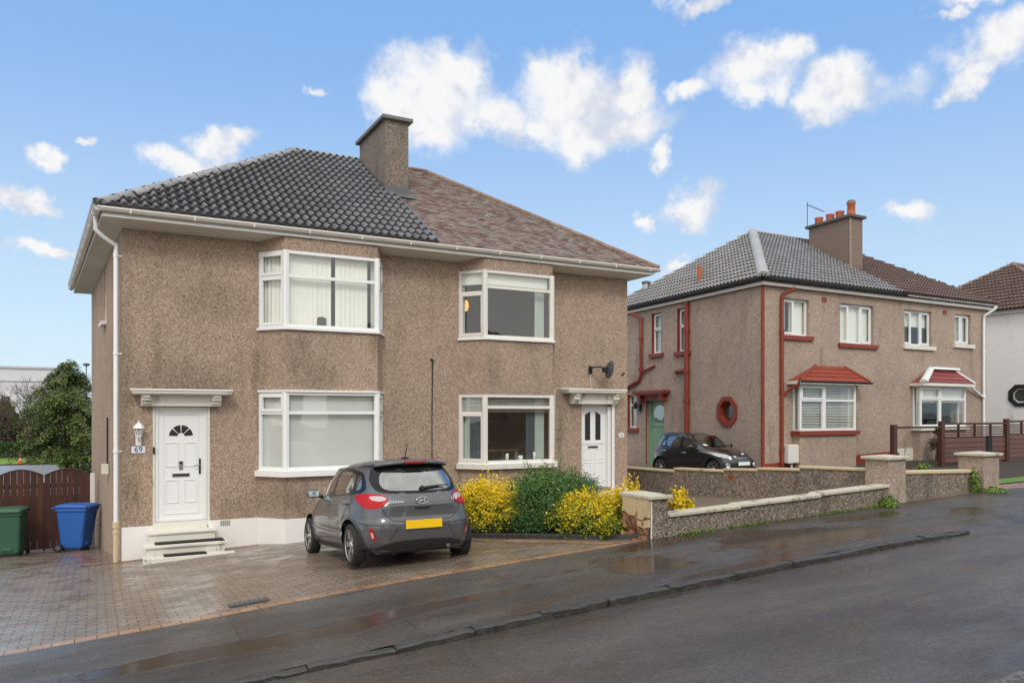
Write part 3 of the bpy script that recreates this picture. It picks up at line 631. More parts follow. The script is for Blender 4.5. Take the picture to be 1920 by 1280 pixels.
# mouldings: flat course over the lower bays, sills
def bay_window(bay, level, mat, cols, sash, z, label=None, post=.055):
    mf, mg = MB(), MB()
    for j in range(3):
        A, B = np.array(bay[j]), np.array(bay[j+1]); facet(mf, mg, A, B, z[0], z[1], cols[j], off=-.035, fw=.06, sash=sash[j])
    for j in (1, 2):   # corner posts
        x, y = bay[j]; mf.lathe([(.058, z[0]), (.058, z[1])], 8, T=Matrix.Translation((x, y+.035, 0)), smooth=False)
    return mf.build('window', mat, H1), mg
for bi, bay in enumerate((bay1, bay2)):
    La, Lf = bl(bay[0], bay[1]), bl(bay[1], bay[2]); Lr = bl(bay[2], bay[3])
    for lv, z in enumerate((LZ, UZ)):
        tr = z[0]+(1.075 if lv == 0 else .96)
        mat = M['upvc'] if bi == 0 else M['upvc_cream']
        wn_, mg = bay_window(bay, lv, mat, [[(0, La, [tr])], [(0, Lf, [tr+(.12 if bi else 0)])], [(0, Lr, [tr])]],
                             [{(0,1)} if bi == 0 and lv == 0 else ({(0,0),(0,1)} if bi == 0 else {(0,0)}), set(), {(0,0),(0,1)}], z)
        mg.build('pane', M['glass'], wn_)
        mb = MB()
        if lv: run(mb, bay, -.05, .055, z[0]-.045, z[0]+.002)
        else:
            run(mb, bay, -.05, .05, z[0]-.01, z[0]+.004); mb.build('sill_board', M['upvc'], wn_); mb = MB(); run(mb, bay, -.05, .11, z[0]-.115, z[0]-.01)
        if lv == 0 and bi == 0: run(mb, bay, -.02, .035, z[1]-.005, z[1]+.035)
        mb.build('sill', M['upvc'] if lv else (M['white_paint'] if bi == 0 else M['cream_cope'] if 0 else M['stone_white']), wn_)
        # the room behind, open only to the window
        x0, x1 = bay[0][0]-.6, bay[3][0]+.6; zf0, zc = (.75, 3.3) if lv == 0 else (3.35, 5.8)
        rm = MB(); y0, y1 = .02, 3.6
        zf0 = max(zf0, z[0]-.7)
        rm.quad((x0,y1,zf0),(x1,y1,zf0),(x1,y1,zc),(x0,y1,zc)); rm.quad((x0,y0,zf0),(x0,y1,zf0),(x0,y1,zc),(x0,y0,zc)); rm.quad((x1,y0,zf0),(x1,y0,zc),(x1,y1,zc),(x1,y1,zf0))
        rm.quad((x0,-.6,zf0),(x1,-.6,zf0),(x1,y1,zf0),(x0,y1,zf0)) ; rm.quad((x0,-.6,zc),(x0,y1,zc),(x1,y1,zc),(x1,-.6,zc))
        if lv == 0 or 1:  # clip floor/ceiling to the bay outline
            rm = MB()
            rm.quad((x0,y1,zf0),(x1,y1,zf0),(x1,y1,zc),(x0,y1,zc)); rm.quad((x0,y0,zf0),(x0,y1,zf0),(x0,y1,zc),(x0,y0,zc)); rm.quad((x1,y0,zf0),(x1,y0,zc),(x1,y1,zc),(x1,y1,zf0))
            ins = [(bay[0][0]+.02, .02), (bay[1][0]+.03, bay[1][1]+.05), (bay[2][0]-.03, bay[2][1]+.05), (bay[3][0]-.02, .02)]
            for zq in (zf0, zc): rm.add([(x0,y0,zq)]+[(*p, zq) for p in ins]+[(x1,y0,zq),(x1,y1,zq),(x0,y1,zq)], [tuple(range(8))])
            rm.ob((x0,.02), (bay[0][0],.02), -.02, 0, zf0, zc); rm.ob((bay[3][0],.02), (x1,.02), -.02, 0, zf0, zc)
        # inner window board
        rm.add([(*p, z[0]-.01) for p in ins]+[(ins[3][0], .18, z[0]-.01), (ins[0][0], .18, z[0]-.01)], [(0,1,2,3,4,5)])
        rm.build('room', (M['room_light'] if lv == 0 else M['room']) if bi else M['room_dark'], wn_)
        inn = lambda o: [tuple(p) for p in ((bay[0][0]+.03+o*.35, .0+o*.2), (bay[1][0]+o*.45, bay[1][1]+o), (bay[2][0]-o*.45, bay[2][1]+o), (bay[3][0]-.03-o*.35, .0+o*.2))]
        if bi == 0 and lv == 1:
            # vertical slat blinds, slats slightly twisted
            mb = MB(); P = inn(.16)
            for j in range(3):
                A, B = np.array(P[j]), np.array(P[j+1]); L = bl(A, B); d = (B-A)/L; nn = np.array([d[1], -d[0]]); n = max(2, int(L/.088))
                for i in range(n):
                    c = A+d*(i+.5)*L/n
                    if j == 1 and i == 9: continue
                    if j == 1 and i == n-1: continue
                    tw = random.uniform(.10, .35); dd = d*math.cos(tw)+nn*math.sin(tw); jx = random.uniform(-.008, .008)
                    mb.ob(c-dd*.047+d*jx, c+dd*.047, -.002, .002, z[0]+.04, z[1]-.02)
            mb.build('blind', M['blind'], wn_)
        elif bi == 0:
            mb = MB(); P = inn(.13)
            for j in range(3): mb.ob(P[j], P[j+1], -.003, .003, z[0]-.01, z[1])
            mb.build('blind', M['sheer'], wn_)
        else:
            # blinds gathered at the top, curtains at the ends
            mb = MB(); P = inn(.14); zt = z[1]-.02; drop = .26 if lv else .34
            for j in range(2 if lv else 3):
                q = zt
                while q > zt-drop:
                    mb.ob(P[j], P[j+1], -.018, .018, q-.012, q-.004 if lv == 0 else q); q -= .028 if lv == 0 else .013
            mb.build('blind', M['blind'], wn_)
            mc = MB()
            def curt(A, B, n=9, amp=.022):
                A, B = np.array(A, float), np.array(B, float); d = (B-A)/n; nn = np.array([d[1], -d[0]])/np.linalg.norm(d); vs = []
                for i in range(n*2+1): c = A+d*i/2+nn*amp*(1 if i % 2 else -1); vs += [(*c, z[0]-.02), (*c, z[1])]
                mc.add(vs, [(2*i, 2*i+2, 2*i+3, 2*i+1) for i in range(n*2)])
            P = inn(.2); R_ = np.array(P[2])
            curt(R_-[.24,0], R_+[.0,0.02], 6); mc.build('curtain', M['curtain'], wn_); mc = MB(); curt(np.array(P[0])+[.0,.03], np.array(P[0])+(np.array(P[1])-np.array(P[0]))*(.32 if lv == 0 else .1), 3)
            mc.build('curtain', M['curtain'], wn_)
            if lv == 0:
                mc = MB(); curt(R_-[.46,0], R_-[.25,0], 5); mc.build('curtain', M['curtain_dark'], wn_); mc = MB(); curt(np.array(P[0])+(np.array(P[1])-np.array(P[0]))*.34, np.array(P[0])+(np.array(P[1])-np.array(P[0]))*.75, 4); mc.build('curtain', M['curtain_dark'], wn_)
tbl = empty('dining_table', (7.7,1.3,.9), 'tan table just inside the lower right bay window', 'table'); mb = MB(); mb.box(-.75,.75,-.4,.4,.80,.84); mb.build('tabletop', plain('pine', (.55,.33,.16), .4), tbl, org=(0,0,0), bevel=.005)
for qx in (-.68,.68):
    for qy in (-.33,.33): MB().box(qx-.03,qx+.03,qy-.03,qy+.03,-.12,.80).build('leg', M['upvc'], tbl, org=(0,0,0))
lm = plain('lamp_glow', (.9,.5,.2), .5); lm.node_tree.nodes['Principled BSDF'].inputs['Emission Color'].default_value = (1,.42,.08,1); lm.node_tree.nodes['Principled BSDF'].inputs['Emission Strength'].default_value = 1.3
lt = empty('pendant_lamp', (6.90,.6,4.99), 'small glowing orange lamp seen through the upper right bay window', 'lamp'); mb = MB(); mb.lathe([(0,-.13),(.045,-.10),(.065,0),(.045,.10),(0,.13)], 14); mb.build('lamp_shade', lm, lt, org=(0,0,0)); mb = MB(); mb.tube([(0,0,.15),(0,0,.80)], .006, 5); mb.build('cord', M['black'], lt, org=(0,0,0))
# things standing on the lower right sill
for i, (x, h, r) in enumerate(((7.45, .20, .035), (7.78, .15, .055), (8.13, .22, .032))):
    mb = MB(); T = Matrix.Translation((x, -.33, LZ[0]-.01)); mb.lathe([(0,0),(r,0),(r,h),(r*.8,h+.005),(r*.7,h-.02),(0,h-.02)], 14, T=T)
    if i != 1: mb.tube([(x, -.33, LZ[0]+h-.03), (x-.01, -.33, LZ[0]+h+.03)], .003, 5, m=1)
    o = mb.build('pot', [M['candle'], M['dark']], None, org=(x, -.33, LZ[0]-.01))
    tag(o, ['thin white pillar candle on the lower right bay sill, nearer the left end', 'squat white pot standing between two candles on the lower right bay sill', 'thin white pillar candle on the lower right bay sill, nearest the curtain'][i], 'candle' if i != 1 else 'pot', 'white pots and candles on the window sill')
mb = MB(); mb.box(3.33, 3.50, -.38, -.30, UZ[0]-.01, UZ[0]+.22); mb.box(3.35,3.47,-.37,-.31,UZ[0]+.22,UZ[0]+.24)
tag(mb.build('box', M['black'], None, org=(3.4,-.34,UZ[0]), bevel=.01), 'small dark box standing behind the glass of the upper left bay', 'box')
# dark seam strip between bays (wires)
mb = MB()
for dx in (0, .035):
    mb.tube([(5.835+dx, -.012, 3.70-.06*dx*10), (5.835+dx*.4, -.014, 3.62), (5.83, -.012, 2.4), (5.84, -.012, .3)], .008, 6)
mb.tube([(5.80,-.02,3.72),(5.85,-.02,3.70)], .02, 6)
tag(mb.build('cable', M['black'], None, org=(5.83,0,.3)), 'thin black cable running down the wall between the two bays', 'cable')
# doors ----------------------------------------------------------
def semicircle_glazing(mb, A, B, cx, cz, r, off, m):
    A = np.array(A, float); B = np.array(B, float); d = (B-A)/np.linalg.norm(B-A); n = np.array([d[1], -d[0]])
    for k in range(4):
        t0, t1 = math.pi*(k+.07)/4, math.pi*(k+.93)/4; pts = []
        for t in np.linspace(t0, t1, 6): pts.append((cx+r*math.cos(t), cz+r*math.sin(t)))
        for t in np.linspace(t1, t0, 4): pts.append((cx+r*.30*math.cos(t), cz+r*.30*math.sin(t)))
        mb.add([(*(A+d*a+n*off), z) for a, z in pts], [tuple(range(len(pts)))], m)
A, B = (D1[0], 0), (D1[1], 0); z0, z1 = DZ1; Ld = D1[1]-D1[0]
mb = MB(); g = .06
mb.ob(A, B, -.13, -.02, z1-g, z1); mb.ob(A, B, -.13, -.02, z0, z1-g, a0=0, a1=g); mb.ob(A, B, -.13, -.02, z0, z1-g, a0=Ld-g, a1=Ld); mb.ob(A, B, -.13, -.015, z0, z0+.05, a0=g, a1=Ld-g)
mb.ob(A, B, -.10, -.045, z0+.05, z1-g, a0=g, a1=Ld-g)
door_panels(mb, A, B, z0, z1, -.045, [(.14,Ld-.14,z0+.13,z1-.13),(.18,.39,z0+.33,z0+.75),(Ld-.39,Ld-.18,z0+.33,z0+.75),(.18,.39,z0+.98,z0+1.42),(Ld-.39,Ld-.18,z0+.98,z0+1.42)])
dr = mb.build('door', M['upvc'], H1, bevel=.004)
mb = MB(); semicircle_glazing(mb, A, B, Ld/2, z0+1.53, .20, -.0405, 0); mb.build('pane', M['black'], dr)
mb = MB(); mb.ob(A, B, -.045, -.030, z0+.80, z0+.86, a0=.29, a1=.58, m=0); mb.ob(A, B, -.032, -.026, z0+.815, z0+.845, a0=.31, a1=.56, m=1); mb.build('letterbox', [M['chrome'], M['black']], dr)
mb = MB(); mb.ob(A, B, -.045, -.025, z0+.93, z0+1.03, a0=.405, a1=.465, m=1); mb.ob(A, B, -.045, -.024, z0+1.03, z0+1.075, a0=.405, a1=.465, m=0); mb.build('doorbell', [M['black'], M['steel']], dr)
mb = MB(); mb.ob(A, B, -.045, -.028, z0+.84, z0+1.12, a0=Ld-.135, a1=Ld-.105); P = Vector((D1[0]+Ld-.12, .03-.0, z0+1.0)); mb.tube([(P.x, .04, P.z), (P.x, -.03, P.z), (P.x-.11, -.03, P.z)], .009, 8, m=1); mb.build('handle', [M['black'], M['steel']], dr)
tag(MB().ob((.495,0),(.53,0),.0,.035,1.86,1.985).build('door_bell', M['black'], None, org=(.51,0,1.86), bevel=.004), 'small black bell push on the wall beside the left white front door', 'doorbell')
A, B = (D2[0], 0), (D2[1], 0); z0, z1 = DZ2; Ld = D2[1]-D2[0]
mb = MB(); mb.ob(A, B, -.2, -.12, z1-g, z1); mb.ob(A, B, -.2, -.12, z0, z1-g, a0=0, a1=.03); mb.ob(A, B, -.2, -.03, z0, z1-g, a0=Ld-.09, a1=Ld-.0); mb.ob(A, B, -.2, -.10, z0, z0+.05, a0=.03, a1=Ld-.09)
mb.ob(A, B, -.17, -.13, z0+.05, z1-g, a0=.03, a1=Ld-.09)
W_ = Ld-.12
door_panels(mb, A, B, z0, z1, -.13, [(.03+W_*.12,.03+W_*.44,z0+.12,z0+.60),(.03+W_*.56,.03+W_*.88,z0+.12,z0+.60),(.03+W_*.12,.03+W_*.44,z0+.66,z0+.92),(.03+W_*.56,.03+W_*.88,z0+.66,z0+.92),(.03+W_*.08,.03+W_*.92,z0+1.02,z0+1.06)])
dr = mb.build('door', M['upvc'], H1, bevel=.004)
mb = MB()
for c, sg in ((.30, 1), (.70, -1)):
    a = .03+W_*c; h = .075; pts = [(a-h, z0+1.12), (a+h, z0+1.12), (a+h, z0+(1.72 if sg < 0 else 1.80)), (a+sg*0-h*.0, z0+1.80), (a-h, z0+(1.72 if sg > 0 else 1.80))]
    pts = [(a-h, z0+1.12), (a+h, z0+1.12), (a+h, z0+(1.80 if sg > 0 else 1.72)), (a-h, z0+(1.72 if sg > 0 else 1.80))]
    mb.add([(D2[0]+p, .127, q) for p, q in pts], [(0,1,2,3)])
mb.build('pane', M['black'], dr)
mb = MB(); mb.ob(A, B, -.13, -.115, z0+.93, z0+.985, a0=.03+W_*.30, a1=.03+W_*.70, m=0); mb.ob(A, B, -.117, -.11, z0+.945, z0+.97, a0=.03+W_*.34, a1=.03+W_*.66, m=1); mb.build('letterbox', [M['steel'], M['black']], dr)
# white painted side reveal of the right door
MB().ob((D2[1]-.005,0),(D2[1]+.075,0),-.0,.012,.80,z1).build('door_surround', M['white_paint'], H1)
MB().ob((D1[0]-.03,0),(D1[0],0),-.0,.012,.5,2.70).ob((D1[1],0),(D1[1]+.045,0),0,.012,.55,2.70).ob((D1[0],0),(D1[1],0),-.1,.012,.50,.64).build('door_surround', M['stone_white'], H1)
# canopies
def canopy(x0, x1, z, mat, lx0, lx1, lz0):
    mb = MB()
    mb.ob((x0,0),(x1,0),0,.36,z+.045,z+.085); mb.ob((x0+.02,0),(x1-.02,0),0,.34,z+.0,z+.045); mb.ob((x0+.04,0),(x1-.04,0),0,.31,z-.02,z)
    mb.ob((lx0,0),(lx1,0),0,.14,lz0,z-.02)
    for a in (lx0, lx1-.16):
        mb.ob((a,0),(a+.16,0),.14,.17,lz0+.03,z-.02); mb.ob((a,0),(a+.16,0),.17,.24,lz0+.10,z-.02); mb.ob((a+.02,0),(a+.14,0),.24,.28,z-.07,z-.02)
        for q in range(3): mb.ob((a,0),(a+.16,0),.17,.185,lz0+.045+q*.05,lz0+.065+q*.05)
    return mb.build('canopy', mat, H1, bevel=.006)
canopy(.13, 1.80, 2.93, M['stone_white'], .30, 1.62, 2.71)
canopy(9.02, 10.66, 3.06, M['stone_white'], 9.25, 10.52, 2.80)
mb = MB(); n = 40; xs_ = np.linspace(.16, 1.78, n); vs = []
for x in xs_:
    h = .012+.02*random.random()*(1 if random.random() > .25 else .1)
    for yy, q in ((-.34, 0), (-.22-.08*random.random(), h*.5), (-.08, h), (-.002, h*.9)): vs.append((x, yy, 3.016+q))
mb.add(vs, [(4*i+k_, 4*i+4+k_, 4*i+5+k_, 4*i+1+k_) for i in range(n-1) for k_ in range(3)]); mb.build('moss', plain('dark_moss', (.03,.028,.018), .9), H1)
# steps
st = MB()
gz = lambda s, t: G(s, t)
st.box(.42, 1.50, -.27, 0, -.1, .455); st.box(.40, 1.53, -.30, 0, .455, .50)
st.box(.36, 1.63, -.55, -.27, -.1, .27); st.box(.31, 1.68, -.60, -.30, .27, .325)
st.box(.30, 1.60, -.86, -.60, -.1, .155)
st.box(1.60, 1.78, -.84, -.60, -.1, .14)
tag(st.build('doorstep', M['stone_white'], H1, bevel=.012), 'stained cream front steps, three treads')
for i, (x0, x1, y0, y1, z, lb) in enumerate(((.50, 1.62, -.585, -.33, .327, 'ribbed black rubber mat on the middle front step'), (.62, 1.30, -.845, -.62, .157, 'ribbed black rubber mat on the lowest front step'))):
    mb = MB(); mb.box(x0, x1, y0, y1, z, z+.012); n = int((x1-x0)/.03)
    for k in range(n): mb.box(x0+k*.03, x0+k*.03+.014, y0-.008, y1, z+.012, z+.022)
    tag(mb.build('step_mat', M['rubber'], None, org=(x0, y0, z)), lb, 'mat', 'rubber mats on the front steps')
# soffit, fascia, gutters
OV = .54
E1 = [(-.36,-.60,6.03),(11.38,-.60,6.03),(11.38,9.3,6.03),(-.96,9.3,6.03)]
inner = [(0,0),(10.92,0),(10.92,8.76),(-.475,8.76)]; outer = [(-.30,-.53),(11.31,-.53),(11.31,9.24),(-.90,9.24)]
mb = MB()
for i in range(4):
    j = (i+1) % 4; mb.quad((*inner[i],5.815),(*outer[i],5.885),(*outer[j],5.885),(*inner[j],5.815))
mb.build('soffit', M['upvc_cream'], H1)
mb = MB(); run(mb, outer+[outer[0]], -.02, .0, 5.875, 6.02); mb.build('fascia', M['upvc_cream'], H1)
mb = MB(); run(mb, [outer[0], outer[1]], .0, .014, 5.87, 5.905); run(mb, [outer[3], outer[0]], .0, .014, 5.87, 5.905)
mb.build('fascia_trim', M['upvc'], H1)
go = outer; gutter(H1, [(go[0][0]-.08,go[0][1]), (go[1][0]+.1,go[1][1])], 6.0, .062, M['upvc_cream'], .065)
gutter(H1, [(go[3][0],go[3][1]), (go[0][0],go[0][1]-.1)], 6.0, .062, M['upvc_cream'], .065)
gutter(H1, [(go[1][0],go[1][1]), (go[2][0],go[2][1])], 6.0, .062, M['upvc_cream'], .065)
# downpipe left corner (white, last metre cream iron)
mb = MB(); x = -.085
mb.tube([(-.40,-.14,5.93),(-.40,-.14,5.72),(-.30,-.12,5.62),(x,-.03,5.50),(x-.005,-.03,5.38),(x-.005,-.03,.62)], .036, 12, m=0)
for z in (5.3, 3.6, 1.9): mb.tube([(x-.005,-.03,z),(x-.005,-.03,z+.05)], .045, 12, m=0); mb.box(x, x+.09, -.02, .0, z+.01, z+.03, m=0)
mb.tube([(x-.005,-.03,.64),(x-.005,-.03,-.02)], .043, 12, m=1); mb.tube([(x-.005,-.03,.60),(x-.005,-.03,.70)], .055, 12, m=1); mb.tube([(x-.005,-.03,.50),(x-.005,-.03,.54)], .052, 12, m=1)
mb.build('downpipe', [M['upvc'], M['cream_cope']], H1)
mb = MB(); mb.tube([(11.1,.3,5.93),(11.1,.3,5.75),(10.98,.35,5.62),(10.98,.35,.3)], .035, 10); mb.build('downpipe', M['upvc'], H1)
# roof
A1, A2 = (3.99,4.3,9.07), (7.46,4.3,9.07)
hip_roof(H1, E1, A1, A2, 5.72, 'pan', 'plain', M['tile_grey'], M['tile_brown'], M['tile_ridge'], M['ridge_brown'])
zrf = lambda t: 6.03+(9.07-6.03)/(4.9)*(t+.60)
# chimney
CX0, CX1, CY0, CY1 = 5.50, 6.07, 2.0, 3.95
mb = MB(); mb.box(CX0, CX1, CY0, CY1, 7.2, 9.38); ch = mb.build('chimney', M['dash_chim'], H1)
mb = MB(); mb.box(CX0-.09, CX1+.09, CY0-.09, CY1+.09, 9.38, 9.47); mb.build('cap', plain('chimney_cap', (.15,.145,.13), .7, 0, .3, 5), ch, bevel=.015)
for i in range(4):
    mb = MB(); y = CY0+.45+i*.42; mb.lathe([(0,9.47),(.10,9.47),(.095,9.56),(.11,9.575),(.11,9.60),(.085,9.6),(.085,9.5)], 14, T=Matrix.Translation(((CX0+CX1)/2, y, 0))); mb.build('chimney_pot', M['terracotta'], ch)
mb = MB(); y = CY0-.012
mb.box(CX0-.02, CX1+.02, CY0-.03, CY0, zrf(CY0)-.1, zrf(CY0)+.20)
vs = [(CX0-.015, CY0-.03, zrf(CY0)), (CX0-.015, CY1, zrf(CY1)), (CX0-.015, CY1, zrf(CY1)+.14), (CX0-.015, CY0-.03, zrf(CY0)+.2)]; mb.quad(*vs)
vs = [(CX0-.16, CY0-.2, zrf(CY0-.2)+.065), (CX0, CY0-.2, zrf(CY0-.2)+.065), (CX0, CY1, zrf(CY1)+.065), (CX0-.16, CY1, zrf(CY1)+.065)]; mb.quad(*vs)
mb.quad((CX0-.16,CY0-.24,zrf(CY0-.24)+.068),(CX1+.1,CY0-.24,zrf(CY0-.24)+.068),(CX1+.1,CY0,zrf(CY0)+.08),(CX0-.16,CY0,zrf(CY0)+.08))
mb.quad((CX1+.015,CY0-.03,zrf(CY0)),(CX1+.015,CY0-.03,zrf(CY0)+.2),(CX1+.015,CY1,zrf(CY1)+.14),(CX1+.015,CY1,zrf(CY1)))
mb.build('flashing', M['lead'], ch)
# lead strip where the two coverings meet
mb = MB(); mb.quad((5.68,-.62,6.09),(5.76,-.62,6.09),(5.76,2.0,zrf(2.0)+.078),(5.68,2.0,zrf(2.0)+.078)); mb.build('valley_strip', M['lead'], H1)
# satellite dish, lamp, plates -------------------------------------------------
sdish = empty('satellite_dish', (9.83, -.02, 3.6), 'dark grey satellite dish on a bracket above the right white front door', 'satellite dish')
mb = MB(); mb.box(-.04,.04,-.03,.02,-.09,.09); mb.tube([(0,-.02,.02),(.0,-.16,.06),(.08,-.28,.06),(.15,-.34,.03)], .018, 8); mb.box(.12,.21,-.40,-.30,-.07,.05); mb.build('bracket', M['black'], sdish, org=(0,0,0))
T = Matrix.Translation((.27,-.36,.0)) @ Matrix.Rotation(R(-20), 4, 'Z') @ Matrix.Diagonal((.88,.88,.88,1)) @ Matrix.Rotation(R(100), 4, 'Y') @ Matrix.Rotation(R(-12), 4, 'X')
mb = MB(); mb.lathe([(0,-.045),(.10,-.038),(.18,-.015),(.235,.02),(.24,.026),(.235,.026),(.18,-.005),(.10,-.028),(0,-.035)], 28, T=T); mb.build('dish', plain('dish_grey', (.07,.075,.08), .5), sdish, org=(0,0,0))
mb = MB(); mb.tube([(.31,-.36,-.20),(.62,-.42,-.12)], .009, 6); mb.tube([(.60,-.42,-.13),(.67,-.42,-.08)], .03, 10, m=1); mb.build('feed_arm', [M['steel'], M['black']], sdish, org=(0,0,0))
mb = MB(); mb.tube([(9.84,-.02,3.5),(9.84,-.02,3.22),(9.86,-.02,3.16),(8.92,-.012,3.16),(8.86,-.012,3.1),(8.84,-.012,1.6)], .008, 6)
tag(mb.build('cable', M['upvc_cream'], None, org=(8.84,0,1.6)), 'pale cable running from the satellite dish along the wall', 'cable')
lamp = empty('wall_lantern', (.265, 0, 2.12), 'small white wall lantern above the number 69 plate', 'wall lamp')
mb = MB(); mb.box(-.045,.045,-.03,0,-.10,.06); mb.tube([(0,-.02,-.02),(0,-.10,.0),(0,-.11,.05)], .018, 8); mb.lathe([(.03,.03),(.055,.07),(.05,.08)], 6, T=Matrix.Translation((0,-.12,.0)), smooth=False); mb.build('bracket', M['upvc'], lamp, org=(0,0,0))
mb = MB(); mb.lathe([(.045,.08),(.068,.20)], 6, T=Matrix.Translation((0,-.12,0)), smooth=False); mb.build('lantern_glass', M['glass'], lamp, org=(0,0,0))
mb = MB(); mb.lathe([(.0,.20),(.095,.20),(.085,.225),(.04,.285),(.014,.30),(.014,.33),(0,.345)], 6, T=Matrix.Translation((0,-.12,0)), smooth=False)
for k in range(6):
    t = 2*math.pi*k/6; mb.tube([(.045*math.cos(t), -.12+.045*math.sin(t), .075), (.068*math.cos(t), -.12+.068*math.sin(t), .205)], .006, 5)
mb.build('cap', M['upvc'], lamp, org=(0,0,0))
mb = MB(); mb.lathe([(0,.09),(.022,.09),(.026,.14),(.015,.17),(0,.175)], 10, T=Matrix.Translation((0,-.12,0))); mb.build('bulb', M['upvc_cream'], lamp, org=(0,0,0))
def plate(x, y, z, w_, h_, txt, label, tcol, pcol, oval=False, size=.1, rot=0, name='number_plate', extra=True):
    rt = empty(name, (x, y, z), label, 'house number', 'house number plates')
    mb = MB()
    if oval: mb.prism([(w_/2*math.cos(t), h_/2*math.sin(t)) for t in np.linspace(0, 2*math.pi, 29)[:-1]], 0, .012, T=Matrix.Rotation(R(90), 4, 'X'))
    elif pcol is not None: mb.box(-w_/2, w_/2, -.012, 0, -h_/2, h_/2, m=1); mb.box(-w_/2+.006, w_/2-.006, -.015, -.012, -h_/2+.006, h_/2-.006)
    if mb.v: mb.build('plate', [pcol, M['black']], rt, org=(0,0,0))
    text_mesh(txt, size, .002, 'numerals', tcol, rt, Matrix.Translation((0,-.018,0)) @ Matrix.Rotation(R(90), 4, 'X'))
    rt.rotation_euler = (0, 0, rot); return rt
navy = plain('navy_enamel', (.05,.06,.14), .4)
plate(.265, 0, 1.945, .235, .135, '69', 'white house number plate reading 69, left of the white door', navy, plain('enamel_white', (.72,.73,.78), .3), size=.14)
plate(10.74, 0, 2.06, .16, .115, '61', 'oval white house number plate at the right corner of the near house', M['black'], M['upvc'], oval=True, size=.075)
# meter bits on the gable wall
mb = MB(); q = np.array(BLc)+dS*6.0; mb.tube([(q[0]-.03,q[1],2.5),(q[0]-.03,q[1],1.55)], .018, 6, m=0); mb.box(q[0]-.14,q[0]-.01,q[1]-.1,q[1]+.1,1.35,1.55, m=1)
tag(mb.build('junction_box', [M['black'], M['upvc_cream']], None, org=(q[0],q[1],1.35)), 'cream junction box with a black pipe on the gable wall', 'junction box')
# ------------------------------------------------------------------ second pair, uphill
C2 = np.array((16.8, 1.30)); UA = np.array((.99998, .01184)); UB = np.array((.07402, .99731))
def L2(x, y): p = C2+UA*x+UB*y; return (float(p[0]), float(p[1]))
def L3(x, y, z): return (*L2(x, y), z)
H2 = empty('semi_detached_house', (*L2(5.7, 0), .9), 'further pebbledashed house pair trimmed in red paint, black car beside it', 'house', 'semi-detached houses along the street')
EZ2 = 6.36; Wd, Dp = 11.36, 8.9
wins = [(.89,1.97,4.93,6.03,'r',[(0,.50,[]),(.50,1.08,[])]), (3.39,5.02,4.80,6.05,'r',[(0,.50,[]),(.50,1.08,[]),(1.08,1.63,[])]),
        (6.62,8.11,4.88,6.06,'c',[(0,.46,[]),(.46,.98,[]),(.98,1.49,[])]), (9.44,10.40,5.04,6.09,'c',[(0,.48,[]),(.48,.96,[])])]
bays = [(1.25,3.78,2.06,3.45,'r'), (7.05,9.63,2.14,3.50,'c')]
mb = MB(); hol = [(a,b_,c,d) for a,b_,c,d,_,_ in wins]+[(a+.1,b_-.1,c+.05,d-.05) for a,b_,c,d,_ in bays]
panel(mb, L2(0,0), L2(Wd,0), .2, EZ2+.1, hol, rev=.2); mb.build('wall', M['dash_grey'], H2)
OCT = (Dp-1.56-.32,Dp-1.56+.32,2.64-.32,2.64+.32)
shole = [(Dp-5.66,Dp-5.06,4.72,6.16),(Dp-4.14,Dp-3.50,4.68,6.15),(Dp-5.98,Dp-4.92,.75,3.10),(Dp-7.25,Dp-6.62,2.05,3.28)]
mb = MB(); panel(mb, L2(0,Dp), L2(0,0), .0, EZ2+.1, shole+[OCT], rev=.1); panel(mb, L2(Wd,0), L2(Wd,Dp), .2, EZ2+.1); panel(mb, L2(Wd,Dp), L2(0,Dp), 0, EZ2+.1)
mb.build('side_wall', M['dash_grey'], H2)
RED, CRM = M['red_paint'], M['stone_white']
def wind(A, B, a0, a1, z0, z1, cols, sash=(), blind='blind', sill='r', slat=None, curtain=None, off=-.13, dark=True, rowcols=None):
    A = np.array(A, float); B = np.array(B, float); d = (B-A)/bl(A, B); P, Q = A+d*a0, A+d*a1; L = a1-a0
    mf, mg = MB(), MB(); facet(mf, mg, P, Q, z0, z1, cols, off=off, fw=.06, dp=.03, sash=set(sash)); wn_ = mf.build('window', M['upvc'], H2); mg.build('pane', M['glass'], wn_)
    if sill: MB().ob(A, B, -.12, .085, z0-.14, z0-.01, a0=a0-.1, a1=a1+.14).build('sill', RED if sill == 'r' else CRM, wn_)
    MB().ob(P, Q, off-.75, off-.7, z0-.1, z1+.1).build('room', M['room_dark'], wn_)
    mb = MB()
    if blind == 'vert':
        n = int(L/.09)
        for i in range(n):
            c = P+d*(i+.5)*L/n
            if slat and slat[0] < i/n < slat[1]: continue
            mb.ob(c-d*.046, c+d*.046, off-.10, off-.096+random.uniform(-.004,.004), z0+.05, z1)
    elif blind == 'venet':
        q = z0+.06
        while q < z1: mb.ob(P, Q, off-.11, off-.085, q, q+.018); q += .045
    elif blind == 'half': mb.ob(P, Q, off-.10, off-.096, z0+(z1-z0)*.55, z1)
    elif blind == 'net': mb.ob(P, Q, off-.10, off-.096, z0, z1)
    mb.build('blind', M['sheer'] if blind == 'net' else M['blind'], wn_)
    return wn_
for (a, b_, c, d, t, cols), bt, sl_ in zip(wins, ('vert','vert','half','net'), ((.2,.38), None, None, None)):
    wind(L2(0,0), L2(Wd,0), a, b_, c, d, cols, {(0,0),(len(cols)-1,0)} if len(cols) > 2 else {(0,0)} if t == 'r' else {(0,0),(1,0)}, bt, t, sl_)
S0, S1 = L2(0,Dp), L2(0,0)
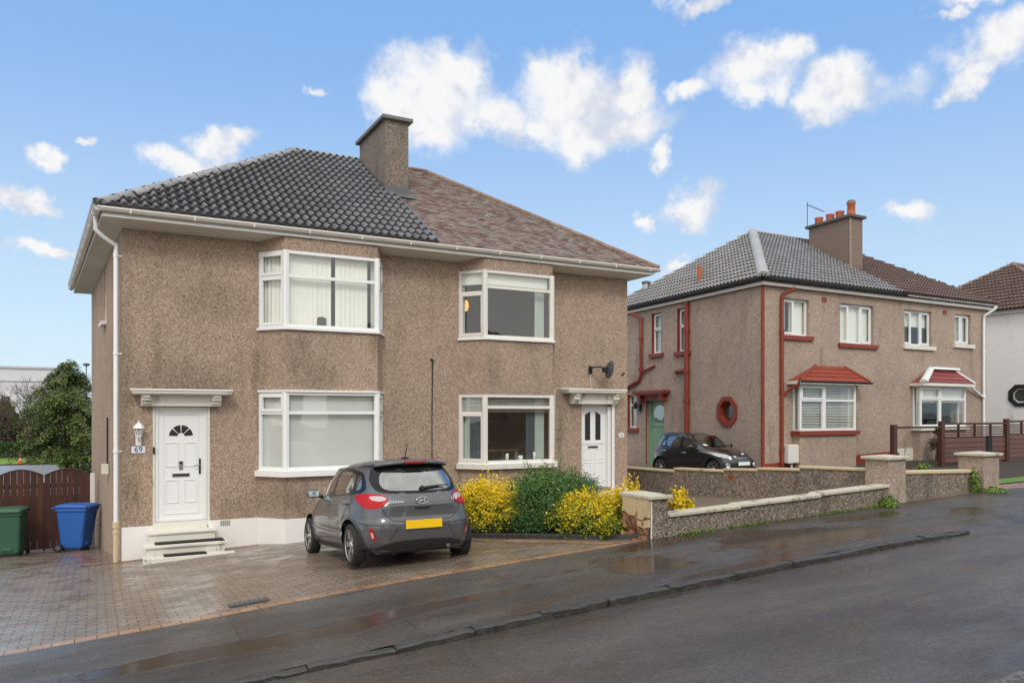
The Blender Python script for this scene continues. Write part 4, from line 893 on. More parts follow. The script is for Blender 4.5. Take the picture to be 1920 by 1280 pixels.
for i, (a, b_, c, d) in enumerate(shole):
    if i == 2: continue
    wd_ = wind(S0, S1, a, b_, c, d, [(0, b_-a, [c+.85])], {(0,1)} if i < 2 else set(), 'net' if i < 2 else 'vert', 'r')
    mb = MB(); mb.ob(S0, S1, -.2, .003, c, d, a0=a-.002, a1=a+.02) if 0 else None
    MB().ob(S0, S1, -.18, .004, d-.015, d+.0, a0=a, a1=b_).ob(S0, S1, -.18, .004, c, d-.015, a0=b_-.012, a1=b_).ob(S0, S1, -.10, .004, c, d-.015, a0=a, a1=a+.012).build('reveal', RED, wd_)
# small projecting bays with tiled hoods
for bi, (a, b_, c, d, t) in enumerate(bays):
    yb = -.30; P = [L2(a, 0), L2(a, yb), L2(b_, yb), L2(b_, 0)]; mf, mg = MB(), MB(); L = b_-a; mid = .42*L
    facet(mf, mg, P[1], P[2], c, d, [(0, mid, [c+.92]), (mid, L, [c+.92])], off=-.035, fw=.07, sash={(0,1)})
    mf.ob(P[1], P[2], -.07, .0, c+.07, d-.07, a0=mid-.07, a1=mid+.07)
    facet(mf, mg, P[0], P[1], c, d, [(0, .3, [])], off=-.035, fw=.05); facet(mf, mg, P[2], P[3], c, d, [(0, .3, [])], off=-.035, fw=.05)
    wn_ = mf.build('window', M['upvc'], H2); mg.build('pane', M['glass'], wn_)
    mb = MB(); run(mb, P, -.2, .09, c-.13, c-.01); mb.build('sill', RED if t == 'r' else CRM, wn_)
    mb = MB(); panel(mb, P[0], P[1], .4, c-.12); panel(mb, P[1], P[2], .4, c-.12); panel(mb, P[2], P[3], .4, c-.12); mb.build('bay_base', M['dash_grey'], H2)
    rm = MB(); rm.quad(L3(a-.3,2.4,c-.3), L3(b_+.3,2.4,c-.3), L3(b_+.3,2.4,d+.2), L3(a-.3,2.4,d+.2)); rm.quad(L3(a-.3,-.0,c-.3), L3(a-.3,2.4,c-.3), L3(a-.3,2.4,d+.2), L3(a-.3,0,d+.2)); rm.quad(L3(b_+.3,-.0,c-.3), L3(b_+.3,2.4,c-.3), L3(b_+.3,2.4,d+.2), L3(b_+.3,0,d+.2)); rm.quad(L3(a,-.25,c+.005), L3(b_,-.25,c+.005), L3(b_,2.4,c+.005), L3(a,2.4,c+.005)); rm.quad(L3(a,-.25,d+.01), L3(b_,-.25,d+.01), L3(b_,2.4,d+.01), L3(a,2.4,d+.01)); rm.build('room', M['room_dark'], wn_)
    mb = MB()
    if bi == 0:
        q = c+.08
        while q < d-.04: mb.ob(P[1], P[2], -.13, -.105, q, q+.019); q += .048
    else: mb.ob(P[1], P[2], -.13, -.125, d-.55, d)
    mb.build('blind', M['blind'], wn_)
    if bi == 1:
        mc = MB(); mc.ob(P[1], P[2], -.2, -.15, c, d, a0=.05, a1=.3); mc.build('curtain', M['curtain'], wn_)
    # hood: eave ring and tiled slopes
    e0, e1 = a-.24, b_+.42; ye = -.52; ze = d+.10; zt = d+.60; r0, r1 = 2.24-.0, 3.62
    if bi: r0, r1 = 8.05, 9.40; e0, e1 = a-.15, b_+.18
    mb = MB(); F = [L3(e0,ye,ze), L3(e1,ye,ze), L3(r1,0,zt), L3(r0,0,zt)]; n = 4
    for k in range(n):
        f0, f1 = k/n, (k+1)/n; g = lambda p, q, f: tuple(np.array(p)*(1-f)+np.array(q)*f); up_ = np.array((0,-.01,.022))
        col4 = random.random()
        mb.add([g(F[0],F[3],f0)+up_, g(F[1],F[2],f0)+up_, g(F[1],F[2],f1), g(F[0],F[3],f1), g(F[0],F[3],f0), g(F[1],F[2],f0)], [(0,1,2,3),(4,5,1,0)], 0, (col4,)*3)
    for (pa, pb, pc) in ((L3(e0,0,ze), L3(e0,ye,ze), L3(r0,0,zt)), (L3(e1,ye,ze), L3(e1,0,ze), L3(r1,0,zt))): mb.add([pa, pb, pc], [(0,1,2)], 0, (.5,)*3)
    hd = mb.build('bay_roof', M['tile_red'] if bi == 0 else roofmat('faded_red_tile', [(0, (.20,.04,.035)), (1, (.30,.07,.06))], .45, 0), H2)
    mb = MB(); mb.add([L3(e0,ye,ze-.0), L3(e1,ye,ze), L3(e1,0,ze), L3(e0,0,ze)], [(0,3,2,1)]); 
    run(mb, [L2(e0,0), L2(e0,ye), L2(e1,ye), L2(e1,0)], -.02, .015, ze-.10, ze-.005); mb.build('fascia', M['upvc_cream'], hd)
    mb = MB(); mm = RED if bi == 0 else M['upvc']
    if bi == 0: gutter(H2, [L2(e0-.05,ye), L2(e1+.05,ye)], ze-.015, .045, M['black'], .03)
    ridge_tiles(mb, L3(e0,ye,ze+.02), L3(r0,0,zt+.0), .05 if bi == 0 else .12, 3.); ridge_tiles(mb, L3(e1,ye,ze+.02), L3(r1,0,zt+.0), .05, 3.)
    if bi: ridge_tiles(mb, L3(r0-.1,-.06,zt), L3(r1+.1,-.06,zt), .10, 3.)
    mb.build('hip_trim', mm if bi == 0 else M['upvc'], hd)
# corner and downpipes in red
mb = MB(); mb.ob(L2(0,0), L2(.1,0), -.03, .022, 1.0, EZ2-.05, a0=-.035, a1=.055); mb.build('corner_trim', RED, H2)
def pipe(pts, r, mat, cols=(), box=None):
    mb = MB(); mb.tube(pts, r, 10)
    for z in cols: mb.tube([(pts[cols_i][0], pts[cols_i][1], z-.04) for cols_i in (-1,)]+[(pts[-1][0], pts[-1][1], z+.05)], r*1.3, 10)
    return mb.build('downpipe', mat, H2)
x, y = L2(.73,-.07); pipe([(*L2(1.02,-.32),6.30), (*L2(.98,-.28),6.22), (*L2(.75,-.08),6.10), (x,y,5.9), (x,y,1.05)], .055, RED, (5.0,3.2,1.5))
mb = MB(); mb.tube([L3(1.02,-.5,3.50), L3(1.0,-.45,3.42), L3(.95,-.2,3.32), L3(.74,-.07,3.1)], .045, 8); mb.build('branch_pipe', RED, H2)
x, y = L2(-.08,3.52); mb = MB(); mb.tube([(x,y,6.3), (x,y,1.2)], .085, 10)
for z in (5.35, 4.0, 3.0): mb.tube([(x,y,z-.07),(x,y,z+.07)], .115, 10)
mb.tube([(x,y,4.02),(*L2(-.1,4.1),4.0),(*L2(-.02,4.15),3.98)], .06, 8); mb.build('downpipe', RED, H2)
x, y = L2(-.08,6.24); mb = MB(); mb.tube([L3(-.25,6.6,6.28), L3(-.2,6.5,6.2), (x,y,6.05), (x,y,4.0), (*L2(-.08,6.35),3.78), (*L2(-.08,6.8),3.68), (*L2(-.08,7.6),3.35)], .06, 10); mb.tube([(x,y,4.08),(*L2(-.05,5.42),4.28)], .04, 8)
for z in (5.3, 4.2): mb.tube([(x,y,z-.06),(x,y,z+.06)], .085, 10)
mb.build('downpipe', RED, H2)
x, y = L2(11.10,-.07); pipe([L3(11.35,-.4,6.42), L3(11.3,-.34,6.32), L3(11.12,-.08,6.12), (x,y,5.9), (x,y,1.1)], .05, M['upvc'], (4.8,3.2))
mb = MB(); mb.tube([L3(9.85,-.3,3.66), L3(10.2,-.15,3.5), L3(11.08,-.07,3.15)], .045, 8); mb.build('branch_pipe', M['upvc'], H2)
# red plinth on the left half, cream on the right
mb = MB(); mb.ob(L2(0,0), L2(5.9,0), -.02, .02, .3, (1.10,1.33)); mb.ob(L2(5.4,0), L2(5.9,0), .0, .3, .6, 1.30); mb.build('plinth', RED, H2)
mb = MB(); mb.ob(L2(5.9,0), L2(Wd,0), -.02, .02, .6, 1.42); mb.build('plinth', CRM, H2)
# small red vents under the eaves
for xq in (2.55, 8.75): MB().ob(L2(xq,0), L2(xq+.2,0), 0, .02, 6.03, 6.17).build('air_vent', M['red_paint'], H2)
# side door with canopy
a0, a1 = Dp-5.98, Dp-4.92; A, B = S0, S1; z0, z1 = .75, 3.10; d = (np.array(B)-np.array(A))/Dp
P, Q = np.array(A)+d*a0, np.array(A)+d*a1; Ld = a1-a0
mb = MB(); mb.ob(P, Q, -.20, -.08, z0, z1, a0=0, a1=.14); mb.ob(P, Q, -.20, -.08, z1-.07, z1, a0=.14, a1=Ld); mb.ob(P, Q, -.2, -.15, z0, z1-.07, a0=.14, a1=Ld)
for i in range(6): mb.ob(P, Q, -.15, -.14, z0, z0+1.35, a0=.2+i*.14, a1=.2+i*.14+.125)
mb.ob(P, Q, -.15, -.12, z0+1.38, z0+1.46, a0=.14, a1=Ld); dr = mb.build('door', M['green_door'], H2)
mb = MB(); mb.add([(*(P+d*a+np.array([d[1],-d[0]])*-.138), z) for a, z in ((.28,z0+1.52),(.98,z0+1.52),(.98,z0+1.92),(.85,z0+2.08),(.63,z0+2.14),(.41,z0+2.08),(.28,z0+1.92))], [(0,1,2,3,4,5,6)]); mb.build('pane', M['glass_car'], dr)
mb = MB(); mb.ob(P, Q, -.01, .02, .75, 3.1, a0=-.03, a1=.015); mb.build('door_surround', RED, dr)
mb = MB(); mb.ob(P, Q, 0, .30, 3.30, 3.40, a0=-.5, a1=Ld+.38); mb.ob(P, Q, 0, .27, 3.24, 3.30, a0=-.44, a1=Ld+.32); mb.ob(P, Q, 0, .1, 3.04, 3.24, a0=-.28, a1=Ld+.2)
for a in (-.28, Ld+.02): mb.ob(P, Q, .1, .24, 3.04, 3.24, a0=a, a1=a+.18); mb.ob(P, Q, .1, .17, 2.95, 3.04, a0=a+.02, a1=a+.16)
mb.build('canopy', RED, H2)
ln = empty('wall_lantern', L3(-.02,6.36,2.9), 'black wall lantern beside the sage green side door', 'wall lamp')
mb = MB(); mb.box(-.05,.0,-.06,.06,-.25,.05); mb.tube([(-.02,0,-.05),(-.2,0,-.1),(-.22,0,0)], .02, 6); mb.build('bracket', M['black'], ln, org=(0,0,0))
mb = MB(); mb.lathe([(0,.0),(.05,.0),(.09,.16),(.0,.16)], 6, T=Matrix.Translation((-.22,0,-.15)), smooth=False); mb.lathe([(.11,.16),(.04,.25),(0,.3)], 6, T=Matrix.Translation((-.22,0,-.15)), smooth=False); mb.build('lantern', M['black'], ln, org=(0,0,0))
# octagonal window
def octwin(root, F, n_, r_out, r_in, dep, mo, mi, mglass, name='octagonal_window', grid=False):
    """F(a, z, o): a along the wall, z up, o outward"""
    mb = MB(); an = [math.pi/8+i*math.pi/4 for i in range(8)]
    def ring(ra, rb, o0, o1, m):
        mb.add([F(ra*math.cos(t), ra*math.sin(t), o0) for t in an]+[F(rb*math.cos(t), rb*math.sin(t), o1) for t in an], [(i, (i+1) % 8, 8+(i+1) % 8, 8+i) for i in range(8)], m)
    ring(r_out, r_out, 0, .05, 0); ring(r_out, r_in, .05, .05, 0); ring(r_in, r_in*.92, .05, -dep, 0); ring(r_in*.92, r_in*.78, -dep, -dep, 1)
    f = mb.build(name, [mo, mi], root)
    g = MB(); g.add([F(r_in*.78*math.cos(t), r_in*.78*math.sin(t), -dep-.01) for t in an], [tuple(range(8))]); g.build('pane', mglass, f)
    return f
sy, sz = 1.56, 2.64
darkglass = plain('dim_glass', (.05,.06,.055), .08, spec=.8)
octwin(H2, lambda a, z, o: tuple(np.array(L3(-o, sy-a, sz+z))), 1, .50, .35, .13, RED, RED, darkglass)
# eaves, gutters
in2 = [L2(0,0), L2(Wd,0), L2(Wd,Dp), L2(0,Dp)]; ou = [L2(-.12,-.14), L2(Wd+.12,-.14), L2(Wd+.12,Dp+.12), L2(-.12,Dp+.12)]
mb = MB()
for i in range(4):
    j = (i+1) % 4; mb.quad((*in2[i],EZ2-.01),(*ou[i],EZ2-.01),(*ou[j],EZ2-.01),(*in2[j],EZ2-.01))
mb.build('soffit', M['upvc_cream'], H2)
mb = MB(); run(mb, ou+[ou[0]], -.02, 0, EZ2-.03, EZ2+.07); mb.build('fascia', M['upvc_cream'], H2)
gutter(H2, [L2(6.4,-.16), L2(Wd+.3,-.16)], EZ2+.15, .055, M['upvc'], .07); gutter(H2, [L2(-.22,-.16), L2(6.4,-.16)], EZ2+.14, .06, M['black'], .07)
gutter(H2, [L2(-.14,Dp+.2), L2(-.14,-.22)], EZ2+.14, .06, M['black'], .07)
ez = EZ2+.16; E2 = [L3(-.25,-.28,ez), L3(Wd+.28,-.28,ez), L3(Wd+.28,Dp+.25,ez), L3(-.25,Dp+.25,ez)]
B1, B2 = L3(3.72,4.3,9.22), L3(Wd-3.72,4.3,9.22)
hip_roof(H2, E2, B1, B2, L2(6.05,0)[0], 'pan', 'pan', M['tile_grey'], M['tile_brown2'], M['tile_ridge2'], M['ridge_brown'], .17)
# chimney with four pots and an aerial
mb = MB()
cp = [L2(5.78,1.55), L2(6.42,1.55), L2(6.42,3.45), L2(5.78,3.45)]; mb.prism(cp, 7.2, 9.40); ch = mb.build('chimney', plain('brown_render', (.205,.15,.12), .85, 0, .1, 3, bumpd=.004), H2)
cp = [L2(5.68,1.45), L2(6.52,1.45), L2(6.52,3.55), L2(5.68,3.55)]; MB().prism(cp, 9.40, 9.49).build('cap', plain('dark_cap', (.09,.085,.075), .7), ch)
mb = MB(); mb.prism([L2(5.755,1.53), L2(5.80,1.53), L2(5.80,1.57), L2(5.755,1.57)], 7.2, 9.4); mb.build('corner_bead', M['dash_grey'], ch)
for i, yq in enumerate((1.78, 2.28, 2.72, 3.25)):
    T = Matrix.Translation((*L2(6.1,yq), 9.49)); mb = MB()
    if i == 0: mb.lathe([(.17,0),(.14,.12),(.125,.42),(.15,.44),(.15,.50),(.10,.52),(.10,.40)], 18, T=T); mb.lathe([(.155,.50),(.12,.58),(0,.58)], 12, m=1, T=T)
    else: mb.lathe([(.145,0),(.14,.24),(.155,.27),(.155,.31),(.11,.31),(.11,.15)], 18, T=T)
    mb.build('chimney_pot', [M['terracotta'], M['lead']], ch)
a = empty('tv_aerial', L3(5.75,3.5,9.4), 'thin television aerial on the chimney of the red trimmed house', 'aerial')
mb = MB(); mb.tube([(0,0,0),(0,0,.98)], .014, 6); mb.tube([(0,0,.9),(.5,-.35,.62)], .012, 6)
for k in range(8): q = k/8; p = Vector((0,0,.9)).lerp(Vector((.5,-.35,.62)), q); mb.tube([p+Vector((-.06,-.09,0)), p+Vector((.06,.09,0))], .006, 5)
mb.build('antenna', M['black'], a, org=(0,0,0))
# vent stack and roof vents on the side slope
def zs2(x): return ez+(9.22-ez)*(x+.25)/(3.97)
mb = MB(); p = L3(.35,3.35,zs2(.35)-.05); mb.tube([p, (p[0],p[1],p[2]+.62)], .085, 12); mb.build('vent_pipe', M['terracotta'], H2)
mb = MB(); p = L3(1.0,7.4,zs2(1.0)); mb.tube([(p[0],p[1],p[2]-.05),(p[0],p[1],p[2]+.22)], .13, 12); mb.tube([(p[0],p[1],p[2]+.2),(p[0],p[1],p[2]+.3)], .17, 12, m=1); mb.build('vent_cowl', [M['steel'], M['lead']], H2)
# white meter box and small number
mt = empty('meter_box', L3(1.1,-.02,1.0), 'white meter box below the red trimmed bay window', 'meter box')
mb = MB(); mb.box(-.28,.28,-.22,0,.10,.66); mb.build('cabinet', M['upvc_cream'], mt, org=(0,0,0), bevel=.02); mb = MB(); mb.box(-.2,.26,-.235,-.22,.13,.63); mb.build('cabinet_door', M['upvc_cream'], mt, org=(0,0,0), bevel=.008)
mb = MB(); mb.tube([(-.05,-.12,-.3),(-.05,-.12,.1)], .03, 8); mb.build('pipe', M['upvc_cream'], mt, org=(0,0,0))
# ------------------------------------------------------------------ third house at the right edge
H3 = empty('white_house', (38, 4.5, 1.2), 'white rendered house with brown tiled roof at the right edge', 'house')
sx = 34.0; mb = MB(); holes3 = [(9.6-3.46-.5, 9.6-3.46+.5, 2.85, 3.85)]
panel(mb, (sx,9.6), (sx,1.5), -.2, 6.95, [(9.6-3.40-.32,9.6-3.40+.32,3.02,3.66)]); panel(mb, (sx,1.5), (41.5,1.5), -.2, 6.95); panel(mb, (41.5,1.5), (41.5,9.6), -.2, 6.95); panel(mb, (41.5,9.6), (sx,9.6), -.2, 6.95)
mb.build('wall', plain('white_render', (.80,.77,.74), .8, 0, .06, 1.5, dirt=((.5,.46,.42), 1.2, .58), bumpd=.01), H3)
mb = MB(); oo = [(sx-.12,1.38),(41.6,1.38),(41.6,9.7),(sx-.12,9.7)]; run(mb, oo+[oo[0]], -.3, 0, 6.85, 6.98); mb.build('fascia', M['upvc'], H3); 
gutter(H3, [(sx-.12,9.8),(sx-.12,1.2)], 7.02, .06, M['upvc'], .07)
E3 = [(sx-.3,1.2,7.0),(41.8,1.2,7.0),(41.8,9.9,7.0),(sx-.3,9.9,7.0)]
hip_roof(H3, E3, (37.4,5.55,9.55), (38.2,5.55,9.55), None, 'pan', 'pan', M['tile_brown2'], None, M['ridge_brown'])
octwin(H3, lambda a, z, o: (sx-o, 3.40-a, 3.34+z), 1, .50, .35, .06, M['black'], M['upvc'], darkglass)
# ------------------------------------------------------------------ garden walls, pillars
def gwall(label, pts, th, h0, capmat, mat=None, name='garden_wall', cap_h=.06, ov=.03, group=None):
    """pts: list of (s, t, ztop)"""
    mid = pts[0]; rt = empty(name, (mid[0], mid[1], G(mid[0], mid[1])), label, 'wall', group)
    mb = MB(); mc = MB()
    for (s0,t0,z0),(s1,t1,z1) in zip(pts, pts[1:]):
        A, B = (s0,t0), (s1,t1); mb.ob(A, B, -th/2, th/2, (G(s0,t0)-.25, G(s1,t1)-.25), (z0-cap_h, z1-cap_h)); mc.ob(A, B, -th/2-ov, th/2+ov, (z0-cap_h, z1-cap_h), (z0, z1), a0=-.02)
    mb.build('wall', mat or M['dash_wall'], rt); mc.build('coping', capmat, rt, bevel=.012); return rt
pts = [(7.0,-6.12,1.11)]+[(x, -6.12, z) for x, z in ((8.4,1.15),(8.42,1.17),(10.2,1.23),(10.25,1.255),(12.0,1.32))]
rt = empty('garden_wall', (9.5,-6.1,.86), 'long low front wall with pale coping between two pillars, weeds along its foot', 'wall', 'pebbledashed garden walls')
mb = MB(); mc = MB()
for (s0,t0,z0),(s1,t1,z1) in zip(pts, pts[1:]):
    mb.ob((s0,t0), (s1,t1), -.09, .09, (zb(s0)-.3, zb(s1)-.3), (z0-.05, z1-.05)); mc.ob((s0,t0), (s1,t1), -.14, .135, (z0-.05, z1-.05), (z0, z1))
mb.build('wall', M['dash_wall'], rt); mc.build('coping', M['grey_cope'], rt, bevel=.014)
def pillar(x0, x1, y0, y1, ztop, label, cap=M['grey_cope'], mat=M['dash_grey'], broken=False, zcap=.07):
    rt = empty('gate_pillar', ((x0+x1)/2, (y0+y1)/2, G((x0+x1)/2, y0)), label, 'pillar', 'garden wall pillars')
    mb = MB(); mb.box(x0, x1, y0, y1, G(x0,y0)-.3, ztop-zcap)
    if not broken: mb.build('shaft', mat, rt, bevel=.01)
    else:
        mb.build('shaft', M['dash_wall'], rt)
        # cracked render over crumbling masonry on the drive side
        mb = MB(); n, m_ = 10, 9; vs = []
        zb0 = G(x0,y0)-.1
        for j in range(m_+1):
            for i in range(n+1):
                yy = lerp(y0, y1, i/n); zq = lerp(zb0, ztop-zcap, j/m_); low = zq < zb0+.30+.06*math.sin(i*1.3)
                vs.append((x0-(random.uniform(.0,.07) if low else .045)+(0.0), yy, zq))
        mb.add(vs, [(j*(n+1)+i, (j+1)*(n+1)+i, (j+1)*(n+1)+i+1, j*(n+1)+i+1) for j in range(m_) for i in range(n)], 0); mb.build('masonry', M['masonry'], rt)
        mb = MB()   # plates of render, each with a ragged outline
        def plate_(poly, o=.06): mb.add([(x0-o, y, z) for y, z in poly]+[(x0-o+.03, y, z) for y, z in poly], [tuple(range(len(poly)))[::-1]]+[(i, (i+1) % len(poly), len(poly)+(i+1) % len(poly), len(poly)+i) for i in range(len(poly))])
        W_ = y1-y0; zt = ztop-zcap; f = lambda a, b_: (y1-a*W_, zb0+b_*(zt-zb0))
        plate_([f(.03,1), f(.55,1), f(.57,.72), f(.50,.60), f(.30,.60), f(.12,.68), f(.02,.66), f(.05,.85)])
        plate_([f(.56,1), f(1,1), f(1,.60), f(.85,.62), f(.78,.53), f(.60,.56), f(.58,.72)], .055)
        plate_([f(.58,.50), f(.78,.51), f(1,.57), f(1,.40), f(.82,.36), f(.60,.40)], .057)
        mb.build('render', M['render_cream'], rt)
        mb = MB(); mb.box(x0-.015, x0+.006, y0-.006, y0+.006, zb0-.1, ztop-zcap); mb.build('corner_bead', M['upvc_cream'], rt)
        mb = MB()
        for k in range(9): mb.box(x0-.16-random.random()*.05, x0-.02, y0+.02+k*.1, y0+.11+k*.1, zb0+.0, zb0+.04+random.random()*.12, T=None)
        mb.build('rubble', M['masonry'], rt, bevel=.02)
    mc = MB(); n = 6; c0, c1, d0, d1 = x0-.07, x1+.06, y0-.05, y1+.05
    mc.box(c0, c1, d0, d1, ztop-zcap, ztop-.015); mc.add([(c0+.02,d0+.02,ztop-.015),(c1-.02,d0+.02,ztop-.015),(c1-.02,d1-.02,ztop-.015),(c0+.02,d1-.02,ztop-.015),((c0+c1)/2,(d0+d1)/2,ztop+.02)], [(0,1,4),(1,2,4),(2,3,4),(3,0,4)])
    mc.build('cap', cap, rt, bevel=.012); return rt
pillar(6.70, 7.0, -6.2, -5.55, 1.40, 'short broken pillar with cracked cream render beside the yellow shrubs', broken=True)
pillar(12.02, 12.50, -6.2, -5.72, 1.82, 'pebbledashed pillar with pale cap at the uphill end of the long front wall')
pillar(14.90, 15.42, -6.2, -5.68, 1.81, 'pebbledashed pillar nearest the fence, black bollard behind it')
gwall('low wall with cream coping between the two tall pillars', [(12.5,-5.95,1.53),(14.9,-5.95,1.47)], .2, 0, M['cream_cope'], group='pebbledashed garden walls')
# stepped boundary wall running back beside the path
st = [(-5.72,-4.06,1.56),(-4.06,-2.96,1.46),(-2.96,-1.98,1.385),(-1.98,-.35,1.30),(-.35,2.6,1.19)]
rt = empty('garden_wall', (12.3,-2,.9), 'stepped boundary wall with cream coping in front of the black car', 'wall', 'pebbledashed garden walls')
mb, mc = MB(), MB()
for t0, t1, z in st:
    sx0, sx1 = 12.36-(t0+5.7)*.035, 12.36-(t1+5.7)*.035
    mb.ob((sx1,t1), (sx0,t0), -.1, .1, G(sx1,t1)-.4, z-.05); mc.ob((sx1,t1), (sx0,t0), -.13, .13, (z-.095, z-.05), (z-.045, z), a1=math.dist((sx1,t1),(sx0,t0))+.02)
mb.build('wall', M['dash_wall'], rt); mc.build('coping', M['cream_cope'], rt, bevel=.01)
mb = MB(); mb.add([(12.36-(t+5.7)*.035-.106, t, z) for t, z in ((-1.98,1.20),(-2.32,1.22),(-2.42,1.17),(-2.30,1.12),(-2.27,1.03),(-2.14,1.07),(-2.02,1.11))], [tuple(range(7))]); mb.build('broken_patch', M['masonry'], rt)
# drive edging between drive and garden
A, B = np.array(GAR_A), np.array(GAR_B); mb = MB(); L = math.dist(A, B); n = 5
for i in range(n):
    p, q = A+(B-A)*i/n, A+(B-A)*(i+1)/n-(B-A)/L*.012; j = random.uniform(-.01,.01)
    mb.ob(p, q, -.0+j, .11+j, (G(*p)-.1, G(*q)-.1), (G(*p)+.075, G(*q)+.075))
p, q = np.array(GAR_B), np.array((4.98,-.5))
for i in range(3): a_, b_ = p+(q-p)*i/3, p+(q-p)*(i+1)/3-.005; mb.ob(a_, b_, 0, .11, (G(*a_)-.1, G(*b_)-.1), (G(*a_)+.07, G(*b_)+.07))
o = mb.build('edging', M['kerbstone'], None, bevel=.01); o['kind'] = 'structure'
# drain cover in the drive
dc = empty('drain_cover', (1.15,-5.75,G(1.15,-5.75)+.004), 'small grey drain cover set in the paved drive', 'drain cover')
mb = MB(); mb.box(-.22,.22,-.11,.11,-.01,.006); mb.build('frame', plain('worn_metal', (.10,.105,.11), .3, .6), dc, org=(0,0,0)); mb = MB()
for i in range(7): mb.box(-.19+i*.055,-.16+i*.055,-.08,.08,.006,.011)
mb.build('grille', plain('cast_iron', (.17,.18,.19), .3, .5), dc, org=(0,0,0))
dc.rotation_euler = (math.atan((G(1.15,-5.6)-G(1.15,-5.9))/.3), -math.atan((G(1.4,-5.75)-G(.9,-5.75))/.5), 0); dc.location.z += .006
# ------------------------------------------------------------------ gate and bins
gt = 5.85; gx1 = -.47; gx0 = -1.44; zg = -.60
def leaf(x0, x1, label, first):
    rt = empty('driveway_gate', ((x0+x1)/2, gt, zg), label, 'gate', 'leaves of the double gate')
    n = int((x1-x0)/.115); w_ = (x1-x0)/n
    mb = MB(); top = lambda f: 1.27-.145*abs(2*f-1)**1.8 if first else 1.27-.145*abs(2*f-1)**1.8
    for i in range(n):
        f0, f1 = i/n, (i+1)/n; t = random.random(); xa, xb = x0+i*w_+.004, x0+(i+1)*w_-.003; c = (t,)*3
        zs = [(xa, zg+.04), (xb, zg+.04), (xb, top(f1)), (xa, top(f0))]
        vs = [(x, gt-.012, z) for x, z in zs]+[(x, gt+.012, z) for x, z in zs]
        mb.add(vs, [(0,1,2,3),(7,6,5,4),(0,4,5,1),(1,5,6,2),(2,6,7,3),(3,7,4,0)], 0, c)
    mb.build('boards', M['wood_gate'], rt)
    mb = MB(); mb.box(x0, x1, gt+.012, gt+.06, zg+.25, zg+.35); mb.box(x0, x1, gt+.012, gt+.06, .85, .95); mb.build('rail', M['wood_gate'], rt)
    mb = MB(); m_ = 14
    for i in range(m_):
        f0, f1 = i/m_, (i+1)/m_; mb.add([(lerp(x0,x1,f), gt+dy, top(f)+dz) for dy, dz in ((-.03,0),(.03,0),(.03,.03),(-.03,.03)) for f in (f0, f1)], [(0,1,7,6),(6,7,5,4),(2,3,5,4),(0,1,3,2)], 0, (.4,)*3)
    mb.build('top_rail', M['wood_gate'], rt)
leaf(-1.43, -.50, 'right leaf of the brown timber gate, arch-topped, behind the blue bin', True)
leaf(-2.36, -1.45, 'middle leaf of the brown timber gate between the two bins', False)
leaf(-3.30, -2.38, 'left leaf of the brown timber gate behind the green bin', False)
mb = MB(); mb.box(-.50,-.40,gt-.05,gt+.05,zg-.1,1.16); tag(mb.build('gate_post', M['upvc_cream'], None, org=(-.45,gt,zg-.1), bevel=.01), 'pale post between the brown gate and the gable wall', 'post')
mb = MB(); mb.box(-1.46,-1.42,gt-.02,gt+.06,zg,.98); tag(mb.build('gate_post', M['wood_gate'], None, org=(-1.44,gt,zg)), 'dark timber post where two gate leaves meet', 'post')
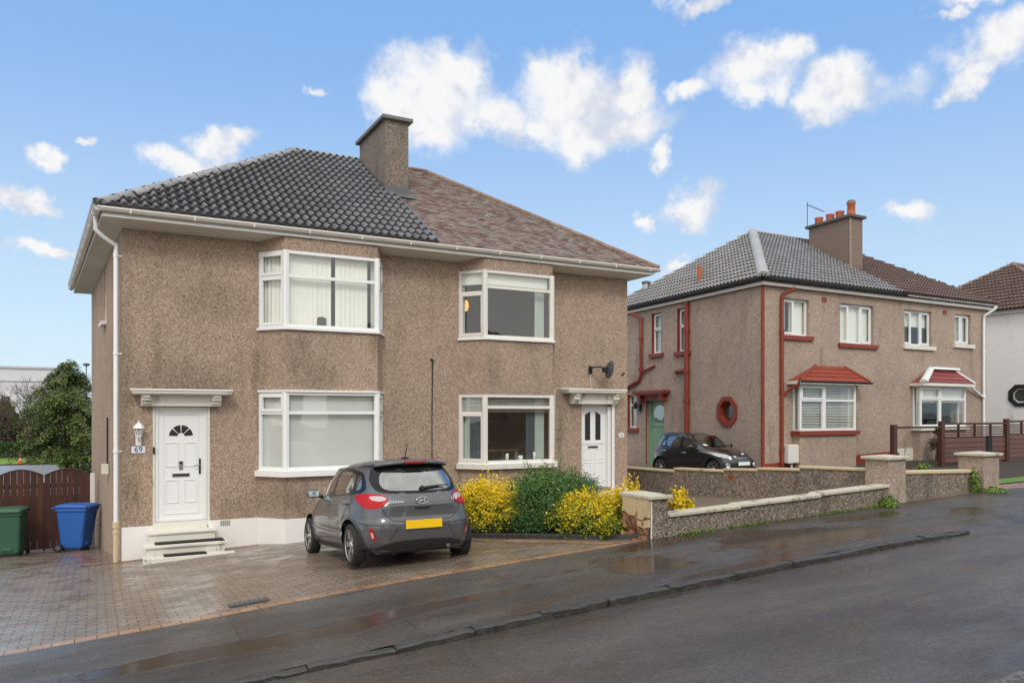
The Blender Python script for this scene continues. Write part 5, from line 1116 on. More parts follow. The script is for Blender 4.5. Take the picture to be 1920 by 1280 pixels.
def wheelie(x, y, z, rz, mat, label, name='wheelie_bin', sc=1.0):
    rt = empty(name, (x, y, z), label, 'wheelie bin', 'wheelie bins by the gate', rz); rt.scale = (sc,)*3
    def rr(w_, d_, r, n=5):
        P = []
        for cx, cy, a in ((w_/2-r, d_/2-r, 0), (-w_/2+r, d_/2-r, 90), (-w_/2+r, -d_/2+r, 180), (w_/2-r, -d_/2+r, 270)):
            for k in range(n): t = R(a+90*k/(n-1)); P.append((cx+r*math.cos(t), cy+r*math.sin(t)))
        return P
    lv = [(.08,.42,.46,.0,.06),(.12,.46,.50,.0,.06),(.35,.49,.54,.0,.06),(.9,.55,.66,-.02,.05),(.93,.60,.71,-.02,.05),(.985,.60,.71,-.02,.05),(.985,.57,.68,-.02,.05)]
    mb = MB(); rings = [[(px, py+oy, z_) for px, py in rr(w_, d_, r)] for z_, w_, d_, oy, r in lv]; n = len(rings[0])
    mb.add([p for q in rings for p in q], [(i*n+k, i*n+(k+1) % n, (i+1)*n+(k+1) % n, (i+1)*n+k) for i in range(len(rings)-1) for k in range(n)]+[tuple(range(n))[::-1]], 0, None, False)
    mb.box(-.10,.10,-.285,-.235,.16,.22) ; mb.build('body', mat, rt, org=(0,0,0), bevel=.006)
    mb = MB(); lid = [(.99,.60,.73,-.03,.05),(1.03,.62,.76,-.03,.06),(1.055,.56,.70,-.03,.1),(1.075,.36,.5,-.0,.1)]
    rings = [[(px, py+oy, z_) for px, py in rr(w_, d_, r)] for z_, w_, d_, oy, r in lid]
    mb.add([p for q in rings for p in q], [(i*n+k, i*n+(k+1) % n, (i+1)*n+(k+1) % n, (i+1)*n+k) for i in range(len(rings)-1) for k in range(n)]+[tuple(range(n))[::-1], tuple(range(3*n,4*n))], 0, None, True)
    mb.box(-.26,.26,-.43,-.37,1.0,1.03); mb.build('lid', mat, rt, org=(0,0,0))
    mb = MB(); mb.tube([(-.24,.36,.98),(-.24,.42,.99),(.24,.42,.99),(.24,.36,.98)], .016, 8); mb.build('handle', mat, rt, org=(0,0,0))
    for sx_ in (-1, 1):
        T = Matrix.Translation((sx_*.27,.26,.10)) @ Matrix.Rotation(R(90), 4, 'Y'); mb = MB(); mb.lathe([(0,-.025),(.06,-.025),(.095,-.025),(.1,-.015),(.1,.015),(.095,.025),(.06,.025),(0,.025)], 20, T=T)
        mb.lathe([(.0,.027),(.05,.027),(.055,.024)], 12, m=1, T=T); mb.lathe([(.0,-.027),(.05,-.027),(.055,-.024)], 12, m=1, T=T); mb.build('wheel', [M['rubber'], M['lead']], rt, org=(0,0,0))
    mb = MB(); mb.tube([(-.27,.26,.10),(.27,.26,.10)], .014, 8); mb.box(-.2,.2,-.2,.2,.02,.09); mb.build('axle', M['black'], rt, org=(0,0,0))
    return rt
GB = plain('green_bin_plastic', (.035,.115,.065), .45, 0, .08, 3, dirt=((.05,.10,.06), 3, .6)); BB = plain('blue_bin_plastic', (.02,.115,.42), .4, 0, .06, 3, dirt=((.03,.13,.38), 3, .6))
wheelie(-.77, 5.10, G(-.77,5.1)+.0, R(62), BB, 'blue wheelie bin beside the gable wall, seen from its side')
wheelie(-2.03, 5.05, G(-2.0,5.05)+.0, R(-10), GB, 'green wheelie bin at the left edge, in front of the gate')
# shed roof beyond the gate
shed = empty('shed', (-4.5,14,-1.4), 'low shed with a grey sloping roof behind the brown gate', 'shed')
mb = MB(); mb.box(-8,-.9,12.2,16,-1.8,.22); mb.build('wall', M['wood_gate'], shed)
mb = MB(); mb.add([(-8.2,12.0,.20),(-.75,12.0,.28),(-1.6,16.2,.80),(-8.2,16.2,.84)], [(0,1,2,3)]); mb.add([(-8.2,16.2,.84),(-1.6,16.2,.80),(-1.6,16.25,.73),(-8.2,16.25,.76)], [(0,1,2,3)]); mb.box(-8.2,-.75,11.95,12.0,.13,.24)
mb.build('roof', plain('grey_roof_felt', (.24,.25,.27), .35, 0, .15, 2), shed)
# ------------------------------------------------------------------ fence on the right
def fence_panel(x0, x1, y, zg_, zt, label, slats=True):
    rt = empty('timber_fence', (x0, y, zg_), label, 'fence', 'brown timber fence bays')
    mb = MB(); mb.box(x0-.08, x0+.08, y-.06, y+.06, zg_-.1, zt+.05); mb.build('post', M['wood_fence'], rt)
    mb = MB(); mb.box(x0, x1, y-.05, y+.05, zt-.06, zt); mb.build('top_rail', M['wood_fence'], rt)
    if slats:
        mb = MB(); q = zt-.12; H = zt-zg_; zm = zt-.44
        while q > zm: mb.box(x0+.08, x1, y-.02, y+.02, q-.04, q); q -= .072
        for k in (.25,.5,.75): mb.box(lerp(x0,x1,k)-.018, lerp(x0,x1,k)+.018, y-.035, y+.03, zm, zt-.06)
        mb.build('trellis_slats', M['wood_fence'], rt)
        mb = MB(); q = zm
        while q > zg_+.12:
            t = random.random(); vs = [(x0+.08,y-.03,q-.15),(x1,y-.03,q-.15),(x1,y-.005,q),(x0+.08,y-.005,q),(x0+.08,y+.02,q-.15),(x1,y+.02,q-.15)]; mb.add(vs, [(0,1,2,3),(4,5,1,0)], 0, (t,)*3); q -= .145
        mb.build('boards', M['wood_fence'], rt)
    return rt
fence_panel(19.50, 21.65, -1.0, .95, 2.21, 'open bay of the brown fence, one post and a single top rail', False)
fence_panel(21.70, 25.0, -1.0, 1.02, 2.30, 'slatted brown fence bay behind the black bollard')
fence_panel(25.05, 28.4, -1.0, 1.05, 2.36, 'slatted brown fence bay running off the right edge')
mb = MB(); mb.tube([(18.9,-4.0,G(18.9,-4)),(18.9,-4.0,2.01)], .075, 16); mb.tube([(18.9,-4.0,2.0),(18.9,-4.0,2.04)], .082, 16)
tag(mb.build('bollard', M['black'], None, org=(18.9,-4.0,G(18.9,-4))), 'black bollard standing behind the furthest wall pillar', 'bollard')
# ------------------------------------------------------------------ cars
def resample(P, n):
    P = np.array(P); d = np.r_[0, np.cumsum(np.hypot(*np.diff(P, axis=0).T))]; q = np.linspace(0, d[-1], n)
    return np.c_[np.interp(q, d, P[:,0]), np.interp(q, d, P[:,1])], d[-1]
def inpoly(x, y, poly):
    x = np.asarray(x); y = np.asarray(y); r = np.zeros(x.shape, bool); n = len(poly)
    for i in range(n):
        x0, y0 = poly[i]; x1, y1 = poly[(i+1) % n]
        c = ((y0 > y) != (y1 > y)) & (x < (x1-x0)*(y-y0)/((y1-y0) if y1 != y0 else 1e-9)+x0); r ^= c
    return r
def dpoly(x, y, line):
    d = np.full(np.shape(x), 9.)
    for (x0, y0), (x1, y1) in zip(line, line[1:]):
        L2_ = (x1-x0)**2+(y1-y0)**2; t = np.clip(((x-x0)*(x1-x0)+(y-y0)*(y1-y0))/L2_, 0, 1); d = np.minimum(d, np.hypot(x-x0-t*(x1-x0), y-y0-t*(y1-y0)))
    return d
def smooth_curve(pts, n=4):
    P = np.array(pts, float); out = []
    for i in range(len(P)-1):
        p0, p1, p2, p3 = P[max(i-1,0)], P[i], P[i+1], P[min(i+2,len(P)-1)]
        for k in range(n):
            t = k/n; out.append(.5*((2*p1)+(-p0+p2)*t+(2*p0-5*p1+4*p2-p3)*t*t+(-p0+3*p1-3*p2+p3)*t**3))
    out.append(P[-1]); return np.array(out)
def car(name, label, loc, rz, sp, pitch=0., scale=1.):
    root = empty(name, loc, label, 'car', 'parked cars'); root.rotation_euler = (0, -pitch*0, rz)
    root.rotation_mode = 'XYZ'; root.rotation_euler = Matrix.Rotation(rz, 4, 'Z').__matmul__(Matrix.Rotation(-pitch, 4, 'Y')).to_euler(); root.scale = (scale,)*3
    K = np.array(sp['levels'])            # z, xr, xf, w, nr, nf
    lv = [K[0]]
    for a, b_ in zip(K, K[1:]):
        n = max(1, int(math.ceil(max(abs(b_[0]-a[0])/.014, abs(b_[1]-a[1])/.03, abs(b_[2]-a[2])/.03, abs(b_[3]-a[3])/.02))))
        for k in range(1, n+1): lv.append(a+(b_-a)*k/n)
    lv = np.array(lv); raw = lv.copy()
    # soften the profile knots
    for _ in range(2):
        q = lv.copy(); q[1:-1, 1:4] = (lv[:-2, 1:4]+2*lv[1:-1, 1:4]+lv[2:, 1:4])/4; lv = q
    NH = 300; xm = 1.2; V = []; A = []
    for z, xr, xf, w_, nr, nf in lv:
        th = np.linspace(math.pi, 0, 721); c, s = np.cos(th), np.sin(th)
        nn = np.where(c < 0, nr, nf); aa = np.where(c < 0, xm-xr, xf-xm); xmm = xm
        if xf-xm < .05: xmm = (xr+xf)/2; aa = np.where(c < 0, xmm-xr, xf-xmm)
        x = xmm+aa*np.sign(c)*np.abs(c)**(2/nn); y = w_*np.abs(s)**(2/nn)
        P, L = resample(np.c_[x, y], NH); V.append(np.c_[P, np.full(NH, z)]); A.append(np.linspace(0, L, NH))
    V = np.array(V); A = np.array(A); nl = len(lv)
    x, y, z = V[...,0], V[...,1], V[...,2]
    for wx in (0, sp['wb']):      # wheel arch flare
        d = np.hypot(x-wx, z-.31); y += np.where(y > .5, .022*np.exp(-((d-.36)/.07)**2), 0)
    y += np.where(y > .4, -.016*np.exp(-((z-sp['crease'](x))/.035)**2)*np.clip((x+.1)/.4, 0, 1)*np.clip((2.2-x)/.4, 0, 1), 0)
    V[...,1] = y
    # faces
    cx = (x[:-1,:-1]+x[1:,1:])/2; cy = (y[:-1,:-1]+y[1:,1:])/2; cz = (z[:-1,:-1]+z[1:,1:])/2; ca = (A[:-1,:-1]+A[1:,1:])/2; cf = ca*0+(A[:-1,-1:]+A[1:,-1:])/2-ca
    e1 = V[:-1,1:]-V[:-1,:-1]; e2 = V[1:,:-1]-V[:-1,:-1]; N = np.cross(e1, e2); N /= -(np.linalg.norm(N, axis=2, keepdims=True)+1e-9)
    cls = np.zeros(cx.shape, int); side = (np.abs(N[...,1]) > .55) & (cy > .42)
    rear = (N[...,0] < -.35) & (cx < .4) ; front = cx > 1.6
    cls = sp['classify'](cls, cx, cy, cz, ca, cf, side, rear, front, N)
    arch = np.zeros_like(side)
    for wx in (0, sp['wb']): arch |= (np.hypot(cx-wx, cz-.305) < .352) & (cy > .48)
    arch |= (cz < .2)
    cls[arch] = -1
    names = sp['parts']      # id -> (name, mats, smooth)
    for pid, (pn, mats) in names.items():
        ii, jj = np.nonzero((cls == pid) | ((cls >= 100) & (cls//100 == pid+1)))
        if not len(ii): continue
        sub = cls[ii, jj]; mi = np.where(sub >= 100, sub % 100, 0)
        vid = {}; vs = []; fs = []
        for sg in (1, -1):
            for a, b_ in zip(ii, jj):
                q = []
                for (p, r) in ((a, b_), (a, b_+1), (a+1, b_+1), (a+1, b_)):
                    k = (p, r, sg if V[p,r,1] > 1e-4 else 0)
                    if k not in vid: vid[k] = len(vs); vs.append((V[p,r,0], V[p,r,1]*sg, V[p,r,2]))
                    q.append(vid[k])
                fs.append(q if sg < 0 else q[::-1])
        mb = MB(); mb.v = vs; mb.f = fs; mb.m = [int(m) for m in mi]*2; mb.c = [None]*len(fs); mb.sm = [True]*len(fs)
        if pid == 0:
            top = [vid[k] for k in vid if k[0] == nl-1]
        sp_names = sp.get('split', ())
        if pn in sp_names:      # one object for each side
            h = len(fs)//2
            for part in (0, 1):
                m2 = MB(); use = fs[part*h:(part+1)*h]; idx = sorted({i for f in use for i in f}); mp = {i: k for k, i in enumerate(idx)}
                m2.v = [vs[i] for i in idx]; m2.f = [[mp[i] for i in f] for f in use]; m2.m = mb.m[:h]; m2.c = [None]*h; m2.sm = [True]*h; m2.build(pn, mats, root, org=(0,0,0))
        else: mb.build(pn, mats, root, org=(0,0,0))
    FM = {'GLB': GLB, 'glass': M['glass_car'], 'LRED': LRED, 'LCLR': LCLR, 'black': M['black'], 'HEAD': HEAD, 'chrome': M['chrome'], 'dark': M['dark']}
    zl = lv[:,0]
    def surf(kind, p, zq, off):
        i = int(np.clip(np.searchsorted(zl, zq)-1, 0, nl-2)); t = min(1, max(0, (zq-zl[i])/(zl[i+1]-zl[i]+1e-9)))
        rx, ry = V[i,:,0]*(1-t)+V[i+1,:,0]*t, V[i,:,1]*(1-t)+V[i+1,:,1]*t; ra = A[i]*(1-t)+A[i+1]*t
        if kind == 'side': q = np.interp(p, rx, np.arange(NH)); sg = 1
        else:
            sg = -1 if p < 0 else 1; a_ = abs(p); a_ = a_ if kind == 'rear' else ra[-1]-a_; q = np.interp(a_, ra, np.arange(NH))
        ar = np.arange(NH); X, Y = np.interp(q, ar, rx), np.interp(q, ar, ry); X0, Y0_, X1, Y1 = *(np.interp(q-1.5, ar, r_) for r_ in (rx, ry)), *(np.interp(q+1.5, ar, r_) for r_ in (rx, ry))
        nx, ny = -(Y1-Y0_), X1-X0; L_ = math.hypot(nx, ny)+1e-9
        return (X+nx/L_*off, sg*(Y+ny/L_*off), zq)
    from mathutils.geometry import delaunay_2d_cdt
    def chaikin(P, n=2):
        P = [np.array(q, float) for q in P]
        for _ in range(n): P = [q for a_, b_ in zip(P, P[1:]+P[:1]) for q in (a_*.8+b_*.2, a_*.2+b_*.8)]
        return [tuple(q) for q in P]
    for kind, pn, mk, poly_, holes_, off, rnd in sp['feat']:
        outer_ = chaikin(poly_, 2 if rnd or pn in ('tail_lamp','reflector','headlamp','lamp_lens') else 1); hs = [chaikin(h_, 2 if rnd or pn in ('tail_lamp','reflector') else 1) for h_ in holes_]
        pts = [Vector(q) for q in outer_]; eds = [(i, (i+1) % len(outer_)) for i in range(len(outer_))]
        for h_ in hs: b0 = len(pts); pts += [Vector(q) for q in h_]; eds += [(b0+i, b0+(i+1) % len(h_)) for i in range(len(h_))]
        xs_, ys_ = [q[0] for q in outer_], [q[1] for q in outer_]
        for gx in np.arange(min(xs_), max(xs_), .045):
            for gy in np.arange(min(ys_), max(ys_), .035): pts.append(Vector((gx, gy)))
        vo, _, fo, *_r = delaunay_2d_cdt(pts, eds, [], 0, 1e-5)
        cen = np.array([np.mean([vo[i] for i in f], axis=0) for f in fo]); ok = inpoly(cen[:,0], cen[:,1], outer_)
        for h_ in hs: ok &= ~inpoly(cen[:,0], cen[:,1], h_)
        for mir in ((1, -1) if (kind == 'side' or min(xs_) > 0) else (1,)):
            mb = MB(); vs = [surf(kind, v_[0], v_[1], off) for v_ in vo]; vs = [(q[0], q[1]*mir, q[2]) for q in vs]; fs = [tuple(f) if mir > 0 else tuple(f[::-1]) for f, k_ in zip(fo, ok) if k_]
            used = sorted({i for f in fs for i in f}); mp = {i: k_ for k_, i in enumerate(used)}
            mb.add([vs[i] for i in used], [tuple(mp[i] for i in f) for f in fs], 0, None, True); mb.build(pn, FM[mk], root, org=(0,0,0))
    mb = MB()
    def strip(kind, ln, w_, off, m_, mirs):
        P = smooth_curve(ln, 8); T_ = np.gradient(P, axis=0); T_ /= np.linalg.norm(T_, axis=1, keepdims=True)+1e-9; Q = np.c_[-T_[:,1], T_[:,0]]*w_/2
        for mir in mirs:
            vs = []
            for p_, q_ in zip(P, Q):
                for sg_ in (1, -1): v_ = surf(kind, p_[0]+q_[0]*sg_, p_[1]+q_[1]*sg_, off); vs.append((v_[0], v_[1]*mir, v_[2]))
            mb.add(vs, [(2*i, 2*i+1, 2*i+3, 2*i+2) for i in range(len(P)-1)], m_, None, True)
    for kind, ln in sp['lines']: strip(kind, ln, .009, .0015, 0, (1, -1) if kind == 'side' else (1,))
    mb.build('shut_lines', plain('shut_line', (.012,.012,.014), .6), root, org=(0,0,0)); 
    for wx in (0, sp['wb']):
        mb = MB(); strip('side', [(wx+.362*math.cos(t_), .305+.362*math.sin(t_)) for t_ in np.linspace(-.1, math.pi+.1, 24)], .034, .006, 0, (1,)); mb.build('arch_lip', sp['paint'], root, org=(0,0,0))
        mb = MB(); strip('side', [(wx+.362*math.cos(t_), .305+.362*math.sin(t_)) for t_ in np.linspace(-.1, math.pi+.1, 24)], .034, .006, 0, (-1,)); mb.build('arch_lip', sp['paint'], root, org=(0,0,0))
    # underbody, inner arches
    mb = MB(); mb.box(-.42, sp['wb']+.45, -.60, .60, .17, .34); mb.box(.42, sp['wb']-.42, -.76, .76, .18, .30)
    mb.build('underbody', M['black'], root, org=(0,0,0))
    for wx in (0, sp['wb']):
        for sg in (-1, 1):
            mb = MB(); vs = []
            for t_ in np.linspace(-.15, math.pi+.15, 26):
                for r_, y_ in ((.02,.50),(.355,.50),(.358,.80)): vs.append((wx+r_*math.cos(t_), sg*y_, .305+r_*math.sin(t_)))
            mb.add(vs, [(3*i+k_, 3*i+k_+1, 3*i+k_+4, 3*i+k_+3) for i in range(25) for k_ in range(2)]); mb.build('arch_liner', M['dark'], root, org=(0,0,0))
    # wheels
    for wx in (0, sp['wb']):
        for sg in (-1, 1):
            T = Matrix.Translation((wx, sg*sp['track']/2, .295)) @ Matrix.Rotation(R(-90*sg), 4, 'X')
            mb = MB(); mb.lathe([(.19,.06),(.215,.082),(.25,.088),(.278,.078),(.293,.055),(.295,.0),(.293,-.045),(.278,-.066),(.2,-.07)], 48, T=T); wh = mb.build('wheel', M['rubber'], root, org=(0,0,0)); wh['label'] = 'tyre and rim'
            mb = MB(); mb.lathe([(.2,.072),(.208,.082),(.214,.080),(.205,.04),(.195,-.06)], 40, T=T)
            ns = sp['spokes']
            for k in range(ns):
                a = 2*math.pi*k/ns
                for da in ((-.17, .17) if sp['twin'] else (0,)):
                    p = []
                    for rr_, wd_, zz_ in ((.045,.020,.055),(.12,.016,.066),(.205,.018,.068)):
                        aa = a+da*(rr_/.205)*.9; cxx, cyy = rr_*math.cos(aa), rr_*math.sin(aa); tx, ty = -math.sin(aa), math.cos(aa)
                        for q in (-1, 1): p.append((cxx+tx*wd_*q, cyy+ty*wd_*q, zz_)); p.append((cxx+tx*wd_*q*1.2, cyy+ty*wd_*q*1.2, zz_-.03))
                    vs = [tuple(T @ Vector(v)) for v in p]; mb.add(vs, [(0,2,6,4),(4,6,10,8),(0,4,5,1),(4,8,9,5),(2,3,7,6),(6,7,11,10)])
            mb.lathe([(0,.072),(.045,.070),(.06,.055),(.062,.03)], 16, T=T); mb.build('rim', sp['rim'], wh, org=(0,0,0))
            mb = MB(); mb.lathe([(0,.02),(.12,.02),(.2,.0)], 20, T=T); mb.build('brake_disc', M['dark'], wh, org=(0,0,0))
    # mirrors and handles
    for sg in (-1, 1):
        mx, mz = sp['mirror']; mb = MB(); prof = [(mx-.06,.80,mz-.03),(mx-.05,.86,mz-.01)]
        mb.tube([(mx+.02,sg*.72,mz-.05),(mx,sg*.84,mz-.02)], .028, 8, m=1)
        T = Matrix.Translation((mx, sg*.915, mz+.02)); mb.lathe([(0,-.075),(.05,-.07),(.085,-.045),(.1,0),(.085,.045),(.05,.065),(0,.07)], 16, T=T @ Matrix.Diagonal((.65,1.05,1.0,1)))
        mm = mb.build('mirror', [sp['paint'], M['black']], root, org=(0,0,0))
        mb = MB(); xx = mx-.062; mb.add([(xx, sg*.915-.075, mz-.03), (xx, sg*.915+.075, mz-.03), (xx, sg*.915+.08, mz+.045), (xx, sg*.915-.08, mz+.055)], [(0,1,2,3)]); mb.build('mirror_glass', plain('mirror_glass', (.5,.6,.6), .08, .6), mm, org=(0,0,0))
        for hx, hz in sp['handles']:
            mb = MB(); mb.tube([(hx-.10,sg*.822,hz),(hx-.07,sg*.852,hz+.004),(hx+.06,sg*.852,hz+.004),(hx+.09,sg*.822,hz)], .014, 8); mb.build('door_handle', sp['handle_mat'], root, org=(0,0,0))
    # seats
    mb = MB()
    for sg in (-1, 1):
        T = Matrix.Translation((1.15, sg*.36, 0)) @ Matrix.Rotation(R(-14), 4, 'Y'); mb.box(-.07,.07,-.22,.22,.45,1.02,T=T); mb.box(-.05,.05,-.13,.13,1.06,1.24,T=T)
        T = Matrix.Translation((.30, sg*.36, 0)) @ Matrix.Rotation(R(-14), 4, 'Y'); mb.box(-.06,.06,-.3,.3,.45,.98,T=T); mb.box(-.04,.04,-.12,.12,.98,1.12,T=T)
    mb.box(-.3, 1.9, -.68, .68, .35, .5); mb.box(1.75,2.0,-.66,.66,.75,.93); mb.build('seats', plain('seat_cloth', (.06,.065,.07), .9), root, org=(0,0,0), bevel=.03)
    return root
def paintmat(name, c, metal=.0, rough=.32):
    m, k, b, o = newmat(name); P = k.n('ShaderNodeTexCoord').outputs['Object']
    n = k.noise(P, 220, 2, .5); cc = k.mix(n, tuple(x*.9 for x in c), tuple(x*1.12 for x in c)); k.nt.links.new(cc, b.inputs['Base Color'])
    b.inputs['Metallic'].default_value = metal; b.inputs['Roughness'].default_value = rough; b.inputs['Coat Weight'].default_value = .9; b.inputs['Coat Roughness'].default_value = .03
    drops = k.noise(P, 90, 2, .5); bump(k, b, k.sstep(drops, .62, .7), .0015, .4); return m
GREY = paintmat('grey_car_paint', (.088,.089,.098), .35, .38); BLK = paintmat('black_car_paint', (.008,.008,.010), .0, .25)
LRED = plain('red_lamp_lens', (.42,.004,.006), .3, 0, .3, 30, coat=.1, spec=.25); LCLR = plain('clear_lamp_lens', (.50,.42,.42), .25, .1, .2, 30, coat=.3); GLB = plain('gloss_black', (.008,.008,.009), .22, spec=.3)
YEL = plain('yellow_plate', (.80,.50,.0), .4, 0, .02, 2); WHP = plain('white_plate', (.78,.79,.80), .4, 0, .02, 2)
HEAD = plain('headlamp', (.42,.44,.47), .12, .6, .3, 14, coat=1)
# grey hatchback
g_side_glass = [[(1.72,.965),(1.06,.975),(1.04,1.33),(1.10,1.345),(1.38,1.20)], [(.95,.975),(.22,1.00),(.15,1.10),(.21,1.28),(.94,1.335)], [(.08,1.03),(-.10,1.06),(.02,1.22),(.13,1.27)]]
g_trim = [(1.84,.94),(-.16,.985),(-.22,1.08),(.02,1.30),(.6,1.375),(1.12,1.385),(1.46,1.22)]
def g_cls(c, x, y, z, a, f, side, rear, front, N):
    c[side & inpoly(x, z, [(1.70,.985),(-.02,1.03),(.03,1.24),(.6,1.34),(1.10,1.35),(1.38,1.21)])] = -1
    c[side & (z < .265)] = 102
    c[(x > .9) & inpoly(f, z, [(-.1,1.03),(.56,1.03),(.46,1.36),(-.1,1.375)])] = -1
    c[(x < .3) & inpoly(a, z, [(-.1,1.03),(.42,1.04),(.50,1.12),(.44,1.27),(-.1,1.295)])] = -1
    return c
g_feat = [
 ('side', 'window_trim', 'GLB', [(1.84,.945),(.9,.955),(-.10,.985),(-.20,1.05),(-.10,1.18),(.04,1.29),(.6,1.375),(1.12,1.385),(1.46,1.22)], g_side_glass, .003, 0),
 ('side', 'side_window', 'glass', g_side_glass[0], (), .002, 0), ('side', 'side_window', 'glass', g_side_glass[1], (), .002, 0), ('side', 'side_window', 'glass', g_side_glass[2], (), .002, 0),
 ('front', 'window_trim', 'GLB', [(-.70,.99),(.70,.99),(.58,1.385),(-.58,1.385)], [[(-.64,1.015),(.64,1.015),(.53,1.37),(-.53,1.37)]], .003, 0), ('front', 'windscreen', 'glass', [(-.64,1.015),(.64,1.015),(.53,1.37),(-.53,1.37)], (), .002, 0),
 ('rear', 'window_trim', 'GLB', [(-.50,.985),(0,.968),(.50,.985),(.63,1.05),(.70,1.18),(.60,1.37),(0,1.395),(-.60,1.37),(-.70,1.18),(-.63,1.05)], [[(-.40,1.02),(0,1.01),(.40,1.02),(.50,1.06),(.53,1.13),(.50,1.24),(.42,1.30),(0,1.32),(-.42,1.30),(-.50,1.24),(-.53,1.13),(-.50,1.06)]], .003, 1),
 ('rear', 'rear_window', 'glass', [(-.40,1.02),(0,1.01),(.40,1.02),(.50,1.06),(.53,1.13),(.50,1.24),(.42,1.30),(0,1.32),(-.42,1.30),(-.50,1.24),(-.53,1.13),(-.50,1.06)], (), .002, 1),
 ('rear', 'tail_lamp', 'LRED', [(.475,.85),(.60,.79),(.80,.795),(.98,.895),(1.04,.985),(.80,1.0),(.52,.975),(.45,.93)], [[(.480,.90),(.56,.882),(.68,.905),(.73,.96),(.53,.957),(.465,.925)]], .009, 0),
 ('rear', 'lamp_lens', 'LCLR', [(.480,.90),(.56,.882),(.68,.905),(.73,.96),(.53,.957),(.465,.925)], (), .010, 0),
 ('rear', 'reflector', 'LRED', [(.625,.365),(.70,.372),(.738,.50),(.72,.54),(.665,.50)], [[(.655,.392),(.692,.395),(.716,.48),(.682,.478)]], .005, 0), ('rear', 'lamp_lens', 'LCLR', [(.655,.392),(.692,.395),(.716,.48),(.682,.478)], (), .005, 0),
 ('rear', 'valance', 'black', [(-.62,.20),(.62,.20),(.62,.27),(.50,.305),(.36,.345),(0,.355),(-.36,.345),(-.50,.305),(-.62,.27)], (), .003, 0)]
g_lines = [('side', [(1.0,1.36),(.99,.9),(1.03,.5),(1.05,.27)]), ('side', [(.04,1.0),(.08,.86),(.26,.70),(.36,.50),(.40,.27)]), ('side', [(1.84,.95),(1.93,.7),(1.92,.4),(1.86,.27)]), ('side', [(.42,.27),(1.84,.27)]),
 ('rear', [(-.555,.85),(-.53,.76),(-.46,.66),(-.36,.615),(0,.605),(.36,.615),(.46,.66),(.53,.76),(.555,.85)]), ('rear', [(-.92,.60),(-.62,.566),(-.2,.556)]), ('rear', [(.2,.556),(.62,.566),(.92,.60)]),
 ('rear', [(-.46,.345),(-.36,.50),(-.30,.535),(.30,.535),(.36,.50),(.46,.345)]), ('side', [(.48,.34),(.9,.36),(1.9,.31)]), ('rear', [(-.54,.815),(0,.80),(.54,.815)])]
gs = dict(levels=[(.18,-.50,2.86,.745,5,3.4),(.24,-.545,2.95,.785,5,3.4),(.32,-.59,3.0,.815,5,3.3),(.42,-.615,3.03,.83,5,3.2),(.52,-.625,3.04,.838,5,3.1),(.60,-.615,3.03,.842,5,3.0),(.66,-.60,3.0,.842,4.8,3.0),(.74,-.60,2.93,.838,4.6,2.9),(.80,-.605,2.83,.834,4.4,2.9),(.86,-.595,2.60,.828,4.2,3.0),(.91,-.58,2.36,.815,4.0,3.1),(.945,-.565,2.10,.798,3.9,3.4),(.975,-.55,1.98,.782,3.8,3.8),(1.02,-.525,1.90,.762,3.8,3.8),(1.10,-.48,1.77,.735,3.8,3.8),(1.20,-.41,1.60,.70,3.8,3.8),(1.30,-.32,1.42,.658,3.8,3.8),(1.37,-.25,1.28,.622,3.8,3.6),(1.40,-.21,1.19,.596,3.6,3.4),(1.425,-.17,1.08,.555,3.4,3.2),(1.445,-.10,.93,.49,3.2,3.0),(1.462,.0,.75,.38,3,2.8),(1.472,.12,.58,.25,2.6,2.6),(1.478,.3,.42,.02,2.2,2.2)],
    wb=2.425, track=1.50, crease=lambda x: .44+.03*x, classify=g_cls, feat=g_feat, lines=g_lines, paint=GREY, rim=plain('alloy_rim', (.52,.50,.47), .22, .9, .1, 10), spokes=5, twin=True, mirror=(1.66,.985), handles=((.22,.86),(1.14,.84)), handle_mat=GREY,
    split=('side_window','window_trim','tail_lamp','reflector'),
    parts={0:('body',[GREY, M['dark'], M['black'], plain('shut_line', (.04,.04,.046), .5)]), 1:('window_trim',[GLB]), 2:('side_window',[M['glass_car']]), 3:('windscreen',[M['glass_car']]), 4:('rear_window',[M['glass_car']]), 5:('tail_lamp',[LRED, LCLR]), 7:('reflector',[LRED, LCLR])})
cg = car('hatchback_car', 'dark grey hatchback with a yellow rear plate parked nose-in on the paved drive', (3.542,-4.679,.469), R(89.4), gs, pitch=-.087)
def on_car(root, mb, name, mats, **k): return mb.build(name, mats, root, org=(0,0,0), **k)
# cls codes: 101..103 body slots, 601 clear part of lamp, 801 clear part of reflector
cg.scale = (1, 1.045, 1)
mb = MB(); mb.box(-.655,-.628,-.25,.25,.50,.615); on_car(cg, mb, 'number_plate', YEL, bevel=.004)
mb = MB(); n = 14   # roof spoiler
vs = []
for i in range(n+1):
    f = -1+2*i/n; yy = .515*f; dx = .16*abs(f)**4; zc_ = 1.405-.035*abs(f)**3
    vs += [(-.10+dx*.5, yy, zc_+.045), (-.355+dx, yy*1.0, zc_+.012), (-.365+dx, yy, zc_-.010), (-.32+dx, yy, zc_-.03), (-.15+dx, yy, zc_-.02)]
mb.add(vs, [(i*5+k, i*5+k+1, (i+1)*5+k+1, (i+1)*5+k) for i in range(n) for k in range(4)], 0, None, True); mb.f[-4:] = mb.f[-4:]
sp_ = on_car(cg, mb, 'spoiler', [GREY])
mb = MB(); mb.box(-.372,-.345,-.16,.16,1.392,1.414); on_car(cg, mb, 'brake_light', LRED).parent = sp_
mb = MB(); mb.tube([(-.52,-.02,1.035),(-.545,-.03,1.05)], .035, 10); mb.tube([(-.54,-.03,1.045),(-.53,-.20,1.06),(-.51,-.40,1.075)], [.02,.014,.008], 8); on_car(cg, mb, 'wiper', M['black'])
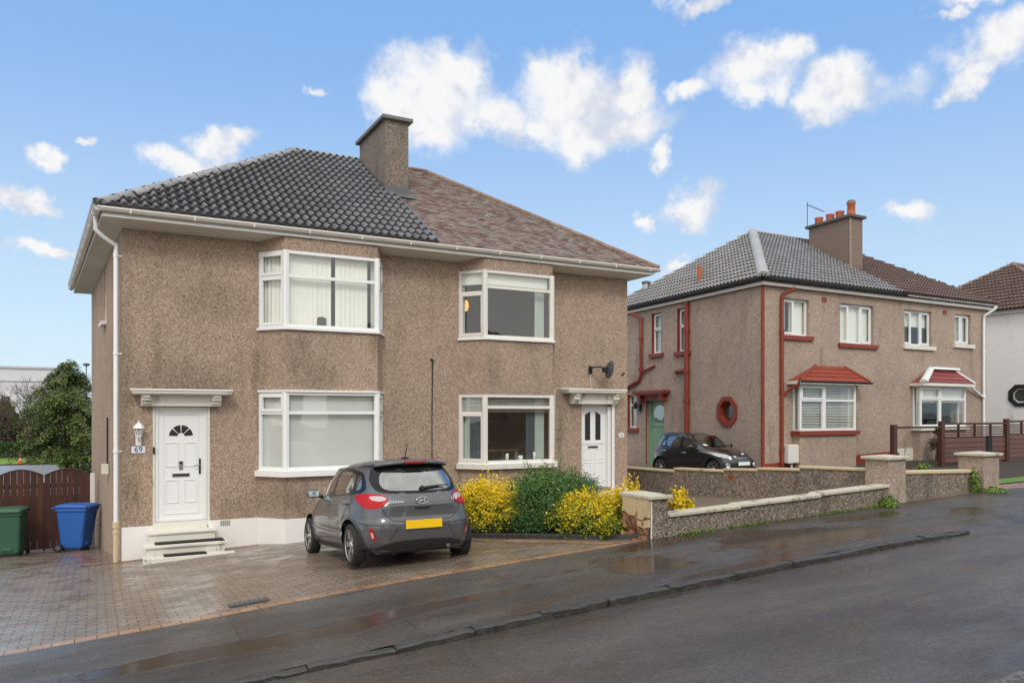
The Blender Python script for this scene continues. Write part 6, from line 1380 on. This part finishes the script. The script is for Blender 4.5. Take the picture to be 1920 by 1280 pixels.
mb = MB(); mb.box(-.02,.14,-.03,.03,1.455,1.49); mb.tube([(.04,0,1.48),(-.08,0,1.68)], [.009,.004], 6); on_car(cg, mb, 'antenna', M['black'], bevel=.006)
mb = MB(); mb.box(-.628,-.60,-.10,.10,.765,.80); on_car(cg, mb, 'boot_handle', M['black'], bevel=.006)
TX = Matrix.Rotation(R(-90), 4, 'Z') @ Matrix.Rotation(R(90), 4, 'X')
badge = MB()
for k in range(28):
    t0, t1 = 2*math.pi*k/28, 2*math.pi*(k+1)/28
    badge.tube([(-.608, .085*math.cos(t0), .875+.045*math.sin(t0)), (-.608, .085*math.cos(t1), .875+.045*math.sin(t1))], .006, 5, cap=False)
badge.tube([(-.609,.042,.845),(-.612,.026,.905)], .008, 6); badge.tube([(-.609,-.026,.845),(-.612,-.042,.905)], .008, 6); badge.tube([(-.611,.034,.868),(-.611,-.034,.882)], .008, 6)
on_car(cg, badge, 'emblem', M['chrome'])
text_mesh('HYUNDAI', .042, .003, 'lettering', M['upvc'], cg, Matrix.Translation((-.612,.36,.868)) @ TX, xs=1.1)
text_mesh('i10', .062, .003, 'lettering', M['upvc'], cg, Matrix.Translation((-.596,-.455,.885)) @ TX, xs=1.1)
mb = MB(); mb.tube([(-.57,-.36,.235),(-.44,-.36,.235)], .028, 10); on_car(cg, mb, 'exhaust', M['lead'])
# black hatchback
b_side_glass = [[(1.66,.97),(1.02,.96),(1.00,1.34),(1.08,1.35),(1.30,1.25)], [(.95,.965),(.26,1.00),(.22,1.30),(.40,1.345),(.93,1.35)], [(.18,1.01),(-.04,1.04),(.16,1.27)]]
b_trim = [(1.78,.945),(-.10,.99),(-.1,1.08),(.15,1.32),(.6,1.385),(1.10,1.385),(1.36,1.27)]
def b_cls(c, x, y, z, a, f, side, rear, front, N):
    c[side & inpoly(x, z, [(1.62,.99),(.02,1.03),(.15,1.28),(.6,1.345),(1.06,1.35),(1.28,1.25)])] = -1
    c[(x > .9) & inpoly(f, z, [(-.1,1.03),(.54,1.03),(.44,1.36),(-.1,1.375)])] = -1
    c[(x < .3) & inpoly(a, z, [(-.1,1.03),(.42,1.04),(.50,1.12),(.44,1.27),(-.1,1.295)])] = -1
    return c
def ring_in(P, k):
    P = np.array(P); m_ = P.mean(0); return [tuple(m_+(q-m_)*k) for q in P]
hl = [(.42,.665),(.60,.645),(.84,.70),(1.14,.80),(1.30,.875),(1.05,.865),(.78,.82),(.50,.765)]
gr = [(-.32,.665),(0,.655),(.32,.665),(.35,.70),(.32,.74),(0,.755),(-.32,.74),(-.35,.70)]
b_feat = [
 ('side', 'window_trim', 'GLB', [(1.78,.945),(.9,.95),(-.06,.99),(-.12,1.05),(.0,1.22),(.15,1.32),(.6,1.385),(1.10,1.385),(1.36,1.27)], b_side_glass, .003, 0),
 ('side', 'side_window', 'glass', b_side_glass[0], (), .002, 0), ('side', 'side_window', 'glass', b_side_glass[1], (), .002, 0), ('side', 'side_window', 'glass', b_side_glass[2], (), .002, 0),
 ('front', 'window_trim', 'GLB', [(-.70,1.0),(.70,1.0),(.56,1.39),(-.56,1.39)], [[(-.64,1.02),(.64,1.02),(.52,1.375),(-.52,1.375)]], .003, 0), ('front', 'windscreen', 'glass', [(-.64,1.02),(.64,1.02),(.52,1.375),(-.52,1.375)], (), .002, 0),
 ('rear', 'rear_window', 'glass', [(-.55,1.01),(.55,1.01),(.55,1.3),(-.55,1.3)], (), .002, 1), ('rear', 'tail_lamp', 'LRED', [(.56,.76),(.74,.74),(.86,.86),(.80,1.0),(.62,1.0)], (), .008, 0),
 ('front', 'headlamp', 'HEAD', hl, (), .008, 0), ('front', 'grille_surround', 'chrome', gr, [ring_in(gr, .86)], .012, 1), ('front', 'grille', 'dark', ring_in(gr, .86), (), .004, 1),
 ('front', 'lower_grille', 'black', [(-.50,.33),(.50,.33),(.56,.44),(.48,.53),(-.48,.53),(-.56,.44)], (), .004, 0)]
b_lines = [('side', [(1.0,1.36),(.99,.9),(1.03,.5),(1.05,.27)]), ('side', [(.08,1.0),(.12,.86),(.30,.68),(.38,.50),(.42,.27)]), ('side', [(1.80,.95),(1.88,.7),(1.87,.4),(1.82,.27)]), ('front', [(-1.0,.875),(-.5,.80),(0,.775),(.5,.80),(1.0,.875)]), ('side', [(.4,.52),(1.0,.54),(1.9,.60)])]
bs = dict(levels=[(.18,-.48,2.84,.72,5,3.4),(.24,-.52,2.90,.765,5,3.3),(.32,-.55,2.94,.785,5,3.2),(.42,-.57,2.965,.797,5,3.1),(.52,-.575,2.97,.80,5,3.0),(.62,-.57,2.95,.802,5,2.9),(.72,-.565,2.90,.80,4.8,2.8),(.80,-.555,2.76,.796,4.6,2.8),(.86,-.545,2.56,.79,4.4,2.9),(.91,-.53,2.34,.78,4.2,3.0),(.95,-.515,2.10,.765,4.0,3.3),(.98,-.50,1.98,.752,3.8,3.7),(1.02,-.48,1.88,.738,3.8,3.8),(1.10,-.44,1.72,.71,3.8,3.8),(1.20,-.39,1.54,.675,3.8,3.8),(1.30,-.33,1.36,.635,3.8,3.8),(1.37,-.28,1.22,.60,3.8,3.6),(1.41,-.24,1.10,.565,3.6,3.4),(1.435,-.19,.98,.52,3.4,3.2),(1.455,-.10,.82,.44,3.2,3.0),(1.472,.02,.66,.32,3,2.8),(1.482,.3,.45,.02,2.2,2.2)],
    wb=2.385, track=1.42, crease=lambda x: .50+.08*x, classify=b_cls, feat=b_feat, lines=b_lines, paint=BLK, rim=plain('silver_rim', (.45,.45,.46), .3, .8), spokes=7, twin=False, mirror=(1.60,.985), handles=((.24,.85),(1.16,.80)), handle_mat=M['chrome'],
    split=('side_window','window_trim','tail_lamp','headlamp'),
    parts={0:('body',[BLK, M['dark'], M['black'], M['black']]), 1:('window_trim',[GLB]), 2:('side_window',[M['glass_car']]), 3:('windscreen',[M['glass_car']]), 4:('rear_window',[M['glass_car']]), 5:('tail_lamp',[LRED]), 6:('headlamp',[HEAD]), 7:('grille_surround',[M['chrome']]), 8:('grille',[M['dark']])})
bz = .70
cb = car('hatchback_car', 'small black hatchback parked beside the red trimmed house, facing the street', (15.62,3.70,bz-.02), R(-86.1), bs, pitch=.02, scale=.9)
mb = MB(); mb.box(2.955,2.985,-.25,.25,.42,.53); on_car(cb, mb, 'number_plate', WHP)
mb = MB(); mb.prism([(.07*math.cos(t), .028*math.sin(t)) for t in np.linspace(0, 2*math.pi, 17)[:-1]], 0, .01, T=Matrix.Translation((2.90,0,.775)) @ Matrix.Rotation(R(80), 4, 'Y') @ Matrix.Rotation(R(90), 4, 'Z')); on_car(cb, mb, 'emblem', M['chrome'])
for sg in (-1, 1):
    mb = MB(); T = Matrix.Translation((2.84, sg*.60, .42)) @ Matrix.Rotation(R(90), 4, 'Y') @ Matrix.Rotation(R(-30*sg), 4, 'X'); mb.lathe([(.075,-.02),(.08,.03),(.065,.04),(.05,.02),(0,.015)], 18, T=T); on_car(cb, mb, 'fog_lamp', HEAD)
mb = MB(); mb.tube([(.2,0,1.48),(.0,0,1.66)], .006, 5); on_car(cb, mb, 'antenna', M['black'])
# ------------------------------------------------------------------ vegetation
def leafmat(name, pts, rough=.5, trans=.25):
    m, k, b, o = newmat(name); at = k.n('ShaderNodeAttribute', attribute_name='tint'); sp = k.n('ShaderNodeSeparateColor'); k.set(sp.inputs[0], at.outputs['Color'])
    c = k.ramp(sp.outputs[0], pts); k.nt.links.new(c, b.inputs['Base Color']); b.inputs['Roughness'].default_value = rough; b.inputs['Specular IOR Level'].default_value = .4
    td = k.n('ShaderNodeBsdfTranslucent'); k.nt.links.new(c, td.inputs[0]); mx = k.n('ShaderNodeMixShader'); mx.inputs[0].default_value = trans
    k.nt.links.new(b.outputs[0], mx.inputs[1]); k.nt.links.new(td.outputs[0], mx.inputs[2]); k.nt.links.new(mx.outputs[0], o.inputs['Surface']); return m
BARK = plain('bark', (.07,.05,.035), .9, 0, .3, 10, bumpd=.01)
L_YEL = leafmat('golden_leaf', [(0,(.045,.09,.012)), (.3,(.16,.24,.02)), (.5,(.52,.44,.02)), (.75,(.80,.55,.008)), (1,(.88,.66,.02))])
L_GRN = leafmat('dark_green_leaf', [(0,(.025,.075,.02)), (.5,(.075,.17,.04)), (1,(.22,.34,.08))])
L_CED = leafmat('cedar_spray', [(0,(.028,.055,.016)), (.5,(.075,.13,.03)), (.8,(.15,.20,.045)), (1,(.24,.22,.07))], .6, .15)
L_GRS = leafmat('weed_leaf', [(0,(.04,.09,.015)), (.6,(.13,.24,.03)), (1,(.30,.38,.06))])
L_BRN = leafmat('brown_twig_leaf', [(0,(.05,.035,.022)), (.6,(.12,.085,.05)), (1,(.16,.17,.05))])
def leaves(name, P, N, size, tint, mat, parent=None, org=None, asp=.5):
    """one rhombic leaf per point"""
    P = np.asarray(P, float); n = len(P); N = N/(np.linalg.norm(N, axis=1, keepdims=True)+1e-9)
    a = np.cross(N, rng.normal(size=(n,3))); a /= np.linalg.norm(a, axis=1, keepdims=True)+1e-9; b = np.cross(N, a)
    s = (size*rng.uniform(.6, 1.25, n))[:, None]
    root = parent
    while root is not None and root.parent is not None: root = root.parent
    if org is None: org = tuple(root.location) if root is not None else (0,0,0)
    V = np.stack([P-a*s, P-b*s*asp+N*s*.12, P+a*s, P+b*s*asp+N*s*.12], 1).reshape(-1, 3)-np.array(org)
    me = bpy.data.meshes.new(name); me.vertices.add(4*n); me.vertices.foreach_set('co', V.ravel()); me.loops.add(4*n); me.loops.foreach_set('vertex_index', np.arange(4*n)); me.polygons.add(n)
    me.polygons.foreach_set('loop_start', np.arange(0, 4*n, 4)); me.update(calc_edges=True)
    ca = me.color_attributes.new('tint', 'FLOAT_COLOR', 'CORNER'); t = np.clip(np.repeat(tint, 4), 0, 1); ca.data.foreach_set('color', np.stack([t, t, t, np.ones_like(t)], 1).ravel())
    me.materials.append(mat); o = bpy.data.objects.new(name, me); col.objects.link(o)
    if parent is not None: o.parent = parent
    else: o.location = org
    return o
def shrub(label, base, blobs, n, size, mat, tf, cat='shrub', name='garden_shrub', group=None, sprigs=0, sl_=.25):
    rt = empty(name, base, label, cat, group); vol = np.array([b_[3]*b_[4]*b_[5] for b_ in blobs])**(2/3); cnt = (vol/vol.sum()*n).astype(int); P = []; N = []
    clumps = []
    for (x, y, z, rx, ry, rz_), c in zip(blobs, cnt):
        nc = max(6, c//90); d = rng.normal(size=(nc,3)); d /= np.linalg.norm(d, axis=1, keepdims=True); d[:,2] = np.abs(d[:,2])*1.0-.35*rng.random(nc)
        cc = np.array([x,y,z])+d*np.array([rx,ry,rz_])*rng.uniform(.62, 1.0, (nc,1))
        q = cc[rng.integers(0, nc, c)]+rng.normal(size=(c,3))*np.array([.11,.11,.10])*min(1, rx*2); P.append(q); N.append((q-np.array([x,y,z-.3]))+rng.normal(size=(c,3))*.35)
    P = np.concatenate(P); N = np.concatenate(N)
    for k in range(sprigs):
        i = rng.integers(0, len(P)); b0 = blobs[rng.integers(0, len(blobs))]; a = rng.uniform(0, 2*math.pi); r = rng.uniform(0, .9)
        p0 = np.array([b0[0]+b0[3]*r*math.cos(a), b0[1]+b0[4]*r*math.sin(a), b0[2]+b0[5]*math.sqrt(max(0, 1-r*r))*.9]); h = rng.uniform(.4, 1)*sl_; m_ = 16; t = np.linspace(0, 1, m_)[:,None]
        dirv = np.array([rng.normal()*.2, rng.normal()*.2, 1]); q = p0+dirv*h*t+rng.normal(size=(m_,3))*.018; P = np.concatenate([P, q]); N = np.concatenate([N, rng.normal(size=(m_,3))+[0,0,.6]])
    keep = P[:,2] > np.array([G(x, y) for x, y in P[:, :2]])+.0; P, N = P[keep], N[keep]
    zmin = base[2]; t = tf(P, zmin)
    leaves('foliage', P, N, size, t, mat, rt)
    mb = MB()
    for k in range(16):
        b_ = blobs[k % len(blobs)]; bx = base[0]+(b_[0]-base[0])*.6+rng.normal()*.05; by = base[1]+(b_[1]-base[1])*.6+rng.normal()*.05
        e = (b_[0]+rng.normal()*b_[3]*.5, b_[1]+rng.normal()*b_[4]*.5, b_[2]+b_[5]*.6); mb.tube([(bx, by, G(bx,by)-.03), ((bx+e[0])/2, (by+e[1])/2, lerp(base[2], e[2], .5)), e], [.014,.010,.005], 5)
    mb.build('branch', BARK, rt); return rt
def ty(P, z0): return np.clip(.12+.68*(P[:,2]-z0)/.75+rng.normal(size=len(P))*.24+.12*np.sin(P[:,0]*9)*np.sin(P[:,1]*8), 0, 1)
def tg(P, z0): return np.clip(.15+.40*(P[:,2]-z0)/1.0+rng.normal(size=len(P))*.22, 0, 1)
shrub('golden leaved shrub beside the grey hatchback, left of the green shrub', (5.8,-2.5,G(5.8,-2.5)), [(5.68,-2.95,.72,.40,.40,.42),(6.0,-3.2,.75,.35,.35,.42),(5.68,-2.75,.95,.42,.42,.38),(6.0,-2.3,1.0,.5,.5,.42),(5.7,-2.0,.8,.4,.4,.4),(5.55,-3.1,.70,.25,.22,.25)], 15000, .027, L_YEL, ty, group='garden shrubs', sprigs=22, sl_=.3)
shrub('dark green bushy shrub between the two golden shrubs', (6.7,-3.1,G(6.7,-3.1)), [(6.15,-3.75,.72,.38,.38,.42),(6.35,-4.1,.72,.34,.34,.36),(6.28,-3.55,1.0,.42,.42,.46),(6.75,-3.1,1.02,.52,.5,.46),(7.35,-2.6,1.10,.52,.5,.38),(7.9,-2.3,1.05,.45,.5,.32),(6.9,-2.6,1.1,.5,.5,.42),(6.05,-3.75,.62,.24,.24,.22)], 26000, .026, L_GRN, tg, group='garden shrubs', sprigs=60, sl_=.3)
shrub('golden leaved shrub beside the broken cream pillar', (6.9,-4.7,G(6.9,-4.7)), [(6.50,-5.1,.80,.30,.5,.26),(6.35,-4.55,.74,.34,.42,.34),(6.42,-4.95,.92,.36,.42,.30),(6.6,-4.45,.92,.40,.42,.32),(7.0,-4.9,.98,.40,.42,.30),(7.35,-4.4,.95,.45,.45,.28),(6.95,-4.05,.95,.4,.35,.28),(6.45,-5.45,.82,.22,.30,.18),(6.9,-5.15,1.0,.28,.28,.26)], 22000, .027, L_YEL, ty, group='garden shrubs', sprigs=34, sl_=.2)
shrub('small golden sprigs rising just behind the front wall and its broken pillar', (7.45,-5.75,G(7.45,-5.75)), [(7.40,-5.80,1.12,.2,.16,.20),(7.65,-5.78,1.12,.16,.14,.18),(7.0,-5.3,1.25,.22,.16,.18)], 1500, .028, L_YEL, lambda P, z0: np.clip(.75+rng.normal(size=len(P))*.15, 0, 1), group='garden shrubs', sprigs=14, sl_=.22)
# weeds at the foot of the long wall: uncountable small growth
xs = np.concatenate([rng.uniform(7.05, 12.0, 3800), rng.normal(8.5, .22, 500), rng.normal(10.9, .3, 500), rng.normal(9.6,.3,400)]); xs = xs[(xs > 7.05) & (xs < 12.0)]
dens = np.clip(.5+.32*np.sin(xs*3.1)*np.sin(xs*1.37+1)+.25*np.sin(xs*11+2)*np.sin(xs*5.3), 0, 1); xs = xs[rng.random(len(xs)) < dens**3*1.1+.03]
ys = -6.225-np.abs(rng.normal(size=len(xs)))*.035; zs_ = np.array([G(a, b_) for a, b_ in zip(xs, ys)])+np.abs(rng.normal(size=len(xs)))*.022
o = leaves('weeds', np.c_[xs, ys, zs_], rng.normal(size=(len(xs),3))+[0,-.5,.8], .016, rng.random(len(xs)), L_GRS); tag(o, 'low green moss and weeds along the foot of the long front wall', 'weeds', kind='stuff')
def tuft(label, x, y, r, h, n, mat=L_GRS, size=.03, name='weed_plant', cat='weed', ground=None):
    z = G(x, y) if ground is None else ground; a = rng.uniform(0, 2*math.pi, n); rr_ = r*np.sqrt(rng.random(n)); hh = h*rng.random(n)**.8*(1-.6*(rr_/r)**2)
    P = np.c_[x+rr_*np.cos(a), y+rr_*np.sin(a), z+hh]; return tag(leaves(name, P, np.c_[np.cos(a), np.sin(a), rng.normal(size=n)*.5+.6], size, rng.random(n), mat, org=(x,y,z), asp=.35), label, cat, 'weeds by the walls')
tuft('leafy green weed at the foot of the uphill pillar of the long wall', 11.85, -6.32, .17, .22, 420)
tuft('tall green weed climbing the wall beside the furthest pillar', 14.72, -6.12, .12, .52, 420)
tuft('low green weeds at the foot of the furthest pillar', 15.0, -6.30, .3, .10, 380)
tuft('small yellow flowering plant behind the low wall near its left pillar', 12.95, -5.55, .20, .62, 500, L_YEL, .03, 'flowering_plant', 'plant')
tuft('pale green leafy plant behind the low wall near its right pillar', 14.5, -5.2, .34, .64, 600, L_GRS, .045, 'leafy_plant', 'plant')
def tz(P, z0): return rng.random(len(P))
shrub('small brown-tipped conifer in a pot against the further house', (*L2(7.35,-.75), G(*L2(7.35,-.75))), [(*L2(7.35,-.75), 1.55,.22,.22,.45),(*L2(7.35,-.75),1.95,.12,.12,.35)], 1800, .03, L_BRN, tz, 'conifer', 'dwarf_conifer')
# twiggy bare shrub
def twigs(mb, p, d, L, r, depth, spread=.55, nb=3):
    q = p+d*L; mb.tube([p, (p+q)/2+Vector(rng.normal(size=3)*L*.05), q], [r, r*.8, r*.6], 4 if depth < 3 else 6, cap=False)
    if depth == 0: return
    for _ in range(nb):
        e = (d+Vector(rng.normal(size=3))*spread); e.z = abs(e.z)*.8+.12; e.normalize(); twigs(mb, q, e, L*rng.uniform(.62,.85), r*.58, depth-1, spread, nb)
mb = MB(); p = Vector((*L2(7.9,-4.0), G(*L2(7.9,-4.0))));
for _ in range(4): twigs(mb, p, Vector((rng.normal()*.4, rng.normal()*.2, 1)).normalized(), .35, .012, 2, .45, 2)
tag(mb.build('bare_shrub', BARK, None, org=tuple(p)), 'leafless twiggy shrub in front of the slatted brown fence', 'shrub')
# large drooping conifer behind the gate
cx, cy, cz0 = -1.35, 19.5, -1.3
rt = empty('conifer_tree', (cx, cy, cz0), 'large dark green drooping conifer behind the gate, next to the gable wall', 'tree')
mb = MB(); mb.tube([(cx,cy,cz0-.2),(cx+.05,cy,1.5),(cx,cy,3.4),(cx+.1,cy,4.3)], [.17,.13,.07,.02], 8)
P = []; N = []; T_ = []
for k in range(210):
    h = rng.uniform(-.3, 5.6); a = rng.uniform(0, 2*math.pi); L = (2.25-.10*h)*rng.uniform(.55, 1.05)*(1 if h < 4.3 else max(.25, (5.9-h)/1.6)); z0 = cz0+.75+h*.93
    base = np.array([cx, cy, z0]); d = np.array([math.cos(a), math.sin(a)]); pts = []
    for t in np.linspace(0, 1, 7): pts.append((base[0]+d[0]*L*t, base[1]+d[1]*L*t, base[2]+.35*L*t-.62*L*t*t))
    mb.tube(pts, [.02*(1-i/8) for i in range(7)], 4, cap=False)
    m_ = 210; t = rng.uniform(.22, 1.03, m_); w_ = rng.normal(size=m_)*.20*(1.15-t*.5); q = np.c_[base[0]+d[0]*L*t-d[1]*w_, base[1]+d[1]*L*t+d[0]*w_, base[2]+.35*L*t-.62*L*t*t-np.abs(w_)*.55-rng.random(m_)*.16]
    P.append(q); N.append(np.c_[d[0]*.5+rng.normal(size=m_)*.35, d[1]*.5+rng.normal(size=m_)*.35, .8+rng.normal(size=m_)*.3]); T_.append(np.clip(rng.normal(.35+.25*rng.random(), .2, m_)+.15*t, 0, 1))
mb.build('trunk', BARK, rt); leaves('crown', np.concatenate(P), np.concatenate(N), .058, np.concatenate(T_), L_CED, rt, asp=.4)
# bare winter trees
def baretree(x, y, h, label, depth=5):
    z = G(x, y); rt = empty('bare_tree', (x, y, z), label, 'tree', 'bare winter trees beyond the gate'); mb = MB(); p = Vector((x, y, z)); mb.tube([p, p+Vector((0,0,h*.25))], [.16,.12], 8); mb.build('trunk', BARK, rt)
    mb = MB(); top = p+Vector((0,0,h*.25))
    for _ in range(4): e = Vector((rng.normal()*.35, rng.normal()*.35, 1)).normalized(); twigs(mb, top, e, h*.22, .07, depth-1, .42, 3)
    mb.build('crown', BARK, rt)
baretree(-4.9, 55.5, 7.4, 'leafless tree beyond the gate, left of the conifer')
baretree(-2.4, 62, 8.6, 'leafless tree rising behind the top of the conifer')
baretree(-7.9, 66, 6.0, 'small leafless tree at the far left edge')
# scrub, hedge, railings, cone, grass beyond
n = 15000; xs = rng.uniform(-12, 1, n); ys = rng.uniform(69, 74, n); ht = 4.6+.8*np.sin(xs*1.3)+.5*np.sin(xs*3.1); zz_ = -1.3+ht*rng.random(n)**.8
tag(leaves('scrub', np.c_[xs, ys, zz_], rng.normal(size=(n,3)), .16, rng.random(n)*.8, L_BRN), 'brown winter scrub and undergrowth beyond the far railings', 'scrub', kind='stuff')
n = 7000; xs = rng.uniform(-12, 1, n); ys = rng.uniform(67.4, 68.6, n); zz_ = -1.3+(1.45+.15*np.sin(xs*2.))*rng.random(n)**.7
tag(leaves('far_hedge', np.c_[xs, ys, zz_], rng.normal(size=(n,3)), .10, rng.random(n)*.5, L_GRN, org=(-5,68,-1.3)), 'dark clipped hedge behind the metal railings', 'hedge')
rt = empty('metal_railing', (-6, 63.4, -1.3), 'thin black metal railings on the far grass', 'railing'); mb = MB()
for x in np.arange(-10.5, -1, .16): mb.box(x-.012, x+.012, 63.39, 63.41, -1.35, -.72)
mb.build('uprights', M['black'], rt); mb = MB(); mb.box(-10.5,-1,63.38,63.42,-.80,-.76); mb.box(-10.5,-1,63.38,63.42,-1.2,-1.17); mb.build('rail', M['black'], rt)
sheet('grass', [(-14,57.5),(3,57.5),(3,69),(-14,69)], plain('bright_grass', (.16,.27,.02), .8, 0, .25, 1.5), -.10, 3)
zc = G(-5.63,58.2)-.10; rt = empty('traffic_cone', (-5.63, 58.2, zc), 'orange and white traffic cone on the far grass', 'traffic cone')
OR = plain('cone_orange', (.75,.08,.01), .5); mb = MB(); mb.box(-.2,.2,-.2,.2,0,.04); mb.build('base', OR, rt, org=(0,0,0)); mb = MB(); mb.lathe([(.15,.04),(.115,.24)], 16); mb.lathe([(.115,.24),(.085,.42)], 16, m=1); mb.lathe([(.085,.42),(.03,.74),(0,.74)], 16); mb.build('cone', [OR, M['upvc']], rt, org=(0,0,0))
rt = empty('warehouse', (-16, 172, -1.3), 'long pale clad warehouse far beyond the gate at the left edge', 'building')
mb = MB(); mb.box(-60, -5, 168, 210, -2, 11.6); mb.build('wall', M['far_grey'], rt); mb = MB(); mb.box(-60.2, -4.8, 167.8, 210, 9.0, 9.2); mb.box(-60.3,-4.7,167.7,210.3,11.6,12.0); mb.build('trim', plain('cladding_trim', (.45,.45,.47), .6), rt)
rt = empty('brick_house', (-12, 82, -1.3), 'dark brick house in the far scrub at the left edge', 'house')
mb = MB(); mb.box(-22,-8.2,80,90,-1.5,2.2); mb.build('wall', M['far_brick'], rt); mb = MB(); mb.add([(-22.5,79.5,2.2),(-7.8,79.5,2.2),(-7.8,90.5,2.2),(-22.5,90.5,2.2),(-20,85,4.6),(-10,85,4.6)], [(0,1,5,4),(1,2,5),(2,3,4,5),(3,0,4)]); mb.build('roof', M['far_brick'], rt)
x, y = -1.0, 66.0; rt = empty('street_lamp', (x, y, -1.3), 'distant street lamp showing above the conifer', 'street lamp'); MB().tube([(x,y,-1.4),(x,y,6.9)], [.07,.04], 8).build('pole', M['lead'], rt); MB().lathe([(0,6.9),(.2,6.95),(.32,7.12),(.15,7.2),(0,7.2)], 12, T=Matrix.Translation((x,y,0))).build('lamp_head', M['lead'], rt)

# ------------------------------------------------------------------ houses across the street (they show in the window glass)
def across(x, label):
    z = 1.0; rt = empty('house', (x, -33, z), label, 'house', 'houses across the street')
    mb = MB(); mb.box(x-5.5, x+5.5, -38, -30, z-1.2, z+5.4); mb.build('wall', M['dash_grey'], rt)
    mb = MB(); e = z+5.4; mb.add([(x-6,-38.5,e),(x+6,-38.5,e),(x+6,-29.5,e),(x-6,-29.5,e),(x-2,-34,e+3.1),(x+2,-34,e+3.1)], [(0,1,5,4),(1,2,5),(2,3,4,5),(3,0,4),(0,3,2,1)]); mb.build('roof', M['tile_brown2'], rt)
    for dx in (-3.2, 3.2):
        for z0 in (1.0, 3.5):
            mb = MB(); mb.box(x+dx-1.1, x+dx+1.1, -30, -29.94, z+z0, z+z0+1.4); wn_ = mb.build('window', M['upvc'], rt); mb = MB(); mb.box(x+dx-1.0, x+dx+1.0, -29.94, -29.93, z+z0+.1, z+z0+1.3); mb.build('pane', darkglass, wn_)
for i, x in enumerate((-10, 4.5, 19, 33)): across(x, ['roughcast house across the street, furthest downhill, behind the photographer', 'roughcast house across the street facing the grey car', 'roughcast house across the street facing the black car', 'roughcast house across the street, furthest uphill'][i])
